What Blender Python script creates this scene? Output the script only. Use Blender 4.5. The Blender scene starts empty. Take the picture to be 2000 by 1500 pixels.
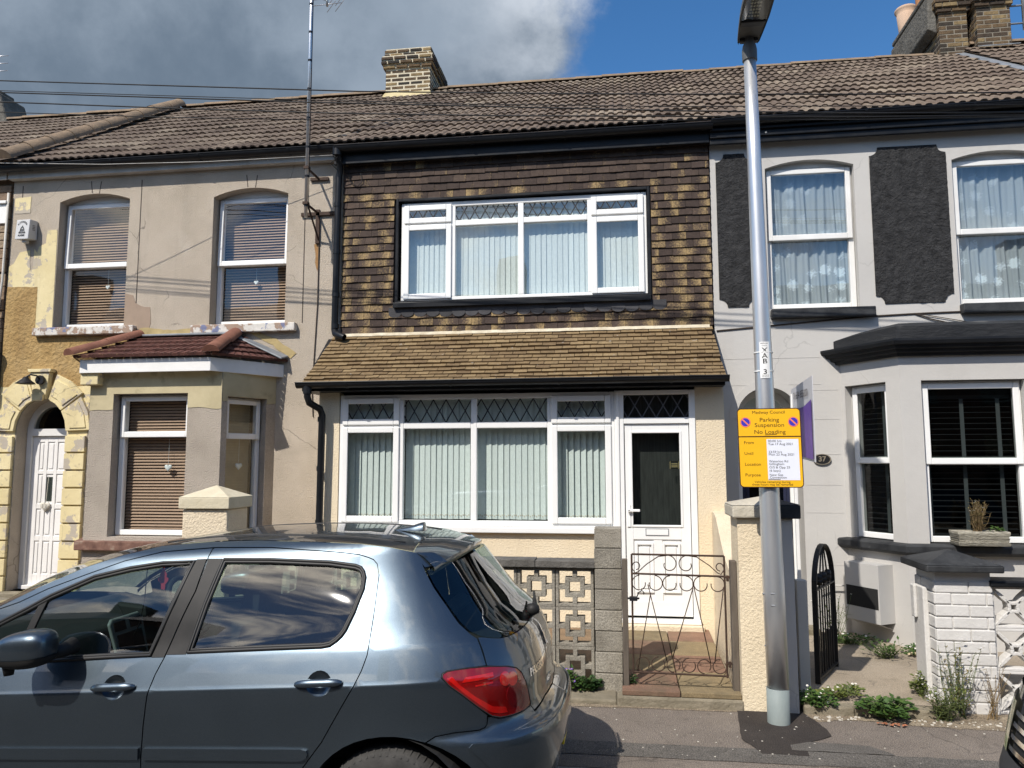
import bpy, bmesh, math, random
from mathutils import Vector, Matrix, noise
from mathutils.geometry import delaunay_2d_cdt

random.seed(7)
sc = bpy.context.scene
COL = sc.collection

# ------------------------------------------------------------------ camera
CAMZ = 1.78
YAW, PITCH, ROLL = math.radians(8.1), math.radians(5.9), math.radians(-0.1)
FPX = 1490.0
def cam_axes():
    f = Vector((-math.sin(YAW) * math.cos(PITCH), math.cos(YAW) * math.cos(PITCH), math.sin(PITCH)))
    r = Vector((math.cos(YAW), math.sin(YAW), 0))
    u = r.cross(f)
    c, s = math.cos(ROLL), math.sin(ROLL)
    return c * r + s * u, -s * r + c * u, f
RR, UU, FF = cam_axes()
cam_d = bpy.data.cameras.new('camera')
cam = bpy.data.objects.new('camera', cam_d); COL.objects.link(cam)
cam_d.sensor_fit = 'HORIZONTAL'; cam_d.sensor_width = 36.0
cam_d.lens = 36.0 * FPX / 2000.0
cam_d.clip_start = 0.05; cam_d.clip_end = 3000
cam.matrix_world = Matrix(((RR.x, UU.x, -FF.x, 0), (RR.y, UU.y, -FF.y, 0), (RR.z, UU.z, -FF.z, CAMZ), (0, 0, 0, 1)))
sc.camera = cam

# ------------------------------------------------------------------ light
SUN = Vector((-0.53, -1.0, 1.22)).normalized()       # direction towards the sun
sun_d = bpy.data.lights.new('sun', 'SUN')
sun_d.energy = 5.0; sun_d.angle = math.radians(0.5); sun_d.color = (1.0, 0.94, 0.86)
sun = bpy.data.objects.new('sun', sun_d); COL.objects.link(sun)
sun.rotation_mode = 'QUATERNION'
sun.rotation_quaternion = (-SUN).to_track_quat('-Z', 'Y')
sc.view_settings.view_transform = 'Standard'; sc.view_settings.look = 'None'
sc.view_settings.exposure = 0.07; sc.view_settings.gamma = 1.0
sc.view_settings.use_curve_mapping = False

W = bpy.data.worlds.new('World'); sc.world = W; W.use_nodes = True
wt = W.node_tree; wn = wt.nodes; wl = wt.links
for n in list(wn): wn.remove(n)
def WN(t, **k):
    n = wn.new(t)
    for a, b in k.items(): setattr(n, a, b)
    return n
def wmath(op, a, b=None, clamp=False):
    n = WN('ShaderNodeMath', operation=op, use_clamp=clamp)
    for i, v in enumerate((a, b)):
        if v is None: continue
        if isinstance(v, (int, float)): n.inputs[i].default_value = v
        else: wl.new(v, n.inputs[i])
    return n.outputs[0]
sky = WN('ShaderNodeTexSky', sky_type='NISHITA', sun_disc=False)
sky.sun_elevation = math.asin(SUN.z)
sky.sun_rotation = math.atan2(SUN.x, SUN.y)
sky.altitude = 50; sky.air_density = 1.0; sky.dust_density = 0.15; sky.ozone_density = 4.0
tc = WN('ShaderNodeTexCoord')
def wdot(vec):
    n = WN('ShaderNodeVectorMath', operation='DOT_PRODUCT')
    wl.new(tc.outputs['Generated'], n.inputs[0]); n.inputs[1].default_value = vec
    return n.outputs['Value']
def wnoise(scale, detail, rough=0.55, dist=0.0, off=(0, 0, 0), squash=(1, 1, 1)):
    m = WN('ShaderNodeMapping'); wl.new(tc.outputs['Generated'], m.inputs['Vector'])
    m.inputs['Location'].default_value = off; m.inputs['Scale'].default_value = squash
    n = WN('ShaderNodeTexNoise'); wl.new(m.outputs[0], n.inputs['Vector'])
    n.inputs['Scale'].default_value = scale; n.inputs['Detail'].default_value = detail
    n.inputs['Roughness'].default_value = rough; n.inputs['Distortion'].default_value = dist
    return n.outputs['Fac']
def wmap(v, a, b, c=0.0, d=1.0):
    n = WN('ShaderNodeMapRange', interpolation_type='SMOOTHSTEP'); wl.new(v, n.inputs['Value'])
    for k, x in zip(('From Min', 'From Max', 'To Min', 'To Max'), (a, b, c, d)): n.inputs[k].default_value = x
    return n.outputs['Result']
# a bank of grey cloud over the roofs on one side of a slanting edge, in world directions
EDGE = Vector((-0.9434, -0.1985, 0.2656))            # normal of the plane through the bank's edge
n_big = wnoise(4.2, 7, 0.58, 0.15)
n_mid = wnoise(11.0, 6, 0.6, 0.1, (3, 1, 0))
edge = wmath('ADD', wdot(EDGE), wmath('MULTIPLY', wmath('SUBTRACT', n_mid, 0.5), 0.20))
bank = wmath('MULTIPLY', wmap(edge, -0.035, 0.05), wmap(wdot((0, 1, 0)), 0.05, 0.35))
# broken brighter cloud in the rest of the sky (seen in the windows), clear over the street ahead
rest = wmath('MULTIPLY', wmap(n_big, 0.46, 0.66), wmap(wdot((0, -1, 0)), 0.0, 0.4))
cover = wmath('MAXIMUM', bank, rest)
lum = wmap(wmath('ADD', wmath('MULTIPLY', n_big, 0.75), wmath('MULTIPLY', n_mid, 0.25)), 0.36, 0.66)
rim = wmap(edge, 0.20, 0.0)
ramp = WN('ShaderNodeValToRGB'); wl.new(lum, ramp.inputs['Fac'])
ramp.color_ramp.elements[0].color = (1.25, 1.68, 2.25, 1); ramp.color_ramp.elements[1].color = (2.5, 3.05, 3.75, 1)
rimc = WN('ShaderNodeMixRGB', blend_type='MIX'); wl.new(wmath('MULTIPLY', rim, wmath('MULTIPLY', lum, 0.85)), rimc.inputs['Fac'])
wl.new(ramp.outputs[0], rimc.inputs['Color1']); rimc.inputs['Color2'].default_value = (6.8, 7.2, 7.8, 1)
glow = wmath('POWER', wmap(wdot(tuple(SUN)), 0.72, 1.0), 1.7)
gl = WN('ShaderNodeMixRGB', blend_type='MIX'); wl.new(glow, gl.inputs['Fac'])
wl.new(rimc.outputs[0], gl.inputs['Color1']); gl.inputs['Color2'].default_value = (42, 38, 32, 1)
skc = WN('ShaderNodeHueSaturation'); wl.new(sky.outputs[0], skc.inputs['Color']); skc.inputs['Saturation'].default_value = 1.22; skc.inputs['Value'].default_value = 1.18
mix = WN('ShaderNodeMixRGB', blend_type='MIX'); wl.new(cover, mix.inputs['Fac'])
wl.new(skc.outputs[0], mix.inputs['Color1']); wl.new(gl.outputs[0], mix.inputs['Color2'])
bg = WN('ShaderNodeBackground'); wl.new(mix.outputs[0], bg.inputs['Color']); bg.inputs['Strength'].default_value = 0.12
wo = WN('ShaderNodeOutputWorld'); wl.new(bg.outputs[0], wo.inputs['Surface'])

# ------------------------------------------------------------------ helpers
def at(u, v, Y):
    """the point of the plane y = Y seen at photo pixel (u, v)"""
    d = RR * (u - 1000) + UU * (750 - v) + FF * FPX
    return Vector((d.x / d.y * Y, Y, d.z / d.y * Y + CAMZ))
def on_ground(u, v, z=0.0):
    d = RR * (u - 1000) + UU * (750 - v) + FF * FPX
    k = (z - CAMZ) / d.z
    return Vector((d.x * k, d.y * k, z))

class Fr:
    """a flat frame of reference: a along the wall, z up, d out of the wall"""
    def __init__(s, o, d=(1, 0, 0)):
        s.o = Vector(o); s.d = Vector(d).normalized(); s.n = s.d.cross(Vector((0, 0, 1)))
    def p(s, a, z, d=0.0):
        return s.o + s.d * a + Vector((0, 0, z)) + s.n * d

def inside(pt, poly):
    x, y = pt; r = False; n = len(poly)
    for i in range(n):
        x1, y1 = poly[i]; x2, y2 = poly[i - 1]
        if (y1 > y) != (y2 > y) and x < (x2 - x1) * (y - y1) / (y2 - y1) + x1: r = not r
    return r

class MB:
    def __init__(s): s.v = []; s.f = []; s.m = []; s.c = []; s.n = None
    def add(s, vs, fs, m=0, c=0.5):
        b = len(s.v); s.v += [Vector(v) for v in vs]
        for f in fs: s.f.append([i + b for i in f]); s.m.append(m); s.c.append(c)
    def hexa(s, p, m=0, c=0.5):
        s.add(p, [(0, 1, 2, 3), (7, 6, 5, 4), (0, 4, 5, 1), (1, 5, 6, 2), (2, 6, 7, 3), (3, 7, 4, 0)], m, c)
    def box(s, x0, x1, y0, y1, z0, z1, m=0, c=0.5):
        s.hexa([(x0, y0, z0), (x0, y1, z0), (x1, y1, z0), (x1, y0, z0), (x0, y0, z1), (x0, y1, z1), (x1, y1, z1), (x1, y0, z1)], m, c)
    def fbox(s, F, a0, a1, z0, z1, d0, d1, m=0, c=0.5):
        s.hexa([F.p(a, z, d) for z in (z0, z1) for a, d in ((a0, d0), (a1, d0), (a1, d1), (a0, d1))], m, c)
    def quad(s, a, b, c_, d, m=0, c=0.5): s.add([a, b, c_, d], [(0, 1, 2, 3)], m, c)
    def extr(s, pts, d, m=0, c=0.5, caps=True):
        n = len(pts); d = Vector(d); P = [Vector(p) for p in pts]
        fs = [(i, (i + 1) % n, n + (i + 1) % n, n + i) for i in range(n)]
        if caps: fs += [tuple(range(n))[::-1], tuple(range(n, 2 * n))]
        s.add(P + [p + d for p in P], fs, m, c)
    def tube(s, pts, r, n=8, m=0, c=0.5, cap=True):
        P = [Vector(p) for p in pts]; R = r if isinstance(r, (list, tuple)) else [r] * len(P)
        vs = []; up = None
        for i, p in enumerate(P):
            t = (P[min(i + 1, len(P) - 1)] - P[max(i - 1, 0)]).normalized()
            if up is None: up = Vector((0, 0, 1)) if abs(t.z) < .9 else Vector((1, 0, 0))
            a = t.cross(up).normalized(); b = a.cross(t); up = b
            vs += [p + (a * math.cos(2 * math.pi * k / n) + b * math.sin(2 * math.pi * k / n)) * R[i] for k in range(n)]
        fs = []
        for i in range(len(P) - 1):
            for k in range(n):
                k2 = (k + 1) % n; fs.append((i * n + k, i * n + k2, (i + 1) * n + k2, (i + 1) * n + k))
        if cap: fs += [tuple(range(n))[::-1], tuple(range((len(P) - 1) * n, len(P) * n))]
        s.add(vs, fs, m, c)
    def lathe(s, prof, o=(0, 0, 0), n=24, m=0, axis='z', c=0.5):
        o = Vector(o); vs = []
        for r, h in prof:
            for k in range(n):
                a = 2 * math.pi * k / n
                q = Vector((r * math.cos(a), r * math.sin(a), h))
                if axis == 'y': q = Vector((q.x, q.z, q.y))
                if axis == 'x': q = Vector((q.z, q.x, q.y))
                vs.append(o + q)
        fs = []
        for i in range(len(prof) - 1):
            for k in range(n):
                k2 = (k + 1) % n; fs.append((i * n + k, i * n + k2, (i + 1) * n + k2, (i + 1) * n + k))
        s.add(vs, fs, m, c)
    def grid(s, fn, nu, nv, m=0, c=0.5):
        vs = [fn(i / nu, j / nv) for j in range(nv + 1) for i in range(nu + 1)]
        fs = [(j * (nu + 1) + i, j * (nu + 1) + i + 1, (j + 1) * (nu + 1) + i + 1, (j + 1) * (nu + 1) + i) for j in range(nv) for i in range(nu)]
        s.add(vs, fs, m, c)
    def sheet(s, outline, holes=(), fn=None, m=0, c=0.5, step=None, nrm=None, lip=0.0, inner=None, flip=False):
        """a flat (or mapped) sheet with holes; lip folds its border back by that much along -nrm"""
        loops = [list(outline)] + [list(h) for h in holes]
        pts = []; ed = []
        for L in loops:
            if step:
                L2 = []
                for i, p in enumerate(L):
                    q = L[(i + 1) % len(L)]; k = max(1, int(math.hypot(q[0] - p[0], q[1] - p[1]) / step))
                    L2 += [(p[0] + (q[0] - p[0]) * j / k, p[1] + (q[1] - p[1]) * j / k) for j in range(k)]
                L = L2
            b = len(pts); pts += L; ed += [(b + i, b + (i + 1) % len(L)) for i in range(len(L))]
        nb = len(pts)
        if inner:
            for (x, z) in inner:
                if inside((x, z), outline) and not any(inside((x, z), h) for h in holes):
                    if min((x - p[0]) ** 2 + (z - p[1]) ** 2 for p in pts[:nb]) > .0055 ** 2: pts.append((x, z))
        elif step:
            xs = [p[0] for p in outline]; zs = [p[1] for p in outline]
            x = min(xs) + step * .5; row = 0
            while x < max(xs):
                z = min(zs) + step * (.5 if row % 2 else .25)
                while z < max(zs):
                    if inside((x, z), outline) and not any(inside((x, z), h) for h in holes):
                        if min((x - p[0]) ** 2 + (z - p[1]) ** 2 for p in pts[:nb]) > (step * .45) ** 2: pts.append((x, z))
                    z += step
                x += step; row += 1
        r = delaunay_2d_cdt([Vector(p) for p in pts], ed, [], 0, 1e-6)
        fs = []
        for f in r[2]:
            cx = sum(r[0][i][0] for i in f) / len(f); cz = sum(r[0][i][1] for i in f) / len(f)
            if inside((cx, cz), outline) and not any(inside((cx, cz), h) for h in holes): fs.append(tuple(f)[::-1] if flip else tuple(f))
        fn = fn or (lambda x, z: Vector((x, 0, z)))
        used = sorted({i for f in fs for i in f}); mp = {o: k for k, o in enumerate(used)}; kept = [r[0][i] for i in used]
        vs = [fn(p[0], p[1]) for p in kept]; fs = [tuple(mp[i] for i in f) for f in fs]
        b = len(s.v)
        s.add(vs, fs, m, c)
        if nrm is not None:
            if s.n is None: s.n = {}
            for i, p in enumerate(kept): s.n[b + i] = nrm(p[0], p[1])
            if lip:
                for e in ed:
                    a, d = pts[e[0]], pts[e[1]]
                    A, D = fn(*a), fn(*d); na, nd = nrm(*a), nrm(*d)
                    s.add([A, D, D - nd * lip, A - na * lip], [(0, 1, 2, 3)], m, c)
    def reveal(s, poly, fn, d, m=0, c=0.5):
        n = len(poly)
        for i in range(n):
            a, b = fn(*poly[i]), fn(*poly[(i + 1) % n])
            s.add([a, b, b + Vector(d), a + Vector(d)], [(0, 1, 2, 3)], m, c)
    def build(s, name, mats, parent=None, smooth=False, bevel=0, auto=None, kind=None, loc=None, recalc=True):
        me = bpy.data.meshes.new(name)
        org = Vector(loc) if loc is not None else (ORG.get(parent.name, Vector((0, 0, 0))) if parent else Vector((0, 0, 0)))
        me.from_pydata([v - org for v in s.v], [], s.f); me.update()
        if not isinstance(mats, (list, tuple)): mats = [mats]
        for m in mats: me.materials.append(m)
        me.polygons.foreach_set('material_index', s.m)
        at_ = me.attributes.new('rnd', 'FLOAT', 'FACE'); at_.data.foreach_set('value', s.c)
        if recalc and s.n is None:
            bm = bmesh.new(); bm.from_mesh(me); bmesh.ops.recalc_face_normals(bm, faces=bm.faces); bm.to_mesh(me); bm.free()
        if smooth or s.n is not None: me.polygons.foreach_set('use_smooth', [True] * len(me.polygons))
        if auto is not None:
            me.polygons.foreach_set('use_smooth', [True] * len(me.polygons))
            me.set_sharp_from_angle(angle=math.radians(auto))
        if s.n is not None:
            nn = []
            me.update()
            for i, v in enumerate(me.vertices):
                q = s.n.get(i); nn.append(tuple(q) if q is not None else (0, 0, 0))
            me.normals_split_custom_set_from_vertices(nn)
        o = bpy.data.objects.new(name, me); COL.objects.link(o)
        ORG[o.name] = org
        if parent: o.parent = parent
        else: o.location = org
        if bevel:
            b = o.modifiers.new('bevel', 'BEVEL'); b.width = bevel; b.segments = 2; b.limit_method = 'ANGLE'; b.angle_limit = math.radians(40)
        if kind: o['kind'] = kind
        return o
ORG = {}
def thing(name, label, cat, loc, group=None):
    o = bpy.data.objects.new(name, None); COL.objects.link(o)
    o.empty_display_size = .1
    o.location = loc; ORG[o.name] = Vector(loc); tag(o, label, cat, group); return o
def tag(o, label, cat, group=None, kind=None):
    o['label'] = label; o['category'] = cat
    if group: o['group'] = group
    if kind: o['kind'] = kind
    return o
def ragged(poly, amp, step=0.06, seed=0.0, keep=()):
    out = []
    for i, p in enumerate(poly):
        q = poly[(i + 1) % len(poly)]; L = math.hypot(q[0] - p[0], q[1] - p[1])
        if i in keep: out.append(p); continue
        k = max(1, int(L / step))
        for j in range(k):
            x = p[0] + (q[0] - p[0]) * j / k; z = p[1] + (q[1] - p[1]) * j / k
            a = noise.noise(Vector((x * 9, z * 9, seed))) + .6 * noise.noise(Vector((x * 26, z * 26, seed + 5)))
            b = noise.noise(Vector((x * 9, z * 9, seed + 9))) + .6 * noise.noise(Vector((x * 26, z * 26, seed + 14)))
            out.append((x + a * amp, z + b * amp))
    return out
def arch(x0, x1, zs, zt, n=14):
    """points of an arch from (x1,zs) over to (x0,zs)"""
    w = (x1 - x0) / 2; h = zt - zs; cx = (x0 + x1) / 2
    if h >= w * .98:
        return [(cx + w * math.cos(math.pi * i / n), zs + h * math.sin(math.pi * i / n)) for i in range(n + 1)]
    R = (w * w + h * h) / (2 * h); a = math.asin(w / R)
    return [(cx + R * math.sin(a - 2 * a * i / n), zs + h - R + R * math.cos(a - 2 * a * i / n)) for i in range(n + 1)]
def text_shape(body, size, align='CENTER', spacing=1.0, bold=0.0):
    """2-D outline of a line of lettering, filled, as (verts, faces)"""
    cu = bpy.data.curves.new('lettering', 'FONT'); cu.body = body; cu.size = size; cu.align_x = align; cu.align_y = 'CENTER'
    cu.space_character = spacing; cu.offset = bold; cu.resolution_u = 3
    o = bpy.data.objects.new('lettering', cu); COL.objects.link(o)
    me = bpy.data.meshes.new_from_object(o.evaluated_get(bpy.context.evaluated_depsgraph_get()))
    vs = [v.co.copy() for v in me.vertices]; fs = [tuple(p.vertices) for p in me.polygons]
    bpy.data.objects.remove(o); bpy.data.curves.remove(cu); bpy.data.meshes.remove(me)
    return vs, fs
def put_text(mb, body, size, fn, align='CENTER', m=0, spacing=1.0, bold=0.0, sx=1.0):
    vs, fs = text_shape(body, size, align, spacing, bold)
    mb.add([fn(v.x * sx, v.y) for v in vs], fs, m)

# ------------------------------------------------------------------ materials
def newmat(name):
    m = bpy.data.materials.new(name); m.use_nodes = True
    nt = m.node_tree
    for n in list(nt.nodes): nt.nodes.remove(n)
    out = nt.nodes.new('ShaderNodeOutputMaterial')
    return m, nt, out
def N(nt, t, ins=None, **k):
    n = nt.nodes.new(t)
    for a, b in k.items(): setattr(n, a, b)
    for a, b in (ins or {}).items():
        if hasattr(b, 'is_output') or hasattr(b, 'node'): nt.links.new(b, n.inputs[a])
        else: n.inputs[a].default_value = b
    return n
def rgba(c): return (c[0], c[1], c[2], 1)
def ramp_node(nt, fac, stops, interp='LINEAR'):
    r = nt.nodes.new('ShaderNodeValToRGB'); r.color_ramp.interpolation = interp
    e = r.color_ramp.elements
    while len(e) < len(stops): e.new(.5)
    for i, (p, c) in enumerate(stops): e[i].position = p; e[i].color = rgba(c)
    nt.links.new(fac, r.inputs['Fac']); return r.outputs[0]
def mat(name, cols, scale=4.0, detail=6, rough=.8, bump=None, bump2=None, metallic=0, coat=0, rnd=None, rnd_mul=0.0, spots=(), stretch=(1, 1, 1), spec=.35, fine=0.0, rough_var=0.0, trans=0, coat_rough=.03, streak=None, crack=None):
    """cols: colour stops over a soft noise; rnd: colour stops over each face's own random value;
    spots: list of (colour, scale, lo, hi, strength); bump: (scale, strength, distance)"""
    m, nt, out = newmat(name)
    tcn = N(nt, 'ShaderNodeTexCoord'); vec = tcn.outputs['Object']
    if stretch != (1, 1, 1):
        vec = N(nt, 'ShaderNodeMapping', {'Vector': vec, 'Scale': stretch}).outputs[0]
    p = N(nt, 'ShaderNodeBsdfPrincipled', {'Roughness': rough, 'Metallic': metallic, 'Coat Weight': coat, 'Coat Roughness': coat_rough, 'Specular IOR Level': spec, 'Transmission Weight': trans})
    nz = N(nt, 'ShaderNodeTexNoise', {'Vector': vec, 'Scale': scale, 'Detail': detail, 'Roughness': .6}).outputs['Fac']
    col = ramp_node(nt, nz, cols)
    if rnd or rnd_mul:
        a = N(nt, 'ShaderNodeAttribute', attribute_name='rnd').outputs['Fac']
        if rnd:
            rc = ramp_node(nt, a, rnd)
            col = N(nt, 'ShaderNodeMixRGB', {'Fac': 1.0, 'Color1': rc, 'Color2': col}, blend_type='MULTIPLY').outputs[0]
        if rnd_mul:
            v = N(nt, 'ShaderNodeMapRange', {'Value': a, 'To Min': 1 - rnd_mul, 'To Max': 1 + rnd_mul}).outputs[0]
            col = N(nt, 'ShaderNodeMixRGB', {'Fac': 1.0, 'Color1': col, 'Color2': v}, blend_type='MULTIPLY').outputs[0]
    if fine:
        fz = N(nt, 'ShaderNodeTexNoise', {'Vector': vec, 'Scale': 160.0, 'Detail': 3}).outputs['Fac']
        v = N(nt, 'ShaderNodeMapRange', {'Value': fz, 'From Min': .3, 'From Max': .7, 'To Min': 1 - fine, 'To Max': 1 + fine}).outputs[0]
        col = N(nt, 'ShaderNodeMixRGB', {'Fac': 1.0, 'Color1': col, 'Color2': v}, blend_type='MULTIPLY').outputs[0]
    for i, (c, s, lo, hi, st) in enumerate(spots):
        off = N(nt, 'ShaderNodeMapping', {'Vector': vec, 'Location': (i * 7.3, i * 3.1, i * 1.7)}).outputs[0]
        z = N(nt, 'ShaderNodeTexNoise', {'Vector': off, 'Scale': s, 'Detail': 8, 'Roughness': .65}).outputs['Fac']
        k = N(nt, 'ShaderNodeMapRange', {'Value': z, 'From Min': lo, 'From Max': hi, 'To Max': st}).outputs[0]
        col = N(nt, 'ShaderNodeMixRGB', {'Fac': k, 'Color1': col, 'Color2': rgba(c)}, blend_type='MIX').outputs[0]
    if streak:
        c, s, lo, hi, st = streak
        off = N(nt, 'ShaderNodeMapping', {'Vector': vec, 'Scale': (1, 1, .09)}).outputs[0]
        z = N(nt, 'ShaderNodeTexNoise', {'Vector': off, 'Scale': s, 'Detail': 6, 'Roughness': .6}).outputs['Fac']
        k = N(nt, 'ShaderNodeMapRange', {'Value': z, 'From Min': lo, 'From Max': hi, 'To Max': st}).outputs[0]
        col = N(nt, 'ShaderNodeMixRGB', {'Fac': k, 'Color1': col, 'Color2': rgba(c)}, blend_type='MIX').outputs[0]
    if crack:
        s, w, st = crack
        z = N(nt, 'ShaderNodeTexNoise', {'Vector': vec, 'Scale': 5.0, 'Detail': 5}).outputs['Color']
        v = N(nt, 'ShaderNodeMixRGB', {'Fac': .16, 'Color1': vec, 'Color2': z}, blend_type='ADD').outputs[0]
        d = N(nt, 'ShaderNodeTexVoronoi', {'Vector': v, 'Scale': s}, feature='DISTANCE_TO_EDGE').outputs['Distance']
        a = N(nt, 'ShaderNodeMapRange', {'Value': d, 'From Min': w, 'From Max': 0.0, 'To Max': st}).outputs[0]
        b = N(nt, 'ShaderNodeMapRange', {'Value': N(nt, 'ShaderNodeTexNoise', {'Vector': vec, 'Scale': 1.3, 'Detail': 2}).outputs['Fac'], 'From Min': .5, 'From Max': .58}).outputs[0]
        k = N(nt, 'ShaderNodeMath', {0: a, 1: b}, operation='MULTIPLY').outputs[0]
        col = N(nt, 'ShaderNodeMixRGB', {'Fac': k, 'Color1': col, 'Color2': (.05, .045, .04, 1)}, blend_type='MIX').outputs[0]
    nt.links.new(col, p.inputs['Base Color'])
    if rough_var:
        v = N(nt, 'ShaderNodeMapRange', {'Value': nz, 'From Min': .3, 'From Max': .7, 'To Min': max(0, rough - rough_var), 'To Max': rough + rough_var}).outputs[0]
        nt.links.new(v, p.inputs['Roughness'])
    prev = None
    for b in (bump, bump2):
        if not b: continue
        bz = N(nt, 'ShaderNodeTexNoise', {'Vector': vec, 'Scale': b[0], 'Detail': 4, 'Roughness': .6}).outputs['Fac']
        bn = N(nt, 'ShaderNodeBump', {'Height': bz, 'Strength': b[1], 'Distance': b[2]})
        if prev: nt.links.new(prev, bn.inputs['Normal'])
        prev = bn.outputs[0]
    if prev: nt.links.new(prev, p.inputs['Normal'])
    nt.links.new(p.outputs[0], out.inputs['Surface'])
    return m
def flat(c, d=.08):
    return [(.3, tuple(x * (1 - d) for x in c)), (.7, tuple(min(1, x * (1 + d)) for x in c))]
def glass(name, tint=(.9, .93, .93), refl=1.0, rough=.015, base=.05, wavy=True):
    m, nt, out = newmat(name)
    t = N(nt, 'ShaderNodeBsdfTransparent', {'Color': rgba(tint)})
    z = N(nt, 'ShaderNodeTexNoise', {'Vector': N(nt, 'ShaderNodeTexCoord').outputs['Object'], 'Scale': 1.6, 'Detail': 1}).outputs['Fac']
    bn = N(nt, 'ShaderNodeBump', {'Height': z, 'Strength': .06, 'Distance': .05}).outputs[0]
    g = N(nt, 'ShaderNodeBsdfGlossy', {'Roughness': rough, 'Color': (1, 1, 1, 1)})
    if wavy: nt.links.new(bn, g.inputs['Normal'])
    f = N(nt, 'ShaderNodeLayerWeight', {'Blend': .5}).outputs['Facing']
    k = N(nt, 'ShaderNodeMath', {0: f, 1: 5.0}, operation='POWER').outputs[0]
    k = N(nt, 'ShaderNodeMath', {0: k, 1: .85, 2: base * refl}, operation='MULTIPLY_ADD', use_clamp=True).outputs[0]
    mx = N(nt, 'ShaderNodeMixShader', {0: k, 1: t.outputs[0], 2: g.outputs[0]})
    nt.links.new(mx.outputs[0], out.inputs['Surface']); return m

M = {}
M['upvc'] = mat('white_upvc', flat((.80, .80, .78), .03), 3, rough=.35, spec=.5)
M['upvc_old'] = mat('weathered_white_upvc', [(.3, (.66, .65, .62)), (.7, (.79, .79, .77))], 2.5, rough=.4, spec=.5)
M['white_paint'] = mat('white_paint', flat((.78, .77, .74), .05), 5, rough=.55, bump=(40, .1, .003))
M['glass'] = glass('window_glass', base=.085)
M['glass_sky'] = glass('clear_window_glass', (.93, .95, .96), 1.25, base=.11)
M['glass_dark'] = glass('dark_window_glass', (.5, .53, .52), 0.8, base=.05)
M['glass_car'] = glass('tinted_car_glass', (.50, .60, .57), 1.0, .02, base=.075, wavy=False)
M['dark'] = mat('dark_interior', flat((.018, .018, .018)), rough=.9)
M['black_plastic'] = mat('black_plastic', flat((.010, .011, .013)), 6, rough=.36, spec=.3, rough_var=.06)
M['black_paint'] = mat('black_gloss_paint', [(.3, (.008, .009, .011)), (.7, (.016, .017, .019))], 5, rough=.42, spec=.2, bump=(25, .12, .004), rough_var=.12)
M['black_sill'] = mat('weathered_black_masonry_paint', [(.35, (.014, .015, .017)), (.62, (.04, .042, .044))], 6, rough=.6, bump=(60, .35, .006), spots=[((.12, .12, .12), 9, .62, .8, .6)])
M['iron'] = mat('black_wrought_iron', flat((.012, .012, .013)), 20, rough=.5, bump=(60, .3, .002))
M['rusty_iron'] = mat('rusty_brown_iron', [(.3, (.030, .018, .013)), (.7, (.075, .042, .026))], 40, rough=.75, bump=(90, .4, .002))
M['lead'] = mat('lead_flashing', [(.3, (.15, .165, .18)), (.7, (.27, .285, .30))], 7, rough=.55, metallic=.2, bump=(12, .3, .01))
# ------------------------------------------------------------------ wall and roof materials
M['pebble'] = mat('beige_pebbledash', [(.25, (.41, .350, .275)), (.5, (.50, .430, .343)), (.75, (.57, .495, .405))], 1.3, rough=.95, streak=((.30, .26, .21), 3.0, .52, .78, .55), crack=(1.1, .006, .6), bump=(95, 1.0, .014), bump2=(230, .8, .006), fine=.22, spots=[((.29, .245, .19), 1.4, .54, .76, .55), ((.62, .57, .49), 3, .60, .8, .4), ((.24, .20, .16), 9, .66, .76, .5)])
M['pebble_rough'] = mat('coarse_grey_roughcast', [(.3, (.38, .33, .27)), (.7, (.52, .455, .38))], 2, rough=.95, bump=(75, 1.0, .020), bump2=(180, .7, .008), fine=.35)
M['cream_old'] = mat('flaking_cream_masonry_paint', [(.3, (.60, .50, .27)), (.6, (.70, .60, .35)), (.8, (.74, .66, .44))], 2.2, rough=.85, crack=(2.2, .012, .7), streak=((.42, .34, .19), 5.0, .54, .78, .5), bump=(26, .4, .01), spots=[((.40, .355, .30), 4.2, .555, .575, .92), ((.44, .37, .24), 14, .60, .66, .7), ((.34, .28, .15), 1.5, .56, .8, .5)])
M['cream_lintel'] = mat('stained_olive_cream_render', [(.3, (.40, .34, .205)), (.7, (.53, .46, .29))], 2.5, rough=.9, bump=(20, .3, .008), spots=[((.22, .19, .115), 4, .54, .68, .65)])
M['ochre'] = mat('bare_ochre_sand_render', [(.25, (.28, .175, .065)), (.5, (.37, .245, .10)), (.75, (.44, .31, .145))], 3.5, rough=.95, streak=((.24, .17, .09), 4.0, .55, .8, .5), bump=(22, .9, .03), bump2=(90, .5, .01), spots=[((.24, .19, .12), 3, .58, .75, .5), ((.52, .42, .24), 12, .66, .72, .5)])
M['brown_patch'] = mat('smooth_brown_render_patch', flat((.31, .235, .175), .1), 6, rough=.9, bump=(50, .3, .006))
M['olive_patch'] = mat('ochre_mortar_smear', flat((.40, .31, .15), .15), 7, rough=.9, bump=(30, .5, .01))
M['cream'] = mat('pale_cream_textured_render', [(.3, (.70, .585, .41)), (.7, (.77, .665, .485))], 1.2, rough=.9, streak=((.52, .42, .28), 4.0, .56, .80, .4), bump=(60, .8, .012), bump2=(150, .5, .005), spots=[((.58, .48, .32), 1.7, .62, .8, .3)])
M['cream_dirty'] = mat('cream_render_weathered', [(.3, (.60, .50, .36)), (.7, (.74, .64, .475))], 2.2, rough=.9, bump=(55, .9, .014), spots=[((.30, .25, .17), 2.6, .62, .76, .6), ((.22, .19, .13), 6, .68, .76, .5)])
M['grey'] = mat('light_grey_masonry_paint', [(.3, (.46, .445, .42)), (.7, (.52, .505, .475))], 1.1, rough=.8, crack=(.9, .005, .22), streak=((.40, .375, .34), 4.0, .55, .80, .4), bump=(18, .25, .008), bump2=(70, .2, .004), spots=[((.44, .41, .37), 2.2, .62, .8, .35)])
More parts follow.
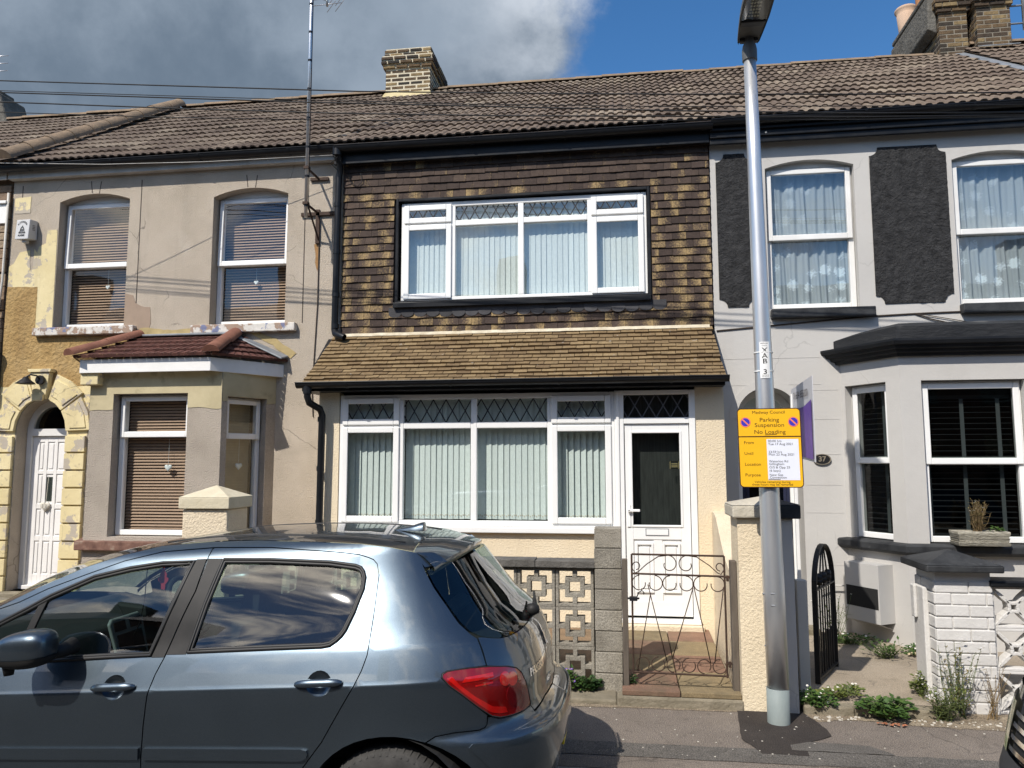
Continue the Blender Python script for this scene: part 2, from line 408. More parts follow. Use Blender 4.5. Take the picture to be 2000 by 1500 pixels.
M['grey_blue'] = mat('mid_grey_meter_box', flat((.47, .46, .44), .04), 3, rough=.6)
M['black_dash'] = mat('black_roughcast', [(.3, (.018, .018, .019)), (.7, (.055, .055, .056))], 12, rough=.85, bump=(42, 1.0, .045), bump2=(120, .8, .015), spots=[((.10, .095, .09), 2.6, .60, .8, .35)])
M['rooftile'] = mat('brown_concrete_roof_tile', [(.3, (.70, .66, .62)), (.7, (1.15, 1.12, 1.08))], 5, rough=.9, bump=(60, .5, .006), rnd=[(0, (.105, .080, .062)), (.35, (.145, .112, .088)), (.7, (.182, .146, .113)), (1, (.24, .20, .155))], fine=.25, spots=[((.36, .32, .25), 9, .66, .74, .5), ((.07, .055, .046), 3, .60, .75, .5)])
M['ridge'] = mat('lichened_ridge_tile', [(.3, (.15, .115, .08)), (.6, (.24, .17, .11)), (.8, (.22, .20, .11))], 6, rough=.9, bump=(30, .6, .012), spots=[((.40, .38, .30), 9, .66, .72, .6)])
M['hangtile'] = mat('dark_brown_clay_tile', [(.3, (.75, .72, .70)), (.7, (1.2, 1.18, 1.15))], 22, rough=.85, bump=(70, .4, .004), rnd=[(0, (.034, .023, .019)), (.5, (.052, .036, .029)), (1, (.078, .055, .042))], fine=.2)
M['porchtile'] = mat('mossy_ochre_clay_tile', [(.3, (.82, .80, .78)), (.7, (1.15, 1.13, 1.08))], 14, rough=.9, bump=(60, .5, .005), rnd=[(0, (.120, .080, .043)), (.45, (.185, .130, .068)), (1, (.255, .188, .102))], fine=.25, spots=[((.060, .048, .030), 5, .58, .74, .6), ((.42, .40, .36), 15, .655, .69, .85), ((.05, .042, .03), 30, .64, .70, .6)])
M['redtile'] = mat('dark_red_ribbed_tile', [(.3, (.070, .027, .022)), (.7, (.135, .058, .044))], 9, rough=.8, bump=(50, .4, .006), rnd_mul=.25, spots=[((.45, .38, .33), 26, .69, .74, .8)])
M['redridge'] = mat('red_clay_hip_tile', [(.3, (.15, .060, .040)), (.7, (.245, .110, .070))], 7, rough=.8, bump=(40, .4, .006), spots=[((.48, .40, .34), 30, .70, .75, .8), ((.08, .04, .03), 5, .6, .75, .5)])
M['brick'] = mat('soot_stained_stock_brick', [(.3, (.65, .62, .58)), (.7, (1.3, 1.25, 1.2))], 16, rough=.9, bump=(45, .8, .01), rnd=[(0, (.024, .022, .019)), (.35, (.060, .043, .029)), (.7, (.125, .085, .046)), (1, (.22, .165, .085))], fine=.3, spots=[((.02, .02, .018), 4, .58, .75, .6)])
M['mortar'] = mat('pale_lime_mortar', [(.3, (.44, .38, .27)), (.7, (.62, .56, .43))], 12, rough=.95, bump=(60, .5, .006))
M['mortar_dark'] = mat('grey_mortar', [(.3, (.16, .14, .11)), (.7, (.26, .23, .18))], 12, rough=.95, bump=(60, .5, .006))
M['flaunch'] = mat('yellow_cement_flaunching', [(.3, (.44, .36, .19)), (.7, (.56, .48, .29))], 5, rough=.95, bump=(30, .4, .01), spots=[((.26, .21, .12), 6, .62, .72, .5)])
M['pot'] = mat('buff_chimney_pot', flat((.46, .33, .24), .12), 6, rough=.9, bump=(40, .3, .004))
M['potred'] = mat('terracotta_chimney_pot', flat((.42, .20, .09), .12), 6, rough=.9, bump=(40, .3, .004))
M['soot'] = mat('sooty_grey_render', [(.3, (.07, .065, .055)), (.7, (.16, .15, .13))], 4, rough=.95, bump=(18, .9, .03), spots=[((.26, .25, .22), 7, .62, .72, .5)])
M['stone'] = mat('brown_stone_cladding', [(.3, (.8, .78, .75)), (.7, (1.15, 1.1, 1.05))], 9, rough=.9, bump=(14, .9, .03), rnd=[(0, (.17, .125, .09)), (.5, (.26, .185, .125)), (1, (.32, .26, .185))])
M['oldsill'] = mat('peeling_white_and_brown_sill', [(.44, (.33, .24, .18)), (.50, (.30, .22, .165)), (.52, (.56, .53, .48)), (.7, (.66, .63, .58))], 9, rough=.8, bump=(12, .7, .012), spots=[((.12, .16, .30), 6, .60, .62, .8), ((.34, .10, .06), 11, .64, .66, .8)])
M['redsill'] = mat('worn_red_brown_sill', [(.3, (.10, .05, .038)), (.55, (.20, .11, .08)), (.75, (.34, .27, .21))], 9, rough=.85, bump=(16, .8, .012))
M['wood_blind'] = mat('brown_wood_blind_slat', flat((.36, .235, .155), .12), 14, rough=.55, stretch=(1, 4, 4))
M['fabric_blind'] = mat('pale_green_fabric_blind', [(.3, (.57, .63, .59)), (.7, (.65, .71, .67))], 30, rough=.9, bump=(200, .2, .002), rnd_mul=.05)
M['slate_blind'] = mat('dark_grey_blind_slat', flat((.030, .033, .036), .1), 6, rough=.6)
M['tape'] = mat('grey_blind_tape', flat((.13, .145, .15), .1), 6, rough=.8)
M['leading'] = mat('black_lead_strip', flat((.02, .02, .022)), 8, rough=.5)
M['fascia_grey'] = mat('weathered_white_fascia', [(.3, (.40, .385, .35)), (.7, (.60, .58, .54))], 2.5, rough=.6, streak=((.25, .23, .19), 9.0, .55, .78, .5), spots=[((.24, .22, .18), 3, .6, .8, .5)])
M['cable'] = mat('brown_cable', flat((.06, .045, .035)), 8, rough=.7)
M['blackcable'] = mat('black_cable', flat((.010, .010, .011)), 8, rough=.6)
M['whitepaint_dirty'] = mat('dirty_white_gloss_door', [(.3, (.70, .68, .65)), (.7, (.80, .79, .77))], 3, rough=.45, spots=[((.50, .46, .40), 5, .62, .78, .35)])
# hanging tiles carry pale ochre weathering that covers the lower middle of many tiles
def ochre_faces(m, colour):
    nt = m.node_tree
    p = next(n for n in nt.nodes if n.type == 'BSDF_PRINCIPLED')
    src = p.inputs['Base Color'].links[0].from_socket
    a = N(nt, 'ShaderNodeAttribute', attribute_name='worn').outputs['Fac']
    tcn = N(nt, 'ShaderNodeTexCoord').outputs['Object']
    z = N(nt, 'ShaderNodeTexNoise', {'Vector': tcn, 'Scale': 55.0, 'Detail': 6, 'Roughness': .75}).outputs['Fac']
    ac = N(nt, 'ShaderNodeAttribute', attribute_name='across').outputs['Fac']
    z2 = N(nt, 'ShaderNodeMath', {0: z, 1: 1.5, 2: -.75}, operation='MULTIPLY_ADD').outputs[0]
    s = N(nt, 'ShaderNodeMath', {0: a, 1: z2}, operation='ADD').outputs[0]
    s = N(nt, 'ShaderNodeMath', {0: ac, 1: .27, 2: s}, operation='MULTIPLY_ADD').outputs[0]
    k = N(nt, 'ShaderNodeMapRange', {'Value': s, 'From Min': .42, 'From Max': .88, 'To Max': .92}).outputs[0]
    c = N(nt, 'ShaderNodeMixRGB', {'Fac': k, 'Color1': src, 'Color2': rgba(colour)}, blend_type='MIX').outputs[0]
    nt.links.new(c, p.inputs['Base Color'])
ochre_faces(M['hangtile'], (.34, .24, .11))

# ------------------------------------------------------------------ ground
YF = 8.2            # the house fronts
def gsheet(name, poly, z, m, holes=()):
    mb = MB(); mb.sheet(poly, holes, lambda x, y: Vector((x, y, z)))
    o = mb.build(name, m, recalc=False); o['kind'] = 'structure'
    return o
M['tarmac'] = mat('worn_grey_brown_tarmac', [(.3, (.165, .137, .113)), (.7, (.25, .212, .177))], 1.2, rough=.95, crack=(1.0, .008, .55), bump=(120, 1.0, .014), fine=.75, spots=[((.33, .28, .225), 1.0, .54, .78, .6), ((.105, .09, .075), 14, .56, .70, .55), ((.30, .26, .21), 22, .60, .72, .6), ((.06, .052, .045), 3.2, .64, .72, .5), ((.48, .45, .40), 75, .68, .73, .8), ((.075, .066, .058), 40, .62, .72, .7)])
M['tarmac_new'] = mat('fresh_dark_tarmac', [(.3, (.030, .024, .021)), (.7, (.052, .043, .037))], 3, rough=.95, bump=(150, .9, .010), fine=.5, spots=[((.17, .145, .12), 2.2, .63, .70, .6), ((.35, .33, .30), 70, .73, .76, .7)])
M['tarmac_mid'] = mat('grey_trench_tarmac', [(.3, (.105, .095, .083)), (.7, (.155, .142, .125))], 2, rough=.95, bump=(120, 1.0, .014), fine=.7, spots=[((.21, .19, .165), 16, .58, .72, .6), ((.30, .29, .27), 70, .70, .74, .8)])
M['road'] = mat('road_asphalt', [(.3, (.055, .053, .05)), (.7, (.09, .087, .083))], 2, rough=.95, bump=(140, .8, .010), fine=.4)
M['kerb'] = mat('granite_kerb', flat((.20, .19, .175), .2), 9, rough=.9, bump=(60, .5, .005))
M['path_con'] = mat('old_concrete_path', [(.3, (.235, .195, .145)), (.7, (.36, .305, .235))], 1.6, rough=.95, crack=(1.6, .012, .6), bump=(70, .7, .010), fine=.35, spots=[((.10, .085, .06), 2.4, .58, .74, .6), ((.33, .26, .16), 1.8, .60, .78, .5), ((.09, .10, .045), 5, .66, .76, .5)])
M['flag'] = mat('red_and_ochre_paving_slab', [(.3, (.75, .73, .70)), (.7, (1.2, 1.18, 1.12))], 5, rough=.95, bump=(50, .5, .006), rnd=[(0, (.20, .112, .080)), (.45, (.215, .135, .095)), (.55, (.215, .165, .095)), (1, (.235, .185, .11))], fine=.25, spots=[((.10, .085, .055), 2.2, .46, .68, .75), ((.27, .22, .14), 5, .60, .72, .5)])
M['stepcon'] = mat('mossy_concrete_step', [(.3, (.155, .135, .095)), (.7, (.26, .225, .165))], 6, rough=.95, bump=(40, .8, .012), spots=[((.09, .085, .04), 4, .56, .7, .6), ((.36, .34, .28), 9, .66, .74, .5)])
M['soil'] = mat('dry_garden_soil', [(.3, (.10, .075, .05)), (.7, (.17, .13, .09))], 6, rough=1, bump=(30, 1, .03))

gsheet('ground', [(-300, -300), (300, -300), (300, 400), (-300, 400)], -.14, M['soil'])
gsheet('road', [(-120, -1.6), (120, -1.6), (120, 4.58), (-120, 4.58)], -.10, M['road'])
kb = MB()
for i in range(-30, 30): kb.box(i * .915, i * .915 + .907, 4.58, 4.71, -.12, .001)
kb.build('kerb', M['kerb'], bevel=.012, kind='structure')
fk = MB()
for i in range(-30, 30): fk.box(i * .915, i * .915 + .907, -1.73, -1.6, -.12, .001)
fk.build('kerb', M['kerb'], bevel=.012, kind='structure')
gsheet('pavement', [(-120, -3.3), (120, -3.3), (120, -1.73), (-120, -1.73)], 0.0, M['tarmac'])
gsheet('pavement', [(-120, 4.71), (120, 4.71), (120, 9.0), (-120, 9.0)], 0.0, M['tarmac'])
gsheet('pavement_patch', ragged([(.74, 5.30), (.83, 5.05), (1.10, 5.05), (1.14, 5.27), (1.33, 5.42), (1.33, 5.56), (1.255, 5.90), (.80, 5.90)], .012, .05, 3), .005, M['tarmac_new'])
gsheet('pavement_patch', ragged([(-3, 4.9), (1.1, 4.90), (2.0, 4.93), (4, 4.90), (4, 5.07), (2.1, 5.12), (1.25, 5.13), (.5, 5.13), (-3, 5.13)], .010, .05, 8), .004, M['tarmac_mid'])
gsheet('pavement_patch', ragged([(1.02, 5.132), (1.62, 5.132), (1.52, 5.27), (1.16, 5.29), (1.03, 5.22)], .012, .05, 5), .006, M['tarmac_mid'])
M['dirt'] = mat('dry_dirt_and_grit', [(.3, (.20, .155, .105)), (.7, (.34, .28, .20))], 7, rough=1, bump=(70, 1, .02), fine=.6, spots=[((.10, .08, .05), 12, .56, .7, .6), ((.50, .46, .39), 40, .66, .72, .8)])
gsheet('dirt_strip', ragged([(1.27, 5.70), (1.6, 5.77), (2.0, 5.70), (2.5, 5.68), (3.4, 5.72), (3.4, 6.05), (2.24, 6.05), (2.24, 5.90), (1.27, 5.87)], .035, .04, 21), .003, M['dirt'])
gsheet('dirt_strip', ragged([(-3.2, 5.83), (-.4, 5.82), (-.05, 5.83), (.4, 5.84), (.84, 5.845), (.84, 5.89), (-.05, 5.90), (-.4, 5.93), (-3.2, 5.99)], .014, .04, 22), .003, M['dirt'])
# front gardens
gsheet('garden', [(-7.4, 6.16), (-3.3, 6.16), (-3.3, 8.19), (-7.4, 8.19)], .05, M['path_con'])
mb = MB()
ys = [6.0, 6.42, 6.85, 7.28, 7.69]
for j in range(4):
    z0, z1 = .10 + .022 * j, .10 + .022 * (j + 1)
    for (xa, xb, c) in ((.012, .40, (.1, .8, .25, .9)[j]), (.408, .805, (.85, .2, .75, .3)[j])):
        mb.hexa([(xa, ys[j] + .006, -.02), (xa, ys[j + 1], -.02), (xb, ys[j + 1], -.02), (xb, ys[j] + .006, -.02), (xa, ys[j] + .006, z0), (xa, ys[j + 1], z1), (xb, ys[j + 1], z1), (xb, ys[j] + .006, z0)], 0, c)
for (xa, xb, c) in ((-.02, .40, .12), (.407, .835, .8)):
    mb.hexa([(xa, 5.885, .075), (xa, 6.0, .075), (xb, 6.0, .075), (xb, 5.885, .075), (xa, 5.885, .112), (xa, 6.0, .115), (xb, 6.0, .115), (xb, 5.885, .112)], 0, c)
mb.build('path', M['flag'], bevel=.006, kind='structure')
mb = MB()
mb.sheet([(-3.1, 6.2), (-.02, 6.2), (-.02, 7.69), (-3.1, 7.69)], (), lambda x, y: Vector((x, y, .10 + .05 * (y - 6.2))), step=.5)
mb.build('garden', M['flag'], recalc=False)['kind'] = 'structure'
mb = MB()
mb.sheet([(-.10, 5.91), (.845, 5.91), (.845, 6.02), (-.02, 6.02), (-.02, 6.2), (-3.3, 6.2), (-3.3, 5.93), (-.30, 5.93)], (), lambda x, y: Vector((x, y, .0)))
mb2 = MB()
mb2.extr([(-.06, 5.87, -.02), (.85, 5.87, -.02), (.85, 6.0, -.02), (-.06, 6.0, -.02)], (0, 0, .093))
mb2.extr([(-3.3, 5.98, -.02), (-.06, 5.88, -.02), (-.06, 6.16, -.02), (-3.3, 6.16, -.02)], (0, 0, .058))
mb2.build('step', M['stepcon'], bevel=.015, kind='structure')
mb = MB()
mb.sheet([(1.28, 5.99), (2.42, 5.99), (2.42, 6.2), (5.4, 6.2), (5.4, 8.19), (1.05, 8.19), (1.05, 6.35), (1.28, 6.3)], (), lambda x, y: Vector((x, y, .055 + .02 * (y - 6) + .010 * noise.noise(Vector((x * 1.7, y * 1.7, 2))))), step=.16)
mb.build('path', M['path_con'], smooth=True, recalc=False)['kind'] = 'structure'
mb = MB()
for i in range(3): mb.box(1.26 + i * .345, 1.26 + i * .345 + .34, 5.86, 5.95, -.03, .062)
mb.box(1.26, 2.30, 5.955, 6.03, -.02, .052)
mb.build('step', M['stepcon'], bevel=.014, kind='structure')

# ------------------------------------------------------------------ builders for houses
def house_shell(mb, x0, x1, ytop, back=14.2, m=0, md=1):
    """side, back, floor and an added near-black backing that blocks light behind the front rooms"""
    y0 = YF + .001
    mb.quad((x0, y0, 0), (x0, back, 0), (x0, back, ytop), (x0, y0, ytop), m)
    mb.quad((x1, y0, 0), (x1, back, 0), (x1, back, ytop), (x1, y0, ytop), m)
    mb.quad((x0, back, 0), (x1, back, 0), (x1, back, ytop), (x0, back, ytop), m)
    mb.quad((x0, 9.5, 0), (x1, 9.5, 0), (x1, 9.5, ytop), (x0, 9.5, ytop), md)  # added light-blocking planes, near-black colour stands in for unlit rooms
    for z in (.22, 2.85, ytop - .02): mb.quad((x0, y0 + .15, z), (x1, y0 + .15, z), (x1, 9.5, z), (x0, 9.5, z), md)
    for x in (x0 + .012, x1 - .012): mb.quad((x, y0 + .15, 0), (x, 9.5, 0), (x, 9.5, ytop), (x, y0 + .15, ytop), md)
def roof_tiles(name, house, x0, x1, m, n=13, pitch=.105, ye=8.00, ze=5.405, yr=11.4, zr=7.70, seed=1, xl=None, xr=None):
    rnd = random.Random(seed)
    s = Vector((0, yr - ye, zr - ze)); L = s.length; s.normalize(); nn = Vector((0, -s.z, s.y))
    g = L / n; base = Vector((0, ye, ze)); mb = MB()
    prof = [(0, 0), (.16, .02), (.27, .72), (.38, 1), (.64, 1), (.76, .72), (.88, .02)]
    xs = []; k = 0
    while x0 + k * pitch < x1:
        xs += [(x0 + k * pitch + p * pitch, h, k // 3) for p, h in prof]; k += 1
    xs = [q for q in xs if q[0] < x1] + [(x1, 0, k // 3)]
    for i in range(n):
        jit = {}
        lo, hi, lip = [], [], []
        cs = {}
        for x, h, t in xs:
            if t not in jit: jit[t] = (rnd.gauss(0, .006), rnd.gauss(0, .0028)); cs[t] = min(1, max(0, rnd.gauss(.5, .22)))
            j = jit[t]; w = .02 * noise.noise(Vector((x * .45, i * .3, seed)))
            s0 = i * g + j[0]; s1 = (i + 1) * g + .05
            P = base + Vector((x, 0, 0)) + nn * w
            lo.append(P + s * s0 + nn * (.017 * h + .025 + j[1])); hi.append(P + s * s1 + nn * (.017 * h + .002)); lip.append(P + s * (s0 + .004) + nn * (.017 * h + .006))
        b = len(mb.v); q = len(xs); mb.v += lo + hi + lip
        for a in range(q - 1):
            c = cs[xs[a][2]]
            mb.f += [[b + a, b + a + 1, b + q + a + 1, b + q + a], [b + 2 * q + a, b + 2 * q + a + 1, b + a + 1, b + a]]
            mb.m += [0, 0]; mb.c += [c, max(0, c - .15)]
    # the rear slope, plain, and a board under the tiles
    mb.quad((x0, yr, zr), (x1, yr, zr), (x1, yr + (yr - ye), ze), (x0, yr + (yr - ye), ze), 0, .4)
    a = base - nn * .012
    mb.quad((x0, a.y, a.z), (x1, a.y, a.z), (x1, yr, zr - .012), (x0, yr, zr - .012), 0, .1)
    o = mb.build(name, m, house, recalc=False)
    return o
def ridge_run(mb, a, b, r, seg, seed, squash=.75):
    a, b = Vector(a), Vector(b); L = (b - a).length; d = (b - a) / L; rn = random.Random(seed); k = max(1, round(L / seg)); seg = L / k
    up = Vector((0, 0, 1)); up = (up - d * up.dot(d)).normalized(); sd = d.cross(up)
    for i in range(k):
        p = a + d * (i * seg); q = a + d * ((i + 1) * seg + .012)
        dz = rn.gauss(0, .004); r0 = r * (1.07); r1 = r * .97
        vs = []
        for (pp, rr) in ((p, r0), (q, r1)):
            for t in range(9):
                an = math.pi * (t / 8); vs.append(pp + sd * math.cos(an) * rr + up * (math.sin(an) * rr * squash + dz))
        fs = [(t, t + 1, 10 + t, 9 + t) for t in range(8)] + [tuple(range(9))]
        mb.add(vs, fs, 0, rn.random())
def brick_face(mb, F, a0, a1, z0, z1, bl=.19, bh=.062, j=.011, d=.012, m=0, seed=0, off=0, ds=.004):
    rn = random.Random(seed); z = z0; row = 0
    while z + bh <= z1 + .02:
        a = a0 - (bl / 2 if (row + off) % 2 else 0)
        while a < a1 - .02:
            b0, b1 = max(a, a0), min(a + bl - j, a1)
            if b1 - b0 > .03:
                dz = rn.gauss(0, .0012); dd = d + rn.uniform(-ds, ds * .7)
                mb.fbox(F, b0, b1, z + dz, min(z + bh - j + dz, z1), -.02, dd, m, rn.random())
            a += bl
        z += bh; row += 1
def chimney(name, roof, x0, x1, y0, y1, z0, z1, mort, seed, corb=True, jt=.020):
    """a brick stack with corbelled head; returned as a child of the roof"""
    mb = MB()
    bh = .066
    mb.box(x0, x1, y0, y1, z0, z1 - .01, 1)
    zc = z1 - 5 * bh if corb else z1
    faces = [(Fr((0, y0, 0)), x0, x1), (Fr((x1, 0, 0), (0, 1, 0)), y0, y1), (Fr((x0, 0, 0), (0, -1, 0)), -y1, -y0)]
    for i, (F, a, b) in enumerate(faces): brick_face(mb, F, a, b, z0, zc, m=0, seed=seed + i, bh=bh, bl=.205, j=jt, d=.004, ds=.002)
    if corb:
        for i, e in enumerate((.028, .056, .056, .02, .012)):
            mb.box(x0 - e + .008, x1 + e - .008, y0 - e + .008, y1 + e - .008, zc + i * bh, zc + (i + 1) * bh, 1)
            for k, (F, a, b) in enumerate(((Fr((0, y0 - e, 0)), x0 - e, x1 + e), (Fr((x1 + e, 0, 0), (0, 1, 0)), y0 - e, y1 + e), (Fr((x0 - e, 0, 0), (0, -1, 0)), -y1 - e, -y0 + e))):
                brick_face(mb, F, a, b, zc + i * bh, zc + (i + 1) * bh, m=0, seed=seed + 10 + i * 3 + k, bh=bh, bl=.205, j=jt, d=.010, ds=.003, off=i)
    o = mb.build(name, [M['brick'], mort], roof, bevel=.004)
    return o
def gutter(name, house, x0, x1, y, z, m, r=.055, outlet=None):
    mb = MB(); n = 10
    vs = []
    for x in (x0, x1):
        for rr in (r, r - .006):
            for t in range(n + 1):
                a = math.pi + math.pi * t / n; vs.append((x, y + math.cos(a) * rr, z + math.sin(a) * rr))
    q = n + 1
    fs = [(t, t + 1, 2 * q + t + 1, 2 * q + t) for t in range(n)] + [(q + t, q + t + 1, 3 * q + t + 1, 3 * q + t) for t in range(n)]
    fs += [(0, q, 3 * q, 2 * q), (n, q + n, 3 * q + n, 2 * q + n)] + [tuple(range(0, n + 1)), tuple(range(2 * q, 2 * q + n + 1))]
    mb.add(vs, fs)
    mb.tube([(x0, y - r, z + .002), (x1, y - r, z + .002)], .007, 6)
    k = int((x1 - x0) / .9)
    for i in range(k):
        x = x0 + (i + .5) * (x1 - x0) / k
        pts = [(x - .012, y + math.cos(math.pi + math.pi * t / n) * (r + .006), z + math.sin(math.pi + math.pi * t / n) * (r + .006)) for t in range(n + 1)]
        b = len(mb.v); mb.v += [Vector(p) for p in pts] + [Vector(p) + Vector((.024, 0, 0)) for p in pts]
        for t in range(n): mb.f.append([b + t, b + t + 1, b + q + t + 1, b + q + t]); mb.m.append(0); mb.c.append(.5)
        mb.box(x - .02, x + .02, y + .02, y + r + .05, z - .03, z + .012)
    return mb.build(name, m, house, auto=40)
def ring(mb, F, a0, a1, z0, z1, w, d0, d1, m=0, wb=None):
    wb = wb or w
    mb.fbox(F, a0, a0 + w, z0, z1, d0, d1, m); mb.fbox(F, a1 - w, a1, z0, z1, d0, d1, m)
    mb.fbox(F, a0 + w, a1 - w, z1 - w, z1, d0, d1 - .0005, m); mb.fbox(F, a0 + w, a1 - w, z0, z0 + wb, d0, d1 - .0005, m)
def lattice(mb, F, a0, a1, z0, z1, dx, w, d, th=.004, m=0):
    """crossing lead strips"""
    h = z1 - z0; sl = 1.75
    run = h / sl
    for sg in (1, -1):
        k = -int(run / dx) - 2
        while a0 + k * dx < a1 + run + dx:
            p = a0 + k * dx + dx * .3
            ts = []
            # line a = p + sg * (z - z0) / sl
            lo, hi = 0.0, 1.0
            A0, A1 = p, p + sg * run
            if sg > 0: lo = max(lo, (a0 - A0) / run); hi = min(hi, (a1 - A0) / run)
            else: lo = max(lo, (A0 - a1) / run); hi = min(hi, (A0 - a0) / run)
            if hi - lo > .03:
                pa, pz = A0 + (A1 - A0) * lo, z0 + h * lo; qa, qz = A0 + (A1 - A0) * hi, z0 + h * hi
                L = math.hypot(qa - pa, qz - pz); ox, oz = -(qz - pz) / L * w / 2, (qa - pa) / L * w / 2
                dd = d + (.001 if sg > 0 else 0)
                mb.extr([F.p(pa - ox, pz - oz, dd), F.p(pa + ox, pz + oz, dd), F.p(qa + ox, qz + oz, dd), F.p(qa - ox, qz - oz, dd)], F.n * th, m)
            k += 1
def pane(name, par, F, rects, d, m):
    mb = MB()
    for a0, a1, z0, z1 in rects: mb.quad(F.p(a0, z0, d), F.p(a1, z0, d), F.p(a1, z1, d), F.p(a0, z1, d))
    return mb.build(name, m, par, recalc=False)
def slat_blind(name, label, F, a0, a1, z0, z1, d, pitch, m, tilt=52, wd=.030, group=None, tapes=(), cords=True):
    mb = MB(); z = z1; t = math.radians(tilt); i = 0
    mb.fbox(F, a0, a1, z1 + .002, z1 + .035, d - .03, d + .005, 0)
    while z > z0 + pitch * .4:
        hx, hz = math.cos(t) * wd / 2, math.sin(t) * wd / 2
        zz = z - pitch / 2
        mb.hexa([F.p(a0, zz - hz - .0012, d + hx), F.p(a1, zz - hz - .0012, d + hx), F.p(a1, zz + hz - .0012, d - hx), F.p(a0, zz + hz - .0012, d - hx),
                 F.p(a0, zz - hz + .0012, d + hx), F.p(a1, zz - hz + .0012, d + hx), F.p(a1, zz + hz + .0012, d - hx), F.p(a0, zz + hz + .0012, d - hx)], 0, random.random())
        z -= pitch; i += 1
    mb.fbox(F, a0, a1, z0 - .004, z0 + .014, d - .018, d + .012, 0)
    for a in tapes: mb.fbox(F, a - .018, a + .018, z0, z1, d + wd / 2, d + wd / 2 + .002, 1)
    o = mb.build(name, [m, M['tape']], loc=F.p(a0, z0, d)); tag(o, label, 'blind', group); return o
def fabric_blind(name, label, F, a0, a1, z0, z1, d, group=None, ang=24, w=.089, hem=True):
    mb = MB(); k = int((a1 - a0) / (w * .74)); t = math.radians(ang)
    for i in range(k + 1):
        a = a0 + (i + .5) * (a1 - a0) / (k + 1); ca, sa = math.cos(t) * w / 2, math.sin(t) * w / 2
        rr = random.uniform(-.008, .008); sa += rr * .4
        P = []
        for z in (z0 + random.uniform(0, .006), z1):
            P += [F.p(a - ca, z, d - sa), F.p(a + ca, z, d + sa)]
        mb.add([P[0], P[1], P[3], P[2]], [(0, 1, 2, 3)], 0, random.random())
        if hem:
            zc = z0 + .035
            for q in range(4):
                u = (q + .5) / 4 - .5
                c = F.p(a + 2 * u * ca, zc + .01 * (q % 2), d + 2 * u * sa + .003)
                dv = (F.d * math.cos(t) + F.n * math.sin(t))
                mb.add([c - dv * .008, c + Vector((0, 0, .009)), c + dv * .008, c - Vector((0, 0, .009))], [(0, 1, 2, 3)], 1)
    mb.fbox(F, a0, a1, z1, z1 + .04, d - .03, d + .03, 2)
    o = mb.build(name, [M['fabric_blind'], M['mortar'], M['upvc']], recalc=False, loc=F.p(a0, z0, d)); tag(o, label, 'blind', group); return o
def heart(mb, c, F, s, th=.012, m=0):
    pts = []
    for i in range(24):
        t = 2 * math.pi * i / 24
        pts.append((16 * math.sin(t) ** 3 / 17, (13 * math.cos(t) - 5 * math.cos(2 * t) - 2 * math.cos(3 * t) - math.cos(4 * t)) / 17))
    vs = []
    for k, (sc_, dd) in enumerate(((.80, th), (1, th * .4), (1, -th * .4), (.80, -th))):
        vs += [Vector(c) + F.d * (x * s * sc_) + Vector((0, 0, z * s * sc_)) + F.n * dd for x, z in pts]
    n = 24
    fs = [(k * n + i, k * n + (i + 1) % n, (k + 1) * n + (i + 1) % n, (k + 1) * n + i) for k in range(3) for i in range(n)] + [tuple(range(n)), tuple(range(3 * n, 4 * n))]
    mb.add(vs, fs, m)
F0 = Fr((0, YF, 0))
# ================================================================== LEFT HOUSE
LH = thing('terraced_house', 'beige pebbledashed terraced house with flaking cream door surround and red tiled bay', 'house', (-5.3, YF, 0))
def prism2(mb, F, poly, d0, d1, m=0, c=.5):
    mb.extr([F.p(a, z, d0) for a, z in poly], F.n * (d1 - d0), m, c)
wx = [(-6.755, -5.825, 3.40, 4.965, 5.05), (-4.74, -3.808, 3.38, 4.925, 5.015)]
holes = []
for x0, x1, z0, zs, zt in wx: holes.append([(x0, z0), (x1, z0)] + arch(x0, x1, zs, zt))
dhole = [(-7.15, .30), (-6.49, .30)] + arch(-7.15, -6.49, 2.15, 2.54, 18)
holes.append(dhole)
bayhole = [(-5.95, .25), (-4.0, .25), (-4.0, 2.6), (-5.95, 2.6)]
fn0 = lambda x, z: Vector((x, YF, z))
mb = MB()
mb.sheet([(-7.40, -.02), (-3.10, -.02), (-3.10, 5.42), (-7.40, 5.42)], holes + [bayhole], fn0)
for h in holes: mb.reveal(h, fn0, (0, .22, 0))
house_shell(mb, -7.40, -3.10, 5.42)
mb.build('wall', [M['pebble'], M['dark']], LH, recalc=False)
# layers of paint and render on the wall
def layer(name, poly, d, m, amp=.015, keep=(), seed=0, hl=()):
    mb = MB(); P = ragged(poly, amp, .05, seed, keep)
    mb.sheet(P, hl, lambda x, z: Vector((x, YF - d, z))); mb.reveal(P, lambda x, z: Vector((x, YF - d, z)), (0, d, 0))
    return mb.build(name, m, LH, recalc=False)
dh2 = [(-7.16, -.05), (-6.48, -.05)] + arch(-7.16, -6.48, 2.15, 2.552, 18)
layer('cream_render', [(-7.398, .0), (-6.215, .0), (-6.215, 2.50), (-6.02, 2.62), (-6.02, 2.80), (-6.25, 2.74), (-7.398, 2.74)], .004, M['cream_old'], .006, (5, 6), 2, [dh2])
layer('ochre_render', [(-7.398, 2.70), (-5.95, 2.70), (-5.80, 2.95), (-5.72, 3.28), (-6.96, 3.31), (-6.985, 3.36), (-6.985, 3.915), (-7.398, 3.93)], .007, M['ochre'], .010, (7,), 4)
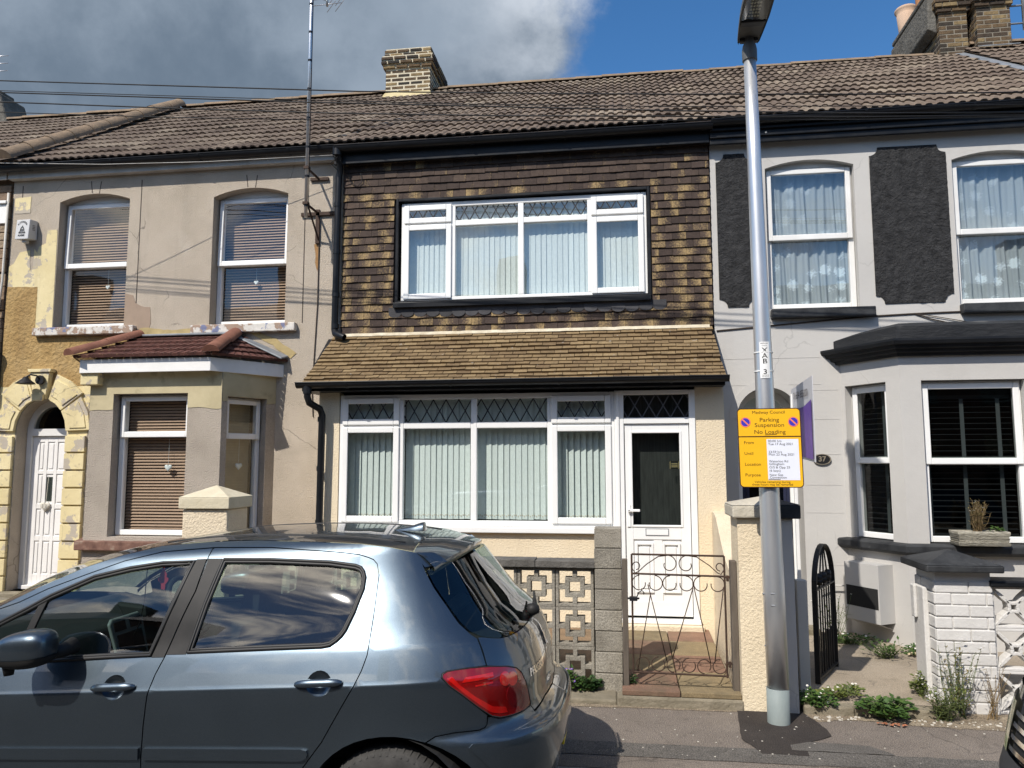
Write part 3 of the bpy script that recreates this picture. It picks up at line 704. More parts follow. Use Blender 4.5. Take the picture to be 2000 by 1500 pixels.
layer('cream_render', [(-7.398, 3.90), (-6.985, 3.90), (-6.985, 3.36), (-6.76, 3.36), (-6.762, 4.62), (-6.90, 4.62), (-6.91, 4.46), (-7.0, 4.42), (-7.02, 4.34), (-7.06, 4.40), (-7.075, 4.12), (-7.11, 4.12), (-7.12, 4.38), (-7.26, 4.36), (-7.33, 4.22), (-7.398, 4.18)], .005, M['cream_old'], .008, (0, 1, 2, 3, 15), 6)
layer('cream_render', [(-7.37, 4.85), (-7.15, 4.85), (-7.15, 5.06), (-7.37, 5.04)], .005, M['cream_old'], .006, (), 8)
layer('brown_render', [(-5.823, 3.36), (-5.50, 3.36), (-5.47, 3.50), (-5.49, 3.62), (-5.60, 3.63), (-5.68, 3.68), (-5.73, 3.78), (-5.823, 3.80)], .004, M['brown_patch'], .018, (7,), 9)
layer('mortar_smear', [(-5.66, 3.26), (-4.92, 3.28), (-4.92, 3.36), (-5.2, 3.34), (-5.50, 3.375), (-5.62, 3.37)], .006, M['olive_patch'], .02, (), 12)
layer('mortar_smear', [(-4.25, 3.30), (-3.95, 3.12), (-3.72, 2.98), (-3.66, 3.03), (-3.90, 3.20), (-4.18, 3.32)], .006, M['olive_patch'], .02, (), 13)
# scored joints in the render
mb = MB()
for (a, z0, z1) in ((-5.683, 3.66, 5.19), (-3.60, 3.38, 5.22), (-7.28, 4.95, 5.2)): mb.fbox(F0, a, a + .012, z0, z1, -.01, .0015)
for x0, x1, z0, zs, zt in wx:
    c = (x0 + x1) / 2
    mb.extr([F0.p(c - .045, zt + .01, .0015), F0.p(c - .035, zt + .01, .0015), F0.p(c - .055, zt + .16, .0015), F0.p(c - .065, zt + .16, .0015)], (0, .01, 0))
    mb.extr([F0.p(c + .05, zt + .0, .0015), F0.p(c + .06, zt + .0, .0015), F0.p(c + .08, zt + .15, .0015), F0.p(c + .07, zt + .15, .0015)], (0, .01, 0))
mb.build('render_joint', M['cable'], LH)

def sash_window(house, F, a0, a1, z0, z1, zt, d, pm, fw=.05, open_top=.02, top=None, fm=None):
    fm = fm or M['upvc']
    mb = MB()
    ring(mb, F, a0, a1, z0, z1, fw, d - .07, d, wb=.055)
    mb.fbox(F, a0 + fw, a1 - fw, zt - .03, zt + .03, d - .07, d - .002)
    if top: mb.fbox(F, a0, a1, z1 + .0005, top, d - .07, d - .004)
    w = mb.build('window', fm, house, bevel=.006)
    mb = MB(); b = .05
    A0, A1, Z0, Z1 = a0 + .018, a1 - .018, zt - .035, z1 - .02
    pts = lambda zz, dd: None
    def tilt(z): return open_top * (Z1 - z) / (Z1 - Z0)
    for (p0, p1, q0, q1) in ((A0, A0 + b, Z0, Z1), (A1 - b, A1, Z0, Z1), (A0 + b, A1 - b, Z1 - b, Z1), (A0 + b, A1 - b, Z0, Z0 + b + .01)):
        mb.hexa([F.p(a, z, d + .004 + dd + tilt(z)) for z in (q0, q1) for a, dd in ((p0, 0), (p1, 0), (p1, .022), (p0, .022))])
    mb.build('sash', fm, w, bevel=.006)
    m2 = MB()
    m2.quad(F.p(A0 + b, Z0 + b, d + .008 + tilt(Z0 + b)), F.p(A1 - b, Z0 + b, d + .008 + tilt(Z0 + b)), F.p(A1 - b, Z1 - b, d + .008 + tilt(Z1 - b)), F.p(A0 + b, Z1 - b, d + .008 + tilt(Z1 - b)))
    m2.build('pane', pm, w, recalc=False)
    pane('pane', w, F, [(a0 + fw, a1 - fw, z0 + .055, zt - .03)], d - .03, pm)
    return w
for (x0, x1, z0, zs, zt), tr in zip(wx, (4.19, 4.145)):
    sash_window(LH, F0, x0 + .004, x1 - .004, z0 + .012, zt - .075, tr, -.14, M['glass'], top=zt + .03)
for (a, b, z) in ((-6.968, -5.655, 3.40), (-4.93, -3.655, 3.378)):
    mb = MB(); mb.fbox(F0, a, b, z - .095, z, -.13, .075)
    mb.build('window_sill', M['oldsill'], LH, bevel=.008)
slat_blind('venetian_blind', 'brown slatted blind in the upper window beside the alarm box', F0, -6.72, -5.86, 3.46, 5.0, -.25, .0335, M['wood_blind'], group='brown venetian blinds in the beige house')
slat_blind('venetian_blind', 'brown slatted blind in the upper window beside the aerial mast', F0, -4.70, -3.845, 3.44, 4.96, -.25, .0335, M['wood_blind'], group='brown venetian blinds in the beige house')

# door surround of rusticated blocks and a keystone
mb = MB(); rn = random.Random(3)
zb = [.02, .27, .475, .68, .885, 1.09, 1.295, 1.50, 1.705, 1.91, 2.115]
for i in range(10):
    mb.fbox(F0, -6.478, -6.222, zb[i] + .008, zb[i + 1] - .012, .004, .038, 0, rn.random())
    mb.fbox(F0, -7.395, -7.168, zb[i] + .008, zb[i + 1] - .012, .004, .038, 0, rn.random())
cx, cz = -6.82, 2.15
for (t0, t1, r) in ((2, 38, .66), (40, 74, .70), (106, 140, .70), (142, 178, .60)):
    pts = []
    for t in (t0, (t0 + t1) / 2, t1): pts.append((cx + .345 * math.cos(math.radians(t)), cz + .40 * math.sin(math.radians(t))))
    for t in (t1, (t0 + t1) / 2, t0): pts.append((max(-7.396, cx + r * math.cos(math.radians(t))), cz + min(.69, r * 1.02 * math.sin(math.radians(t)))))
    prism2(mb, F0, pts, .004, .04)
    inn = [(cx + (p[0] - cx) * (.97 if k > 2 else 1.1), cz + (p[1] - cz) * (.95 if k > 2 else 1.1)) for k, p in enumerate(pts)]
    cxm = sum(p[0] for p in inn) / 6; czm = sum(p[1] for p in inn) / 6
    inn = [(cxm + (p[0] - cxm) * .82, czm + (p[1] - czm) * .82) for p in inn]
    prism2(mb, F0, inn, .03, .052)
prism2(mb, F0, [(-6.90, 2.545), (-6.74, 2.545), (-6.70, 2.86), (-6.955, 2.86)], .004, .075)
prism2(mb, F0, [(-6.965, 2.862), (-6.675, 2.862), (-6.665, 2.90), (-6.975, 2.90)], .004, .095)
prism2(mb, F0, [(-6.885, 2.52), (-6.755, 2.52), (-6.74, 2.60), (-6.90, 2.60)], .075, .105)
mb.build('door_surround', M['cream_old'], LH, bevel=.0045)
# lower render below the bay sill and the door step
mb = MB(); mb.box(-7.3, -6.3, 7.85, 8.19, .0, .20); mb.box(-7.2, -6.44, 8.05, 8.36, .20, .30)
mb.build('doorstep', M['stepcon'], LH, bevel=.01)
# the panelled door under a half-round fanlight
mb = MB(); d = -.17
mb.fbox(F0, -7.148, -7.085, .30, 2.2, d - .09, d); mb.fbox(F0, -6.552, -6.492, .30, 2.2, d - .09, d)
mb.fbox(F0, -7.085, -6.552, 2.115, 2.2, d - .09, d + .004)
outer = [(-7.148, 2.2)] + arch(-7.148, -6.492, 2.2, 2.545, 18)[::-1] + []
inn = arch(-7.07, -6.565, 2.2, 2.47, 18)
pts = arch(-7.148, -6.492, 2.2, 2.545, 18)
for i in range(18):
    a, b, c, e = pts[i], pts[i + 1], inn[i + 1], inn[i]
    mb.hexa([F0.p(*q, dd) for dd in (d - .08, d) for q in (a, b, c, e)])
door = mb.build('door', M['upvc_old'], LH, recalc=True)
mb = MB(); dl = d - .03
mb.fbox(F0, -7.083, -6.554, .33, 2.112, dl - .04, dl - .012)
st = [(-7.083, -6.995), (-6.93, -6.885), (-6.795, -6.752), (-6.64, -6.554)]
cols = [(-6.995, -6.93 + .0), (-6.885, -6.795), (-6.752, -6.64)]
for a, b in st: mb.fbox(F0, a, b, .33, 2.112, dl - .012, dl)
rows = [(.33, .47), (.86, .92), (1.24, 1.30), (1.655, 1.70), (2.04, 2.112)]
for i, (p, q) in enumerate(zip([s[1] for s in st[:-1]], [s[0] for s in st[1:]])):
    for z0, z1 in rows: mb.fbox(F0, p, q, z0, z1, dl - .012, dl - .0005)
    for k in range(4):
        z0, z1 = rows[k][1] + .02, rows[k + 1][0] - .02
        if i == 1 and k == 2: continue
        mb.fbox(F0, p + .015, q - .015, z0, z1, dl - .0115, dl - .003)
mb.fbox(F0, -7.10, -6.53, .30, .345, dl - .02, d + .03)
mb.build('door_leaf', M['whitepaint_dirty'], door, bevel=.005)
mb = MB()
mb.fbox(F0, -6.882, -6.80, 1.33, 1.62, dl - .0115, dl - .008); mb.build('door_glass', M['glass_dark'], door)
mb = MB()
mb.sheet(arch(-7.07, -6.565, 2.2, 2.47, 18), (), lambda x, z: Vector((x, YF + .20, z)))
mb.build('fanlight_glass', M['glass_dark'], door, recalc=False)
mb = MB(); heart(mb, F0.p(-6.86, 1.27, dl + .02), F0, .068, .014); mb.tube([F0.p(-6.845, 1.63, dl + .006), F0.p(-6.85, 1.5, dl + .010), F0.p(-6.858, 1.305, dl + .014)], .003, 6)
for (x, z) in ((-.022, .02), (.022, .02), (-.022, -.002), (.022, -.002), (0, -.024)): mb.lathe([(.006, -.003), (.012, 0), (.006, .003)], F0.p(-6.86 + x, 1.27 + z, dl + .036), 10, axis='y')
o = mb.build('heart_ornament', mat('cream_stone_heart', flat((.58, .55, .48), .1), 30, rough=.8, bump=(60, .4, .004)), auto=50, loc=F0.p(-6.86, 1.27, dl)); tag(o, 'cream carved heart hanging on the white panelled door', 'heart ornament')
# wall lamp over the door
WL = thing('wall_lamp', 'small black swan neck wall lamp above the arched door', 'wall lamp', F0.p(-6.86, 2.73, .08))
mb = MB(); mb.lathe([(.0, -.03), (.055, -.03), (.055, .0), (.0, .0)], F0.p(-6.79, 2.765, .09), 18, axis='y'); mb.build('wall_plate', M['iron'], WL, auto=40)
mb = MB(); mb.tube([F0.p(-6.79, 2.765, .10), F0.p(-6.80, 2.81, .15), F0.p(-6.85, 2.82, .19), F0.p(-6.88, 2.79, .21)], .010, 8); mb.build('arm', M['iron'], WL, smooth=True)
mb = MB(); mb.lathe([(.012, .05), (.025, .045), (.04, .02), (.09, -.02), (.105, -.035), (.10, -.036), (.03, .01)], F0.p(-6.885, 2.745, .215), 22); mb.build('lamp_shade', M['iron'], WL, smooth=True)

# ---- the bay
BY = 7.6
Ff = Fr((0, BY, 0)); FR = Fr((-4.21, BY, 0), (.322, .6, 0)); FL = Fr((-6.072, YF, 0), (.322, -.6, 0)); CL = math.hypot(.322, .6)
mb = MB()
fh = [(-5.47, 1.0), (-4.60, 1.0), (-4.60, 2.535), (-5.47, 2.535)]
mb.sheet([(-5.75, 0), (-4.21, 0), (-4.21, 2.80), (-5.75, 2.80)], [fh], lambda x, z: Ff.p(x, z))
mb.reveal(fh, lambda x, z: Ff.p(x, z), -Ff.n * .16)
ch = [(.07, 1.0), (.56, 1.0), (.56, 2.50), (.07, 2.50)]
mb.sheet([(0, 0), (CL, 0), (CL, 2.80), (0, 2.80)], [ch], lambda x, z: FR.p(x, z)); mb.reveal(ch, lambda x, z: FR.p(x, z), -FR.n * .14)
mb.sheet([(0, 0), (CL, 0), (CL, 2.80), (0, 2.80)], [ch], lambda x, z: FL.p(x, z)); mb.reveal(ch, lambda x, z: FL.p(x, z), -FL.n * .14)
mb.quad((-5.75, BY, 2.79), (-4.21, BY, 2.79), (-3.9, YF, 2.79), (-6.06, YF, 2.79))
mb.quad((-5.75, BY, .2), (-4.21, BY, .2), (-3.9, YF, .2), (-6.06, YF, .2), 1)
mb.build('bay', [M['pebble_rough'], M['dark']], LH, recalc=False)
# painted lintel band
e = .005
def lint(F, a0, a1, zc, hole):
    mb = MB()
    P = ragged([(a0, 2.80), (a1, 2.80)], 0, 9) ; rn = random.Random(int(a1 * 100))
    low = []; k = 30
    for i in range(k + 1):
        a = a0 + (a1 - a0) * i / k; low.append((a, zc + .05 * noise.noise(Vector((a * 4, zc, 3)))))
    poly = low + [(a1, 2.80), (a0, 2.80)]
    mb.sheet(poly, [hole], lambda x, z: F.p(x, z, e)); mb.build('lintel', M['cream_lintel'], LH, recalc=False)
lint(Ff, -5.75, -4.21, 2.36, [(-5.47, .9), (-4.60, .9), (-4.60, 2.535), (-5.47, 2.535)])
lint(FR, 0.002, CL, 2.44, [(.07, .9), (.56, .9), (.56, 2.50), (.07, 2.50)])
lint(FL, 0, CL - .002, 2.44, [(.07, .9), (.56, .9), (.56, 2.50), (.07, 2.50)])
w = sash_window(LH, Ff, -5.463, -4.605, 1.01, 2.53, 2.10, -.12, M['glass'], fw=.06, open_top=0)
w = sash_window(LH, FR, .075, .555, 1.01, 2.495, 2.08, -.10, M['glass'], fw=.05, open_top=0)
w = sash_window(LH, FL, .075, .555, 1.01, 2.495, 2.08, -.10, M['glass'], fw=.05, open_top=0)
mb = MB()
mb.extr([(-5.80, BY - .07, .86), (-4.16, BY - .07, .86), (-3.83, YF, .86), (-6.14, YF, .86)], (0, 0, .10))
mb.build('bay_sill', M['redsill'], LH, bevel=.01)
slat_blind('venetian_blind', 'wide brown slatted blind in the front of the red tiled bay', Ff, -5.42, -4.64, 1.06, 2.50, -.23, .0335, M['wood_blind'], group='brown venetian blinds in the beige house')
slat_blind('venetian_blind', 'narrow tan slatted blind in the angled side of the red tiled bay', FR, .16, .50, 1.06, 2.46, -.22, .030, mat('tan_blind_slat', flat((.40, .31, .18), .1), 10, rough=.6), tilt=66)
HM = mat('white_ceramic_heart', flat((.72, .76, .74), .06), 20, rough=.5)
def hheart(F, a, z, d, s, label, top):
    mb = MB(); heart(mb, F.p(a, z, d), F, s, .012); mb.tube([F.p(a, z + s * .5, d), F.p(a, top, d)], .0012, 5)
    o = mb.build('heart_ornament', HM, auto=60, loc=F.p(a, z, d)); tag(o, label, 'heart ornament')
hheart(Ff, -4.90, 1.735, -.17, .045, 'white heart on a thread in the front bay window', 2.05)
hheart(FR, .33, 1.75, -.15, .045, 'white heart in the narrow angled bay window', 2.05)
hheart(F0, -6.20, 3.93, -.20, .032, 'small white heart in the upper window beside the alarm box', 4.15)
hheart(F0, -4.27, 3.92, -.20, .032, 'small white heart in the upper window beside the aerial mast', 4.1)
# bay fascia and red roof
mb = MB()
E = [(-6.25, YF), (-5.80, 7.47), (-4.285, 7.47), (-3.80, YF)]
for i in range(3):
    (xa, ya), (xb, yb) = E[i], E[i + 1]
    F = Fr((xa, ya, 0), (xb - xa, yb - ya, 0)); L = math.hypot(xb - xa, yb - ya)
    mb.fbox(F, 0, L, 2.755, 2.90, -.02, 0)
mb.sheet([(-6.25, YF), (-5.80, 7.49), (-4.285, 7.49), (-3.80, YF)], (), lambda x, y: Vector((x, y, 2.768)))
mb.build('bay_fascia', M['white_paint'], LH, bevel=.004)
mb = MB(); mb.box(-5.81, -5.60, 7.50, 8.0, 2.63, 2.765); mb.build('bay_bracket', M['cream_old'], LH, bevel=.01)
T1, T2 = Vector((-5.58, YF, 3.25)), Vector((-4.37, YF, 3.25))
B0, B1, B2, B3 = Vector((-6.30, YF, 2.93)), Vector((-5.84, 7.42, 2.915)), Vector((-4.25, 7.42, 2.915)), Vector((-3.76, YF, 2.93))
mb = MB()
def courses(bl, br, tl, tr, n, th=.022, rib=.085):
    nrm = (br - bl).cross(tl - bl).normalized()
    for i in range(n):
        f0, f1 = i / n, (i + 1.15) / n
        a, b = bl.lerp(tl, f0), br.lerp(tr, f0); c, d_ = br.lerp(tr, min(1, f1)), bl.lerp(tl, min(1, f1))
        L = (b - a).length; k = max(2, int(L / rib)); 
        for j in range(k):
            for (s0, s1, h) in ((0, .72, 1), (.72, 1, .35)):
                g0, g1 = (j + s0) / k, (j + s1) / k
                p = [a.lerp(b, g0), a.lerp(b, g1), d_.lerp(c, g1), d_.lerp(c, g0)]
                up = [p[0] + nrm * (th * (.5 + .5 * h) + .012), p[1] + nrm * (th * (.5 + .5 * h) + .012), p[2] + nrm * .010 * h, p[3] + nrm * .010 * h]
                mb.add(up + [p[0], p[1]], [(0, 1, 2, 3), (4, 5, 1, 0)], 0, random.random())
courses(B1, B2, T1, T2, 5); courses(B2, B3, T2, T2 + Vector((.04, 0, 0)), 5); courses(B0, B1, T1 - Vector((.04, 0, 0)), T1, 5)
br = mb.build('bay_roof', M['redtile'], LH, recalc=False)
mb = MB()
ridge_run(mb, B1 + Vector((-.02, -.05, .03)), T1 + Vector((0, -.05, .03)), .085, .36, 5, .8); mb.build('hip_tile', M['redridge'], br, auto=50, recalc=False); mb = MB(); ridge_run(mb, B2 + Vector((.02, -.05, .03)), T2 + Vector((0, -.05, .03)), .085, .36, 6, .8)
mb.build('hip_tile', M['redridge'], br, auto=50, recalc=False)
mb = MB()
mb.extr([Vector((T2.x - .1, YF - .015, 3.30)), Vector((B3.x + .02, YF - .015, 2.98)), Vector((B3.x - .01, YF - .14, 2.945)), Vector((T2.x - .02, YF - .14, 3.235))], (0, .0, .02))
mb.box(-5.7, -4.3, YF - .10, YF - .008, 3.255, 3.28)
mb.build('flashing', M['lead'], br, bevel=.006)

# fascia, gutter, roof
mb = MB(); mb.box(-7.42, -3.22, 8.115, 8.135, 5.262, 5.41); mb.box(-7.42, -3.22, 8.135, 8.199, 5.262, 5.275)
mb.build('fascia', M['fascia_grey'], LH, bevel=.004)
gutter('gutter', LH, -7.62, -3.18, 8.045, 5.383, M['black_plastic'], .058)
lroof = roof_tiles('roof', LH, -7.26, -3.05, M['rooftile'], seed=3)
mb = MB(); ridge_run(mb, (-7.2, 11.4, 7.72), (-3.05, 11.4, 7.72), .085, .42, 3)
mb.build('ridge_tile', M['ridge'], lroof, auto=50, recalc=False)
mb = MB(); ridge_run(mb, (-7.33, 7.92, 5.44), (-7.22, 11.3, 7.74), .12, .40, 4, .9)
mb.build('party_ridge_tile', M['ridge'], lroof, auto=50, recalc=False)

# alarm box with its lettering
def hang(F, a, z, d): return F.p(a, z, d)
AB = thing('alarm_box', 'grey burglar alarm box with a bell emblem on the beige wall', 'alarm box', F0.p(-7.08, 4.6, 0))
a0, a1, z0, z1 = -7.215, -7.035, 4.475, 4.735
mb = MB()
mb.hexa([F0.p(a0, z0 + .02, .005), F0.p(a1, z0 + .02, .005), F0.p(a1, z0, .15), F0.p(a0, z0, .15), F0.p(a0, z1, .005), F0.p(a1, z1, .005), F0.p(a1, z1 - .01, .13), F0.p(a0, z1 - .01, .13)])
mb.fbox(F0, a0 + .06, a0 + .12, z0 - .03, z0 + .02, .05, .11)
mb.build('case', mat('pale_grey_alarm_case', flat((.52, .52, .52), .04), 6, rough=.5), AB, bevel=.008)
mb = MB()
fnA = lambda cx, cz: (lambda x, y: F0.p((a0 + a1) / 2 + cx + x, (z0 + z1) / 2 + cz + y, .1435 - (cz + y) * .077))
put_text(mb, 'ALARMS', .033, fnA(-.005, -.082), bold=.001, sx=.72)
for i, ch in enumerate('ALEXANDRA'):
    t = math.radians(62 - i * 15.5)
    vs, fs = text_shape(ch, .03, bold=.0008)
    cxx, czz = -.004 - math.sin(t) * .062 * 1.0, .028 + math.cos(t) * .062
    mb.add([fnA(cxx, czz)(v.x * .8 * math.cos(t) - v.y * math.sin(t), v.x * .8 * math.sin(t) + v.y * math.cos(t)) for v in vs], fs)
bell = [(-.045, -.055), (.045, -.055), (.045, -.046), (.03, -.030), (.024, .005), (.012, .026), (.004, .03), (.004, .042), (-.004, .042), (-.004, .03), (-.012, .026), (-.024, .005), (-.03, -.030), (-.045, -.046)]
inb = [(-.027, -.043), (.027, -.043), (.018, -.026), (.015, .002), (.007, .018), (-.007, .018), (-.015, .002), (-.018, -.026)]
mb.sheet(bell, [inb], lambda x, z: fnA(0, 0)(x, z)); 
for zz in (-.010, -.022, -.034): mb.add([fnA(0, 0)(x, z) for x, z in ((-.012, zz), (.012, zz), (.012, zz + .006), (-.012, zz + .006))], [(0, 1, 2, 3)])
mb.build('lettering', M['iron'], AB, recalc=False)
mb = MB()
for i in range(4): mb.hexa([Vector((a1 + .001, YF - d_, z)) + Vector((e_, 0, 0)) for e_ in (0, .002) for d_, z in ((.05, 4.66 - i * .018), (.09, 4.655 - i * .018), (.09, 4.661 - i * .018), (.05, 4.666 - i * .018))])
mb.build('vent', M['iron'], AB)

# TV aerial on a banded mast
AE = thing('tv_aerial', 'tall banded silver aerial mast bracketed to the beige wall', 'aerial', F0.p(-3.43, 4.5, .35))
SIL = mat('brushed_aluminium', flat((.62, .62, .63), .06), 12, rough=.35, metallic=.85)
mb = MB(); mx, my = -3.432, YF - .355
mb.tube([(mx, my, 4.50), (mx - .0, my, 9.0)], .019, 12); mb.build('mast', SIL, AE, smooth=True)
mb = MB()
for k in range(13): mb.tube([(mx, my, 4.62 + k * .34), (mx, my, 4.645 + k * .34)], .0215, 12)
mb.tube([(mx + .02, my + .02, 4.6), (mx + .021, my + .005, 7.0), (mx + .021, my + .004, 8.6)], .004, 6)
mb.build('tape_band', M['black_plastic'], AE)
mb = MB()
mb.tube([(mx, my, 7.12), (mx + .28, my + .02, 7.15)], .010, 8)
for dx in (.06, .16, .26):
    for zz in (7.10, 7.03): mb.tube([(mx + dx - .05, my - .2 + .4 * (dx > .1), zz), (mx + dx + .13, my + .0, zz)], .004, 6)
mb.tube([(mx + .02, my, 7.06), (mx + .36, my, 7.08)], .005, 6); mb.tube([(mx + .02, my, 6.99), (mx + .36, my, 7.0)], .005, 6)
mb.box(mx + .18, mx + .20, my - .012, my + .012, 6.97, 7.16)
mb.build('antenna_rod', SIL, AE, smooth=True)
mb = MB()
mb.tube([(mx, my, 4.66), (mx, YF - .005, 4.66)], .014, 6); mb.tube([(mx, my + .05, 4.655), (mx + .02, YF - .015, 4.33)], .012, 6)
mb.box(mx - .20, mx + .22, YF - .03, YF - .004, 4.63, 4.67); mb.box(mx - .02, mx + .025, YF - .03, YF - .004, 4.30, 4.70)
mb.tube([(mx, my, 5.07), (mx, YF - .005, 5.07)], .014, 6); mb.box(mx - .10, mx + .12, YF - .03, YF - .004, 5.05, 5.085)
mb.box(mx - .03, mx + .03, my - .03, my + .03, 4.645, 4.675); mb.box(mx - .03, mx + .03, my - .03, my + .03, 5.055, 5.085)
mb.build('bracket', M['rusty_iron'], AE)
mb = MB(); mb.tube([(mx + .02, YF - .012, 4.4), (mx + .02, YF - .01, 3.6), (mx + .0, YF - .01, 3.1), (mx - .02, YF - .01, 2.6), (mx + .0, YF - .01, 2.3)], .006, 6)
mb.build('cable', M['cable'], AE)
mb = MB(); P = ragged([(-3.47, 4.30), (-3.40, 4.30), (-3.405, 4.05), (-3.43, 3.98), (-3.455, 4.08)], .012, .03, 3); mb.sheet(P, (), lambda x, z: Vector((x, YF - .002, z)))
mb.build('rust_stain', mat('rust_stain', flat((.30, .17, .07), .2), 20, rough=.95), LH, recalc=False)

# ================================================================== FAR-LEFT NEIGHBOUR
NH = thing('terraced_house', 'stone-clad terraced house cut by the edge, beyond the alarm box', 'house', (-9.5, YF, 0))
mb = MB(); F1 = Fr((0, YF + .01, 0))
mb.sheet([(-11.8, -.02), (-7.42, -.02), (-7.42, 5.42), (-11.8, 5.42)], (), lambda x, z: Vector((x, YF + .03, z)))
house_shell(mb, -11.8, -7.42, 5.42)
mb.build('wall', [M['stone'], M['dark']], NH, recalc=False)
mb = MB(); rn = random.Random(5); z = .0
while z < 5.2:
    h = rn.choice((.10, .13, .17)); a = -7.43
    while a > -8.3:
        w_ = rn.choice((.18, .26, .34)); mb.fbox(F1, a - w_ + .008, a, z + .004, min(z + h - .004, 5.25), -.02, rn.uniform(.02, .045), 0, rn.random()); a -= w_
    z += h
mb.build('stone_cladding', M['stone'], NH, bevel=.008)
mb = MB(); mb.fbox(F1, -8.6, -7.44, 4.72, 4.96, .03, .06); mb.fbox(F1, -8.6, -7.43, 4.965, 5.0, .03, .09); mb.build('painted_band', M['white_paint'], NH, bevel=.004)
mb = MB(); mb.tube([F1.p(-7.425, 5.1, .06), F1.p(-7.43, 4.0, .06), F1.p(-7.46, 3.55, .07), F1.p(-7.44, 3.2, .07), F1.p(-7.48, 2.9, .07)], .014, 8); mb.build('cable', M['fascia_grey'], NH, smooth=True)
mb = MB(); mb.tube([F1.p(-7.46, 3.05, .12), F1.p(-7.46, .1, .12)], .034, 12); mb.lathe([(.03, -.06), (.07, .08), (.07, .10), (.0, .10)], F1.p(-7.46, 3.05, .12), 14); mb.build('downpipe', M['soot'], NH, smooth=True)
mb = MB(); mb.box(-11.8, -7.44, 8.115, 8.135, 5.262, 5.41); mb.build('fascia', M['fascia_grey'], NH)
gutter('gutter', NH, -11.8, -7.63, 8.045, 5.383, M['black_plastic'], .058)
nroof = roof_tiles('roof', NH, -11.8, -7.27, M['rooftile'], seed=9)
mb = MB(); ridge_run(mb, (-11.8, 11.4, 7.72), (-7.3, 11.4, 7.72), .085, .42, 7); mb.build('ridge_tile', M['ridge'], nroof, auto=50, recalc=False)
mb = MB(); mb.hexa([(-11.2, 11.3, 7.3), (-11.2, 11.9, 7.3), (-10.30, 11.9, 7.3), (-10.30, 11.3, 7.3), (-11.2, 11.3, 8.3), (-11.2, 11.9, 8.3), (-10.62, 11.9, 8.22), (-10.62, 11.3, 8.22)]); mb.box(-11.0, -10.75, 11.4, 11.8, 8.2, 8.35)
mb.build('chimney', M['soot'], nroof, bevel=.03)
# ================================================================== MIDDLE HOUSE
MH = thing('terraced_house', 'tile-hung terraced house with a wide leaded window, mossy porch roof and cream lower walls', 'house', (-1.1, YF, 0))
GY = 7.7
FG = Fr((0, GY, 0)); TX0, TX1 = -3.125, .985
wh = [(-2.49, 3.56), (.335, 3.56), (.335, 4.757), (-2.49, 4.757)]
mb = MB()
mb.sheet([(-3.10, -.02), (.98, -.02), (.98, 5.42), (-3.10, 5.42)], [wh, [(-3.0, .15), (.9, .15), (.9, 2.75), (-3.0, 2.75)]], fn0)
mb.reveal(wh, fn0, (0, .2, 0))
house_shell(mb, -3.10, .98, 5.42)
mb.build('wall', [M['cable'], M['dark']], MH, recalc=False)
# cream ground-floor front
mb = MB()
gh = [(-2.935, .18), (.73, .18), (.73, 2.52), (-2.935, 2.52)]
fnG = lambda x, z: Vector((x, GY, z))
mb.sheet([(-3.16, -.02), (1.007, -.02), (1.007, 2.60), (-3.16, 2.60)], [[(-2.935, 1.075), (-.06, 1.075), (-.06, .22), (.73, .22), (.73, 2.52), (-2.935, 2.52)]], fnG)
hp = [(-2.935, 1.075), (-.06, 1.075), (-.06, .22), (.73, .22), (.73, 2.52), (-2.935, 2.52)]
mb.reveal(hp, fnG, (0, .12, 0))
for x in (-3.16, 1.007): mb.quad((x, GY, -.02), (x, YF, -.02), (x, YF, 2.60), (x, GY, 2.60))
mb.build('front_wall', M['cream'], MH, recalc=False)
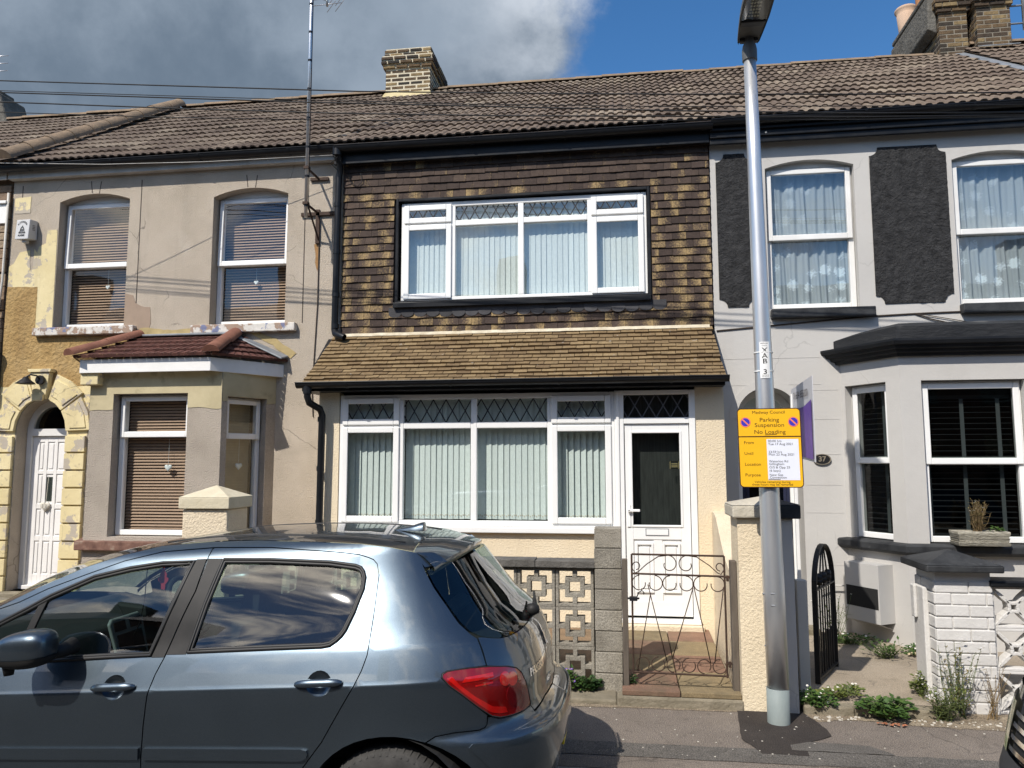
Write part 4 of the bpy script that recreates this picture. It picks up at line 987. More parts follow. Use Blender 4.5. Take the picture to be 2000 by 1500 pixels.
# ---- hung tiles
def hung_tiles():
    mb = MB(); mb.w = []; mb.t = []; rn = random.Random(11)
    g, w, z, row = .0862, .1462, 3.225, 0
    hole = (-2.515, .362, 3.515, 4.772)
    while z < 5.24:
        a = TX0 - (w / 2 if row % 2 else 0) - .02; col = 0
        sag = lambda x: .006 * math.sin(x * 1.3 + row * .4)
        while a < TX1:
            segs = [(max(a, TX0), min(a + w - .003, TX1))]
            if z + .05 > hole[2] and z + .02 < hole[3]:
                s2 = []
                for p, q in segs:
                    if q <= hole[0] or p >= hole[1]: s2.append((p, q))
                    else:
                        if p < hole[0] - .02: s2.append((p, hole[0]))
                        if q > hole[1] + .02: s2.append((hole[1], q))
                segs = s2
            c = min(1, max(0, rn.gauss(.45, .25)))
            hi = (z - 3.2) / 2.0
            pr = .84 if hi < .70 else (.60 if hi < .8 else .12)
            if hole[0] < a < hole[1] and z < 3.5: pr = .6
            wn = rn.uniform(.38, .58) if rn.random() < pr else rn.uniform(0, .25)
            side = (1 if (col + row) % 2 else -1) if rn.random() < .8 else rn.choice((-1, 1, 0)); col += 1; dz = rn.gauss(0, .0022); t0 = .034 + rn.uniform(0, .006); rz = rn.gauss(0, .0016)
            for p, q in segs:
                if q - p < .02: continue
                zz = z + sag(p) + dz
                mb.hexa([F0.p(p, zz + rz, .012), F0.p(q, zz - rz, .012), F0.p(q, zz - rz, t0), F0.p(p, zz + rz, t0 - .001 * rn.random()),
                         F0.p(p, zz + g + .03, .004), F0.p(q, zz + g + .03, .004), F0.p(q, zz + g + .03, .016), F0.p(p, zz + g + .03, .016)], 0, c)
                mb.w += [wn] * 6
                mb.t += [(s_ * sx_) for s_ in (1,) for sx_ in ((-1, 1, 1, -1) * 2)] if side > 0 else ([-x_ for x_ in ((-1, 1, 1, -1) * 2)] if side < 0 else [.25] * 8)
            a += w
        z += g; row += 1
    o = mb.build('tile_hanging', M['hangtile'], MH)
    at2 = o.data.attributes.new('worn', 'FLOAT', 'FACE'); at2.data.foreach_set('value', mb.w)
    at3 = o.data.attributes.new('across', 'FLOAT', 'POINT'); at3.data.foreach_set('value', mb.t)
    return o
th = hung_tiles()
# scalloped slates under the sill
mb = MB(); rn = random.Random(4)
for i in range(21):
    a = -2.56 + i * .146; zt = 3.515; zz = 3.40 + .006 * math.sin(i)
    pts = [(a, zt), (a, zz + .045)] + [(a + .0725 - .0725 * math.cos(math.pi * t / 8), zz + .045 - .045 * math.sin(math.pi * t / 8)) for t in range(1, 8)] + [(a + .145, zz + .045), (a + .145, zt)]
    mb.extr([F0.p(p, q, .032 + .004 * (i % 2)) for p, q in pts], F0.n * .007, 0, rn.random())
mb.build('scalloped_tile', mat('dark_slate_scallop', flat((.05, .049, .053), .2), 12, rough=.7, rnd_mul=.3), MH)
# pale mortar fillet
mb = MB(); pts = [(TX0 - .03 + i * .1, 3.212 + .006 * noise.noise(Vector((i * .7, 1, 1)))) for i in range(42)]
for i in range(41):
    (p, q), (r_, s_) = pts[i], pts[i + 1]
    mb.hexa([F0.p(p, q - .018, -.01), F0.p(r_, s_ - .018, -.01), F0.p(r_, s_ - .018, .075), F0.p(p, q - .018, .075), F0.p(p, q + .018, -.01), F0.p(r_, s_ + .018, -.01), F0.p(r_, s_ + .018, .05), F0.p(p, q + .018, .05)])
mb.build('mortar_fillet', M['mortar'], MH)
# ---- the wide upper window
def casement(F, x0, x1, z0, z1, zt, mulls, d, par, glassm, openers=(0, -1), lead=.12, name='window', sill=None, blindspec=None):
    """white frame with mullions at mulls (centres), a transom at zt; first and last lights open"""
    fw, mw = .055, .032
    mb = MB(); ring(mb, F, x0, x1, z0, z1, fw, d - .07, d)
    for m_ in mulls: mb.fbox(F, m_ - mw, m_ + mw, z0 + fw, z1 - fw, d - .07, d - .001)
    ed = [x0 + fw] + [q for m_ in mulls for q in (m_ - mw, m_ + mw)] + [x1 - fw]
    li = [(ed[2 * i], ed[2 * i + 1]) for i in range(len(mulls) + 1)]
    for a, b in li: mb.fbox(F, a, b, zt - mw, zt + mw, d - .07, d - .0015)
    w = mb.build(name, M['upvc'], par, bevel=.007)
    panes = []; leads = MB(); sm = MB()
    for i, (a, b) in enumerate(li):
        op = i in openers or (i - len(li)) in openers
        for (q0, q1, top) in ((z0 + fw, zt - mw, False), (zt + mw, z1 - fw, True)):
            if op:
                e = .022; s_ = .062
                sm = MB(); ring(sm, F, a - e, b + e, q0 - e, q1 + e, s_, d + .0005, d + .022); sm.build('sash', M['upvc'], w, bevel=.008)
                r = (a - e + s_, b + e - s_, q0 - e + s_, q1 + e - s_); dd = d + .006
            else: r = (a, b, q0, q1); dd = d - .03
            panes.append((r, dd))
            if top: lattice(leads, F, r[0], r[1], r[2], r[3], lead, .0115, dd + .0005)
    mb = MB()
    for (a, b, q0, q1), dd in panes: mb.quad(F.p(a, q0, dd), F.p(b, q0, dd), F.p(b, q1, dd), F.p(a, q1, dd))
    mb.build('pane', glassm, w, recalc=False)
    leads.build('leading', M['leading'], w)
    return w
w = casement(F0, -2.437, .316, 3.576, 4.728, 4.476, (-1.842, -1.066, -.296), -.01, MH, M['glass_sky'])
mb = MB()
ring(mb, F0, -2.492, .352, 3.56, 4.772, .03, -.10, .036); mb.fbox(F0, -2.50, .345, 3.505, 3.562, -.10, .085)
mb.build('window_surround', M['black_paint'], MH, bevel=.004)
for i, (a, b, t) in enumerate(((-2.39, -1.86, 'pale vertical blind behind the upper leaded window light beside the downpipe'), (-1.82, -1.09, 'pale vertical blind in the second upper leaded light from the downpipe'), (-1.05, -.32, 'pale vertical blind in the third upper leaded light from the downpipe'), (-.28, .27, 'pale vertical blind in the upper leaded light farthest from the downpipe'))):
    fabric_blind('vertical_blind', t, F0, a, b, 3.62, 4.70, -.115, 'pale vertical blinds in the tile-hung house', ang=9, hem=False)
# ---- ground-floor window and door
w = casement(FG, -2.928, -.062, 1.142, 2.492, 2.166, (-2.27, -1.494, -.705), -.004, MH, M['glass'], lead=.135)
mb = MB(); mb.fbox(FG, -2.93, -.065, 1.082, 1.140, -.08, .055); mb.build('window_sill', M['upvc'], MH, bevel=.008)
for i, (a, b, t) in enumerate(((-2.88, -2.29, 'pale vertical blind in the lower window light beside the drainpipe'), (-2.24, -1.51, 'pale vertical blind in the second lower window light from the drainpipe'), (-1.47, -.72, 'pale vertical blind in the third lower window light from the drainpipe'), (-.68, -.11, 'pale vertical blind in the lower window light beside the front door'))):
    fabric_blind('vertical_blind', t, FG, a, b, 1.20, 2.44, -.15, 'pale vertical blinds in the tile-hung house', ang=(14, 12, 12, 24)[i])
mb = MB()
mb.fbox(FG, -.062, .012, 1.02, 2.50, -.07, .012); mb.fbox(FG, -.045, -.015, .24, 2.49, .012, .03)
mb.fbox(FG, -.010, .030, .24, 2.50, -.07, .016); mb.fbox(FG, .668, .728, .24, 2.50, -.07, .016)
mb.fbox(FG, .030, .668, 2.455, 2.50, -.07, .0155); mb.fbox(FG, .030, .668, 2.165, 2.225, -.07, .0155); mb.fbox(FG, -.062, -.010, .24, 1.02, -.07, .010)
mb.fbox(FG, -.02, .74, .235, .275, -.07, .045)
door = mb.build('door', M['upvc'], MH, bevel=.006)
mb = MB()
L0, L1, Z0, Z1 = .036, .662, .30, 2.160
gx0, gx1, gz0, gz1 = .108, .570, 1.17, 2.072
d0, d1 = -.055, -.005
mb.fbox(FG, L0, gx0, Z0, Z1, d0, d1); mb.fbox(FG, gx1, L1, Z0, Z1, d0, d1); mb.fbox(FG, gx0, gx1, gz1, Z1, d0, d1 - .0005); mb.fbox(FG, gx0, gx1, 1.03, gz0, d0, d1 - .0005)
mb.fbox(FG, gx0, gx1, Z0, .44, d0, d1 - .0005); mb.fbox(FG, gx0, gx1, .44, 1.03, d0, d1 - .016)
for a, b in ((.125, .30), (.385, .555)):
    ring(mb, FG, a, b, .52, 1.0, .022, d1 - .016, d1 + .004); mb.fbox(FG, a + .04, b - .04, .56, .96, d1 - .016, d1 - .004)
mb.fbox(FG, .30, .385, .44, 1.03, d1 - .016, d1 - .006)
mb.fbox(FG, gx0 - .02, gx0, gz0 - .02, gz1 + .02, d1, d1 + .008); mb.fbox(FG, gx1, gx1 + .02, gz0 - .02, gz1 + .02, d1, d1 + .008)
mb.fbox(FG, gx0, gx1, gz1, gz1 + .02, d1, d1 + .008); mb.fbox(FG, gx0, gx1, gz0 - .02, gz0, d1, d1 + .008)
leaf = mb.build('door_leaf', M['upvc'], door, bevel=.005)
mb = MB(); ring(mb, FG, .225, .45, 1.068, 1.138, .008, d1, d1 + .006); mb.build('letterbox', M['lead'], door, bevel=.002)
mb = MB(); mb.fbox(FG, .232, .443, 1.075, 1.131, d1, d1 + .005); mb.build('letterbox_flap', M['upvc'], door, bevel=.002)
mb = MB(); mb.fbox(FG, .050, .085, 1.15, 1.37, d1, d1 + .012); mb.fbox(FG, .055, .175, 1.30, 1.325, d1 + .03, d1 + .045); mb.fbox(FG, .058, .078, 1.295, 1.33, d1, d1 + .045)
mb.build('handle', M['upvc'], door, bevel=.005)
pane('pane', door, FG, [(gx0, gx1, gz0, gz1), (.030, .668, 2.225, 2.455)], -.03, M['glass_dark'])
mb = MB(); lattice(mb, FG, .030, .668, 2.225, 2.455, .14, .011, -.028); mb.build('leading', mat('grey_lead_strip', flat((.09, .09, .095)), 8, rough=.5), door)
mb = MB(); mb.fbox(FG, .03, .67, .40, 2.46, -.16, -.15); mb.build('door_net', mat('grey_green_obscured_glass', [(.3, (.055, .060, .056)), (.7, (.11, .115, .108))], 9, rough=.8, stretch=(6, 6, .5)), door)
mb = MB(); ring(mb, FG, .475, .565, 1.72, 1.79, .006, -.029, -.0285)
for zz in (1.735, 1.75, 1.765): mb.fbox(FG, .49, .55, zz, zz + .007, -.029, -.0285)
mb.build('door_sticker', mat('faded_yellow_sticker', flat((.17, .15, .06)), 8), door)
mb = MB(); mb.box(-.08, .76, 7.60, 7.715, .02, .232); mb.build('doorstep', M['cream_dirty'], MH, bevel=.01)
# ---- porch roof of plain tiles with a bell-cast foot
def porch(x, t):
    """t 0 at the gutter .. 1 at the wall"""
    y = 7.50 + .655 * t; z = 2.592 + .60 * (t + .10 * (t * t - t))
    return Vector((x, y, z))
def porch_tiles():
    mb = MB(); rn = random.Random(21); n = 13; w = .1462
    for i in range(n):
        t0, t1 = i / n, min(1.02, (i + 1.25) / n)
        xl, xr = -3.275 + .085 * t0, 1.012 - .045 * t0
        p0, p1 = porch(0, t0), porch(0, t1); s = (p1 - p0).normalized(); nn = Vector((0, -s.z, s.y))
        a = xl - (w / 2 if i % 2 else 0)
        while a < xr:
            p, q = max(a, xl), min(a + w - .006, xr)
            if q - p > .015:
                c = min(1, max(0, rn.gauss(.48, .19))); e = rn.gauss(0, .003); l0 = .024 + rn.uniform(0, .006); js = rn.gauss(0, .003)
                wv = .006 * math.sin(p * 2 + i)
                A, B = porch(p, t0) + s * js + nn * wv, porch(q, t0) + s * (js + e) + nn * wv; Cc, D = porch(q, t1) + nn * wv, porch(p, t1) + nn * wv
                mb.hexa([A, B, Cc - nn * .006, D - nn * .006, A + nn * l0, B + nn * (l0 - .001), Cc + nn * .005, D + nn * .005], 0, c)
            a += w
        
    return mb.build('porch_roof', M['porchtile'], MH)
porch_tiles()
mb = MB()
mb.extr([(-3.27, 7.50, 2.575), (-3.27, 8.19, 3.18), (-3.27, 8.19, 2.52), (-3.27, 7.50, 2.52)], (4.27, 0, 0), 0)
mb.build('porch_fascia', M['black_paint'], MH)
gutter('porch_gutter', MH, -3.30, 1.03, 7.44, 2.60, M['black_plastic'], .055)
mb = MB()
gx = -3.185
mb.tube([(gx, 7.44, 2.56), (gx, 7.44, 2.46), (gx + .01, 7.47, 2.40), (gx + .085, 7.575, 2.34), (gx + .10, 7.60, 2.28), (gx + .09, 7.61, 1.0), (gx + .085, 7.61, .12)], .036, 14)
for z in (2.26, 1.75, 1.2, .6): mb.tube([(gx + .09, 7.61, z), (gx + .09, 7.61, z - .05)], .041, 14)
mb.tube([(gx, 7.44, 2.57), (gx, 7.44, 2.49)], .045, 14)
mb.build('downpipe', M['black_plastic'], MH, auto=40)
mb = MB(); ux = -3.165; uy = YF - .075
mb.tube([(ux + .01, 8.03, 5.31), (ux + .02, 8.06, 5.24), (ux + .015, uy, 5.15), (ux, uy, 5.05), (ux - .012, uy, 3.33), (ux - .012, uy, 3.27), (ux + .02, uy - .06, 3.22), (ux + .14, uy - .09, 3.17)], .037, 14, cap=False)
for z in (4.75, 4.2, 3.7, 3.34): mb.tube([(ux - .005, uy, z), (ux - .005, uy, z - .05)], .043, 14)
mb.tube([(ux + .01, 8.03, 5.36), (ux + .01, 8.03, 5.27)], .055, 14)
mb.build('downpipe', M['black_plastic'], MH, auto=40)
mb = MB()
mb.tube([(ux + .06, 8.0, 5.2), (ux + .10, YF - .05, 5.13), (ux + .13, YF - .05, 5.0), (ux + .22, YF - .05, 4.94), (ux + .27, YF - .05, 5.0), (ux + .25, YF - .05, 5.1)], .004, 6)
mb.tube([(ux + .04, 7.97, 5.23), (ux - .05, 7.99, 5.17), (ux + .0, YF - .12, 5.12)], .005, 6)
mb.build('cable', M['blackcable'], MH)
# ---- eaves, roof and chimney
mb = MB(); mb.box(-3.21, .99, 8.095, 8.12, 5.19, 5.395); mb.box(-3.21, .99, 8.12, 8.199, 5.215, 5.23); mb.box(-3.21, .99, 8.08, 8.095, 5.19, 5.225)
mb.build('fascia', M['black_paint'], MH, bevel=.004)
gutter('gutter', MH, -3.175, 1.02, 8.03, 5.368, M['black_plastic'], .06)
mroof = roof_tiles('roof', MH, -3.05, 1.02, M['rooftile'], seed=4)
mb = MB(); ridge_run(mb, (-3.05, 11.4, 7.71), (1.02, 11.4, 7.71), .08, .42, 13)
mb.build('ridge_tile', M['ridge'], mroof, auto=50, recalc=False)
chimney('chimney', mroof, -3.60, -2.88, 11.15, 12.25, 7.2, 8.33, M['mortar'], 31, jt=.024)
mb = MB()
b0 = [(-3.70, 10.98, 7.36), (-2.80, 10.98, 7.36), (-2.80, 12.3, 7.36), (-3.70, 12.3, 7.36)]; b1 = [(-3.61, 11.12, 7.60), (-2.87, 11.12, 7.60), (-2.87, 12.27, 7.60), (-3.61, 12.27, 7.60)]
mb.hexa(b0 + b1); mb.build('chimney_flaunching', M['flaunch'], mroof, bevel=.02)
# ================================================================== RIGHT HOUSE
RH = thing('terraced_house', 'grey painted terraced house with black roughcast panels and a black-corniced bay', 'house', (3.0, YF, 0))
RX0, RX1 = 1.0, 5.15
w1 = [(1.572, 3.378), (2.475, 3.378)] + arch(1.572, 2.475, 4.91, 4.985)
w2 = [(3.44, 3.37), (4.36, 3.37)] + arch(3.44, 4.36, 4.90, 4.975)
dh = [(1.20, .12), (1.835, .12)] + arch(1.20, 1.835, 2.235, 2.557, 18)
bh = [(2.35, .2), (4.35, .2), (4.35, 2.6), (2.35, 2.6)]
mb = MB()
mb.sheet([(RX0, -.02), (RX1, -.02), (RX1, 5.40), (RX0, 5.40)], [w1, w2, dh, bh], fn0)
for h in (w1, w2): mb.reveal(h, fn0, (0, .16, 0))
mb.reveal(dh, fn0, (0, .34, 0))
house_shell(mb, RX0, RX1, 5.40)
mb.build('wall', [M['grey'], M['dark']], RH, recalc=False)
mb = MB()
ao = arch(1.20 - .075, 1.835 + .075, 2.235, 2.64, 20); ai = arch(1.20, 1.835, 2.235, 2.557, 20)
for i in range(20): mb.hexa([F0.p(*q, dd) for dd in (-.01, .006) for q in (ao[i], ao[i + 1], ai[i + 1], ai[i])])
for x, z0, z1 in ((1.92, 1.86, 2.22), (1.95, .2, 1.3)): mb.fbox(F0, x, x + .004, z0, z1, -.01, .002)
for z in (2.22, 1.55, 1.27, 1.86, .75, 2.52): mb.fbox(F0, 1.86, 2.22, z, z + .005, -.01, .0025)
for z in (2.86, 2.58): mb.fbox(F0, 1.03, 2.05, z, z + .004, -.01, .0025)
mb.build('scored_joint', M['grey'], RH)
# black roughcast panels with scooped corners
def scoop(x0, x1, z0, z1, r=.085):
    P = []
    for (cx, cz, a0) in ((x0, z0, 90), (x1, z0, 180), (x1, z1, 270), (x0, z1, 0)):
        q = []
        for k in range(7):
            a = math.radians(a0 - 90 * k / 6); q.append((cx + r * math.cos(a), cz + r * math.sin(a)))
        P += q
    return P
for (a, b, c, d) in ((1.06, 1.445, 3.415, 5.09), (2.632, 3.385, 3.405, 5.07), (4.5, 5.05, 3.41, 5.07)):
    mb = MB(); P = scoop(a, b, c, d)
    def fnp(x, z):
        return F0.p(x, z, .010 + .010 * noise.noise(Vector((x * 26, z * 26, 1))) + .006 * noise.noise(Vector((x * 60, z * 60, 4))))
    mb.sheet(P, (), fnp, step=.028); mb.reveal(P, fnp, (0, .03, 0))
    mb.build('roughcast_panel', M['black_dash'], RH, recalc=False, auto=75)
for (a, b, zt) in ((1.572, 2.475, 4.985), (3.44, 4.36, 4.975)):
    sash_window(RH, F0, a + .004, b - .004, 3.39, zt - .06, 4.165 if a < 2 else 4.15, -.085, M['glass_sky'], fw=.055, open_top=.004, top=zt + .02, fm=M['upvc_old'])
for (a, b) in ((1.575, 2.602), (3.432, 4.45)):
    mb = MB(); mb.fbox(F0, a, b, 3.272, 3.37, -.06, .09); mb.build('window_sill', M['black_sill'], RH, bevel=.010)
# net curtains
def net_mat(name, flower):
    m, nt, out = newmat(name)
    tcn = N(nt, 'ShaderNodeTexCoord').outputs['Object']
    v = N(nt, 'ShaderNodeMapping', {'Vector': tcn, 'Scale': (1, .0, 1)}).outputs[0]
    vo = N(nt, 'ShaderNodeTexVoronoi', {'Vector': v, 'Scale': 5.5, 'Randomness': .5})
    nz = N(nt, 'ShaderNodeTexNoise', {'Vector': v, 'Scale': 46.0, 'Detail': 4}).outputs['Fac']
    dd = N(nt, 'ShaderNodeMath', {0: vo.outputs['Distance'], 1: N(nt, 'ShaderNodeMath', {0: nz, 1: .55}, operation='MULTIPLY').outputs[0]}, operation='ADD').outputs[0]
    fl = N(nt, 'ShaderNodeMapRange', {'Value': dd, 'From Min': .66, 'From Max': .52}).outputs[0]
    sep = N(nt, 'ShaderNodeSeparateXYZ', {'Vector': tcn}).outputs['Z']
    hem = N(nt, 'ShaderNodeMapRange', {'Value': sep, 'From Min': .78, 'From Max': .45, 'To Min': .35, 'To Max': 1.0}).outputs[0]
    fl = N(nt, 'ShaderNodeMath', {0: fl, 1: hem}, operation='MULTIPLY').outputs[0]
    al = N(nt, 'ShaderNodeMath', {0: fl, 1: .45, 2: .50}, operation='MULTIPLY_ADD', use_clamp=True).outputs[0]
    df = N(nt, 'ShaderNodeBsdfDiffuse', {'Color': (.76, .87, .90, 1)}); tl = N(nt, 'ShaderNodeBsdfTranslucent', {'Color': (.75, .80, .84, 1)}); tr = N(nt, 'ShaderNodeBsdfTransparent')
    a = N(nt, 'ShaderNodeMixShader', {0: .25, 1: df.outputs[0], 2: tl.outputs[0]})
    b = N(nt, 'ShaderNodeMixShader', {0: al, 1: tr.outputs[0], 2: a.outputs[0]})
    nt.links.new(b.outputs[0], out.inputs['Surface']); return m
M['net'] = net_mat('white_lace_net', 1)
def net(label, a0, a1, z0, z1, d, seed, tie=False):
    mb = MB(); rn = random.Random(seed); ph = [rn.uniform(0, 6) for _ in range(5)]
    def f(u, v):
        a = a0 + (a1 - a0) * u; z = z0 + (z1 - z0) * v
        w = .013 * math.sin(a * 58 + ph[0] + 1.4 * math.sin(a * 9 + ph[1])) + .008 * math.sin(a * 105 + ph[2] + v) + .008 * math.sin(a * 23 + ph[3])
        if tie: z += .05 * max(0, u - .6) * (1 - v)
        return F0.p(a + .01 * math.sin(z * 3 + a * 20), z, d + w * (.75 + .35 * (1 - v)))
    mb.grid(f, 150, 16)
    o = mb.build('net_curtain', M['net'], smooth=True, recalc=False, loc=F0.p(a0, z0, d)); tag(o, label, 'net curtain', 'lace curtains of the grey house'); return o
net('white lace net curtain in the upper window behind the lamp post', 1.60, 2.45, 3.42, 4.95, -.165, 1)
net('white lace net curtain in the upper window cut by the frame edge', 3.47, 4.33, 3.42, 4.95, -.165, 2, True)
# ---- front door in the arch
F2 = Fr((0, YF + .30, 0))
mb = MB(); ring(mb, F2, 1.22, 1.83, .14, 2.24, .06, -.06, .0); mb.fbox(F2, 1.28, 1.77, 2.02, 2.07, -.06, -.001)
pts = arch(1.20, 1.835, 2.24, 2.56, 14); inn = arch(1.28, 1.755, 2.24, 2.49, 14)
for i in range(14): mb.hexa([F2.p(*q, dd) for dd in (-.06, 0) for q in (pts[i], pts[i + 1], inn[i + 1], inn[i])])
dr = mb.build('door', M['upvc'], RH)
mb = MB(); mb.fbox(F2, 1.28, 1.77, .16, 2.02, -.05, -.02); ring(mb, F2, 1.32, 1.73, 1.1, 1.95, .03, -.02, -.005); ring(mb, F2, 1.32, 1.73, .3, .95, .03, -.02, -.005)
mb.build('door_leaf', mat('navy_blue_door_paint', flat((.022, .026, .055), .1), 6, rough=.4), dr, bevel=.004)
mb = MB(); mb.sheet(arch(1.28, 1.755, 2.24, 2.49, 14), (), lambda x, z: F2.p(x, z, -.03)); mb.build('fanlight', M['fabric_blind'], dr, recalc=False)
mb = MB(); mb.fbox(F2, 1.35, 1.70, 1.13, 1.92, -.0195, -.012); mb.build('pane', M['glass_dark'], dr)
mb = MB(); mb.box(1.15, 1.9, 8.0, 8.55, .06, .16); mb.build('doorstep', M['stepcon'], RH, bevel=.01)
# number plaque
NP = thing('number_plaque', 'small oval black plaque numbered 37 beside the arched door', 'plaque', F0.p(2.028, 1.81, 0))
mb = MB()
el = [(.088 * math.cos(2 * math.pi * i / 32), .055 * math.sin(2 * math.pi * i / 32)) for i in range(32)]
mb.extr([F0.p(2.028 + x, 1.81 + z, 0) for x, z in el], F0.n * .016); mb.build('plate', M['iron'], NP, bevel=.004)
mb = MB(); br = mat('worn_bronze', flat((.28, .24, .18), .1), 20, rough=.5, metallic=.4)
for i in range(32):
    (x0, z0), (x1, z1) = el[i], el[(i + 1) % 32]
    mb.hexa([F0.p(2.028 + x * k, 1.81 + z * k, dd) for dd in (.012, .021) for (x, z), k in (((x0, z0), 1), ((x1, z1), 1), ((x1, z1), .88), ((x0, z0), .88))])
put_text(mb, '37', .075, lambda x, y: F0.p(2.028 + x, 1.812 + y, .0185), bold=.002)
mb.build('numerals', br, NP, recalc=False)
# cable along the wall
mb = MB(); mb.tube([F0.p(1.02, 3.165, .008), F0.p(1.5, 3.20, .008), F0.p(2.6, 3.278, .008), F0.p(3.0, 3.292, .008), F0.p(3.43, 3.30, .008), F0.p(4.6, 3.32, .008)], .008, 6)
mb.tube([F0.p(3.0, 3.29, .012), F0.p(3.15, 3.23, .012), F0.p(3.45, 3.15, .012)], .006, 6); mb.tube([F0.p(3.02, 3.29, .012), F0.p(3.7, 3.15, .012)], .004, 6)
mb.build('cable', M['cable'], RH)
# ---- bay
RBY = 7.6
FB = Fr((0, RBY, 0)); FC = Fr((2.245, YF, 0), (.365, -.6, 0)); CC = math.hypot(.365, .6); FD = Fr((4.06, RBY, 0), (.365, .6, 0))
mb = MB()
bw = [(2.80, 1.03), (3.70, 1.03), (3.70, 2.545), (2.80, 2.545)]
mb.sheet([(2.61, -.02), (4.06, -.02), (4.06, 2.86), (2.61, 2.86)], [bw], lambda x, z: FB.p(x, z)); mb.reveal(bw, lambda x, z: FB.p(x, z), -FB.n * .15)
cw = [(.05, 1.03), (.545, 1.03), (.545, 2.55), (.05, 2.55)]
for F in (FC, FD):
    mb.sheet([(0, -.02), (CC, -.02), (CC, 2.86), (0, 2.86)], [cw], lambda x, z: F.p(x, z)); mb.reveal(cw, lambda x, z: F.p(x, z), -F.n * .14)
mb.quad((2.61, RBY, 2.85), (4.06, RBY, 2.85), (4.42, YF, 2.85), (2.25, YF, 2.85))
mb.build('bay', M['grey'], RH, recalc=False)
def bay_loop(e):
    """bay outline pushed outwards by e"""
    k = e * .545
    return [Vector((2.245 - e * 1.17, YF, 0)), Vector((2.61 - k, RBY - e, 0)), Vector((4.06 + k, RBY - e, 0)), Vector((4.425 + e * 1.17, YF, 0))]
def band(mb, prof, m=0):
    """sweep a profile of (out, z) round the bay"""
    for (e0, z0), (e1, z1) in zip(prof, prof[1:]):
        A, B = bay_loop(e0), bay_loop(e1)
        for i in range(3):
            mb.add([A[i] + Vector((0, 0, z0)), A[i + 1] + Vector((0, 0, z0)), B[i + 1] + Vector((0, 0, z1)), B[i] + Vector((0, 0, z1))], [(0, 1, 2, 3)], m)
mb = MB(); band(mb, [(.002, .93), (.06, .93), (.075, .945), (.085, .96), (.085, 1.012), (.07, 1.026), (.0, 1.034)]); band(mb, [(-.16, 1.028), (.01, 1.034)])
mb.build('bay_sill', M['black_sill'], RH, recalc=False)
mb = MB(); band(mb, [(.002, 2.775), (.035, 2.775), (.045, 2.80), (.075, 2.81), (.085, 2.835), (.115, 2.842), (.125, 2.87), (.150, 2.876), (.160, 2.905), (.158, 2.925), (.02, 2.945)])
mb.build('cornice', M['black_paint'], RH, recalc=False)
mb = MB()
def par(t, v):
    """curved lead-covered blocking over the cornice"""
    A, B = bay_loop(.045), bay_loop(-.10)
    s = t * 3; i = min(2, int(s)); f = s - i
    hgt = .095 + .040 * math.sin(math.pi * t) ** .6
    p = A[i].lerp(A[i + 1], f); q = B[i].lerp(B[i + 1], f)
    return p.lerp(q, max(0, v * 2 - 1) * .9) + Vector((0, 0, 2.925 + hgt * min(1, v * 2) + .05 * max(0, v * 2 - 1)))
mb.grid(par, 60, 8)
c = bay_loop(-.09); mb.quad(c[0] + Vector((0, 0, 2.99)), c[1] + Vector((0, 0, 3.09)), c[2] + Vector((0, 0, 3.09)), c[3] + Vector((0, 0, 2.99)))
mb.build('bay_roof', mat('patched_black_bitumen_felt', [(.35, (.012, .013, .015)), (.55, (.022, .023, .025)), (.63, (.075, .075, .072)), (.75, (.11, .105, .10))], 1.8, rough=.65, bump=(8, .5, .02), stretch=(1, 1, 2.5)), RH, auto=40, recalc=False)
def bay_light(F, a0, a1, z0, z1, zt, d):
    mb = MB(); ring(mb, F, a0, a1, z0, z1, .055, d - .07, d); mb.fbox(F, a0 + .055, a1 - .055, zt - .035, zt + .035, d - .07, d - .001)
    w = mb.build('window', M['upvc'], RH, bevel=.006)
    mb = MB(); ring(mb, F, a0 + .02, a1 - .02, zt - .03, z1 - .02, .055, d + .0005, d + .02); mb.build('sash', M['upvc'], w, bevel=.006)
    pane('pane', w, F, [(a0 + .055, a1 - .055, z0 + .055, zt - .035)], d - .03, M['glass_dark']); pane('pane', w, F, [(a0 + .075, a1 - .075, zt + .025, z1 - .075)], d + .004, M['glass_dark'])
bay_light(FB, 2.805, 3.695, 1.04, 2.54, 1.79, -.08); bay_light(FC, .055, .54, 1.04, 2.545, 1.80, -.09); bay_light(FD, .055, .54, 1.04, 2.545, 1.80, -.09)
slat_blind('venetian_blind', 'dark slatted blind with grey tapes in the bay window above the planter', FB, 2.86, 3.65, 1.10, 2.38, -.20, .052, M['slate_blind'], tilt=8, wd=.05, group='dark blinds in the grey bay', tapes=(2.89, 3.21, 3.53))
slat_blind('venetian_blind', 'dark slatted blind in the narrow angled bay window beside plaque', FC, .10, .50, 1.10, 2.50, -.20, .052, M['slate_blind'], tilt=8, wd=.05, group='dark blinds in the grey bay', tapes=(.36,))
# meter box on the bay's angled face
MX = thing('meter_box', 'grey meter box with a dark opening under the black bay sill', 'meter box', FC.p(.4, .4, 0))
mb = MB(); mb.fbox(FC, .12, .52, .28, .82, .0, .19); mb.extr([FC.p(.12, .28, .19), FC.p(.52, .28, .19), FC.p(.52, .22, .02), FC.p(.12, .22, .02)], (0, 0, .001)); mb.build('case', M['grey_blue'], MX, bevel=.008)
mb = MB(); mb.fbox(FC, .135, .505, .41, .60, .19, .192); mb.build('opening', M['dark'], MX)
mb = MB(); mb.tube([F0.p(1.95, .50, .05), F0.p(2.05, .56, .06), F0.p(2.18, .56, .06), FC.p(.10, .53, .06)], .008, 6); mb.tube([FB.p(2.63, .62, .008), FB.p(2.64, .44, .008), FB.p(2.72, .42, .008), FB.p(3.3, .42, .008)], .008, 6); mb.build('pipe', M['grey'], MX, smooth=True)
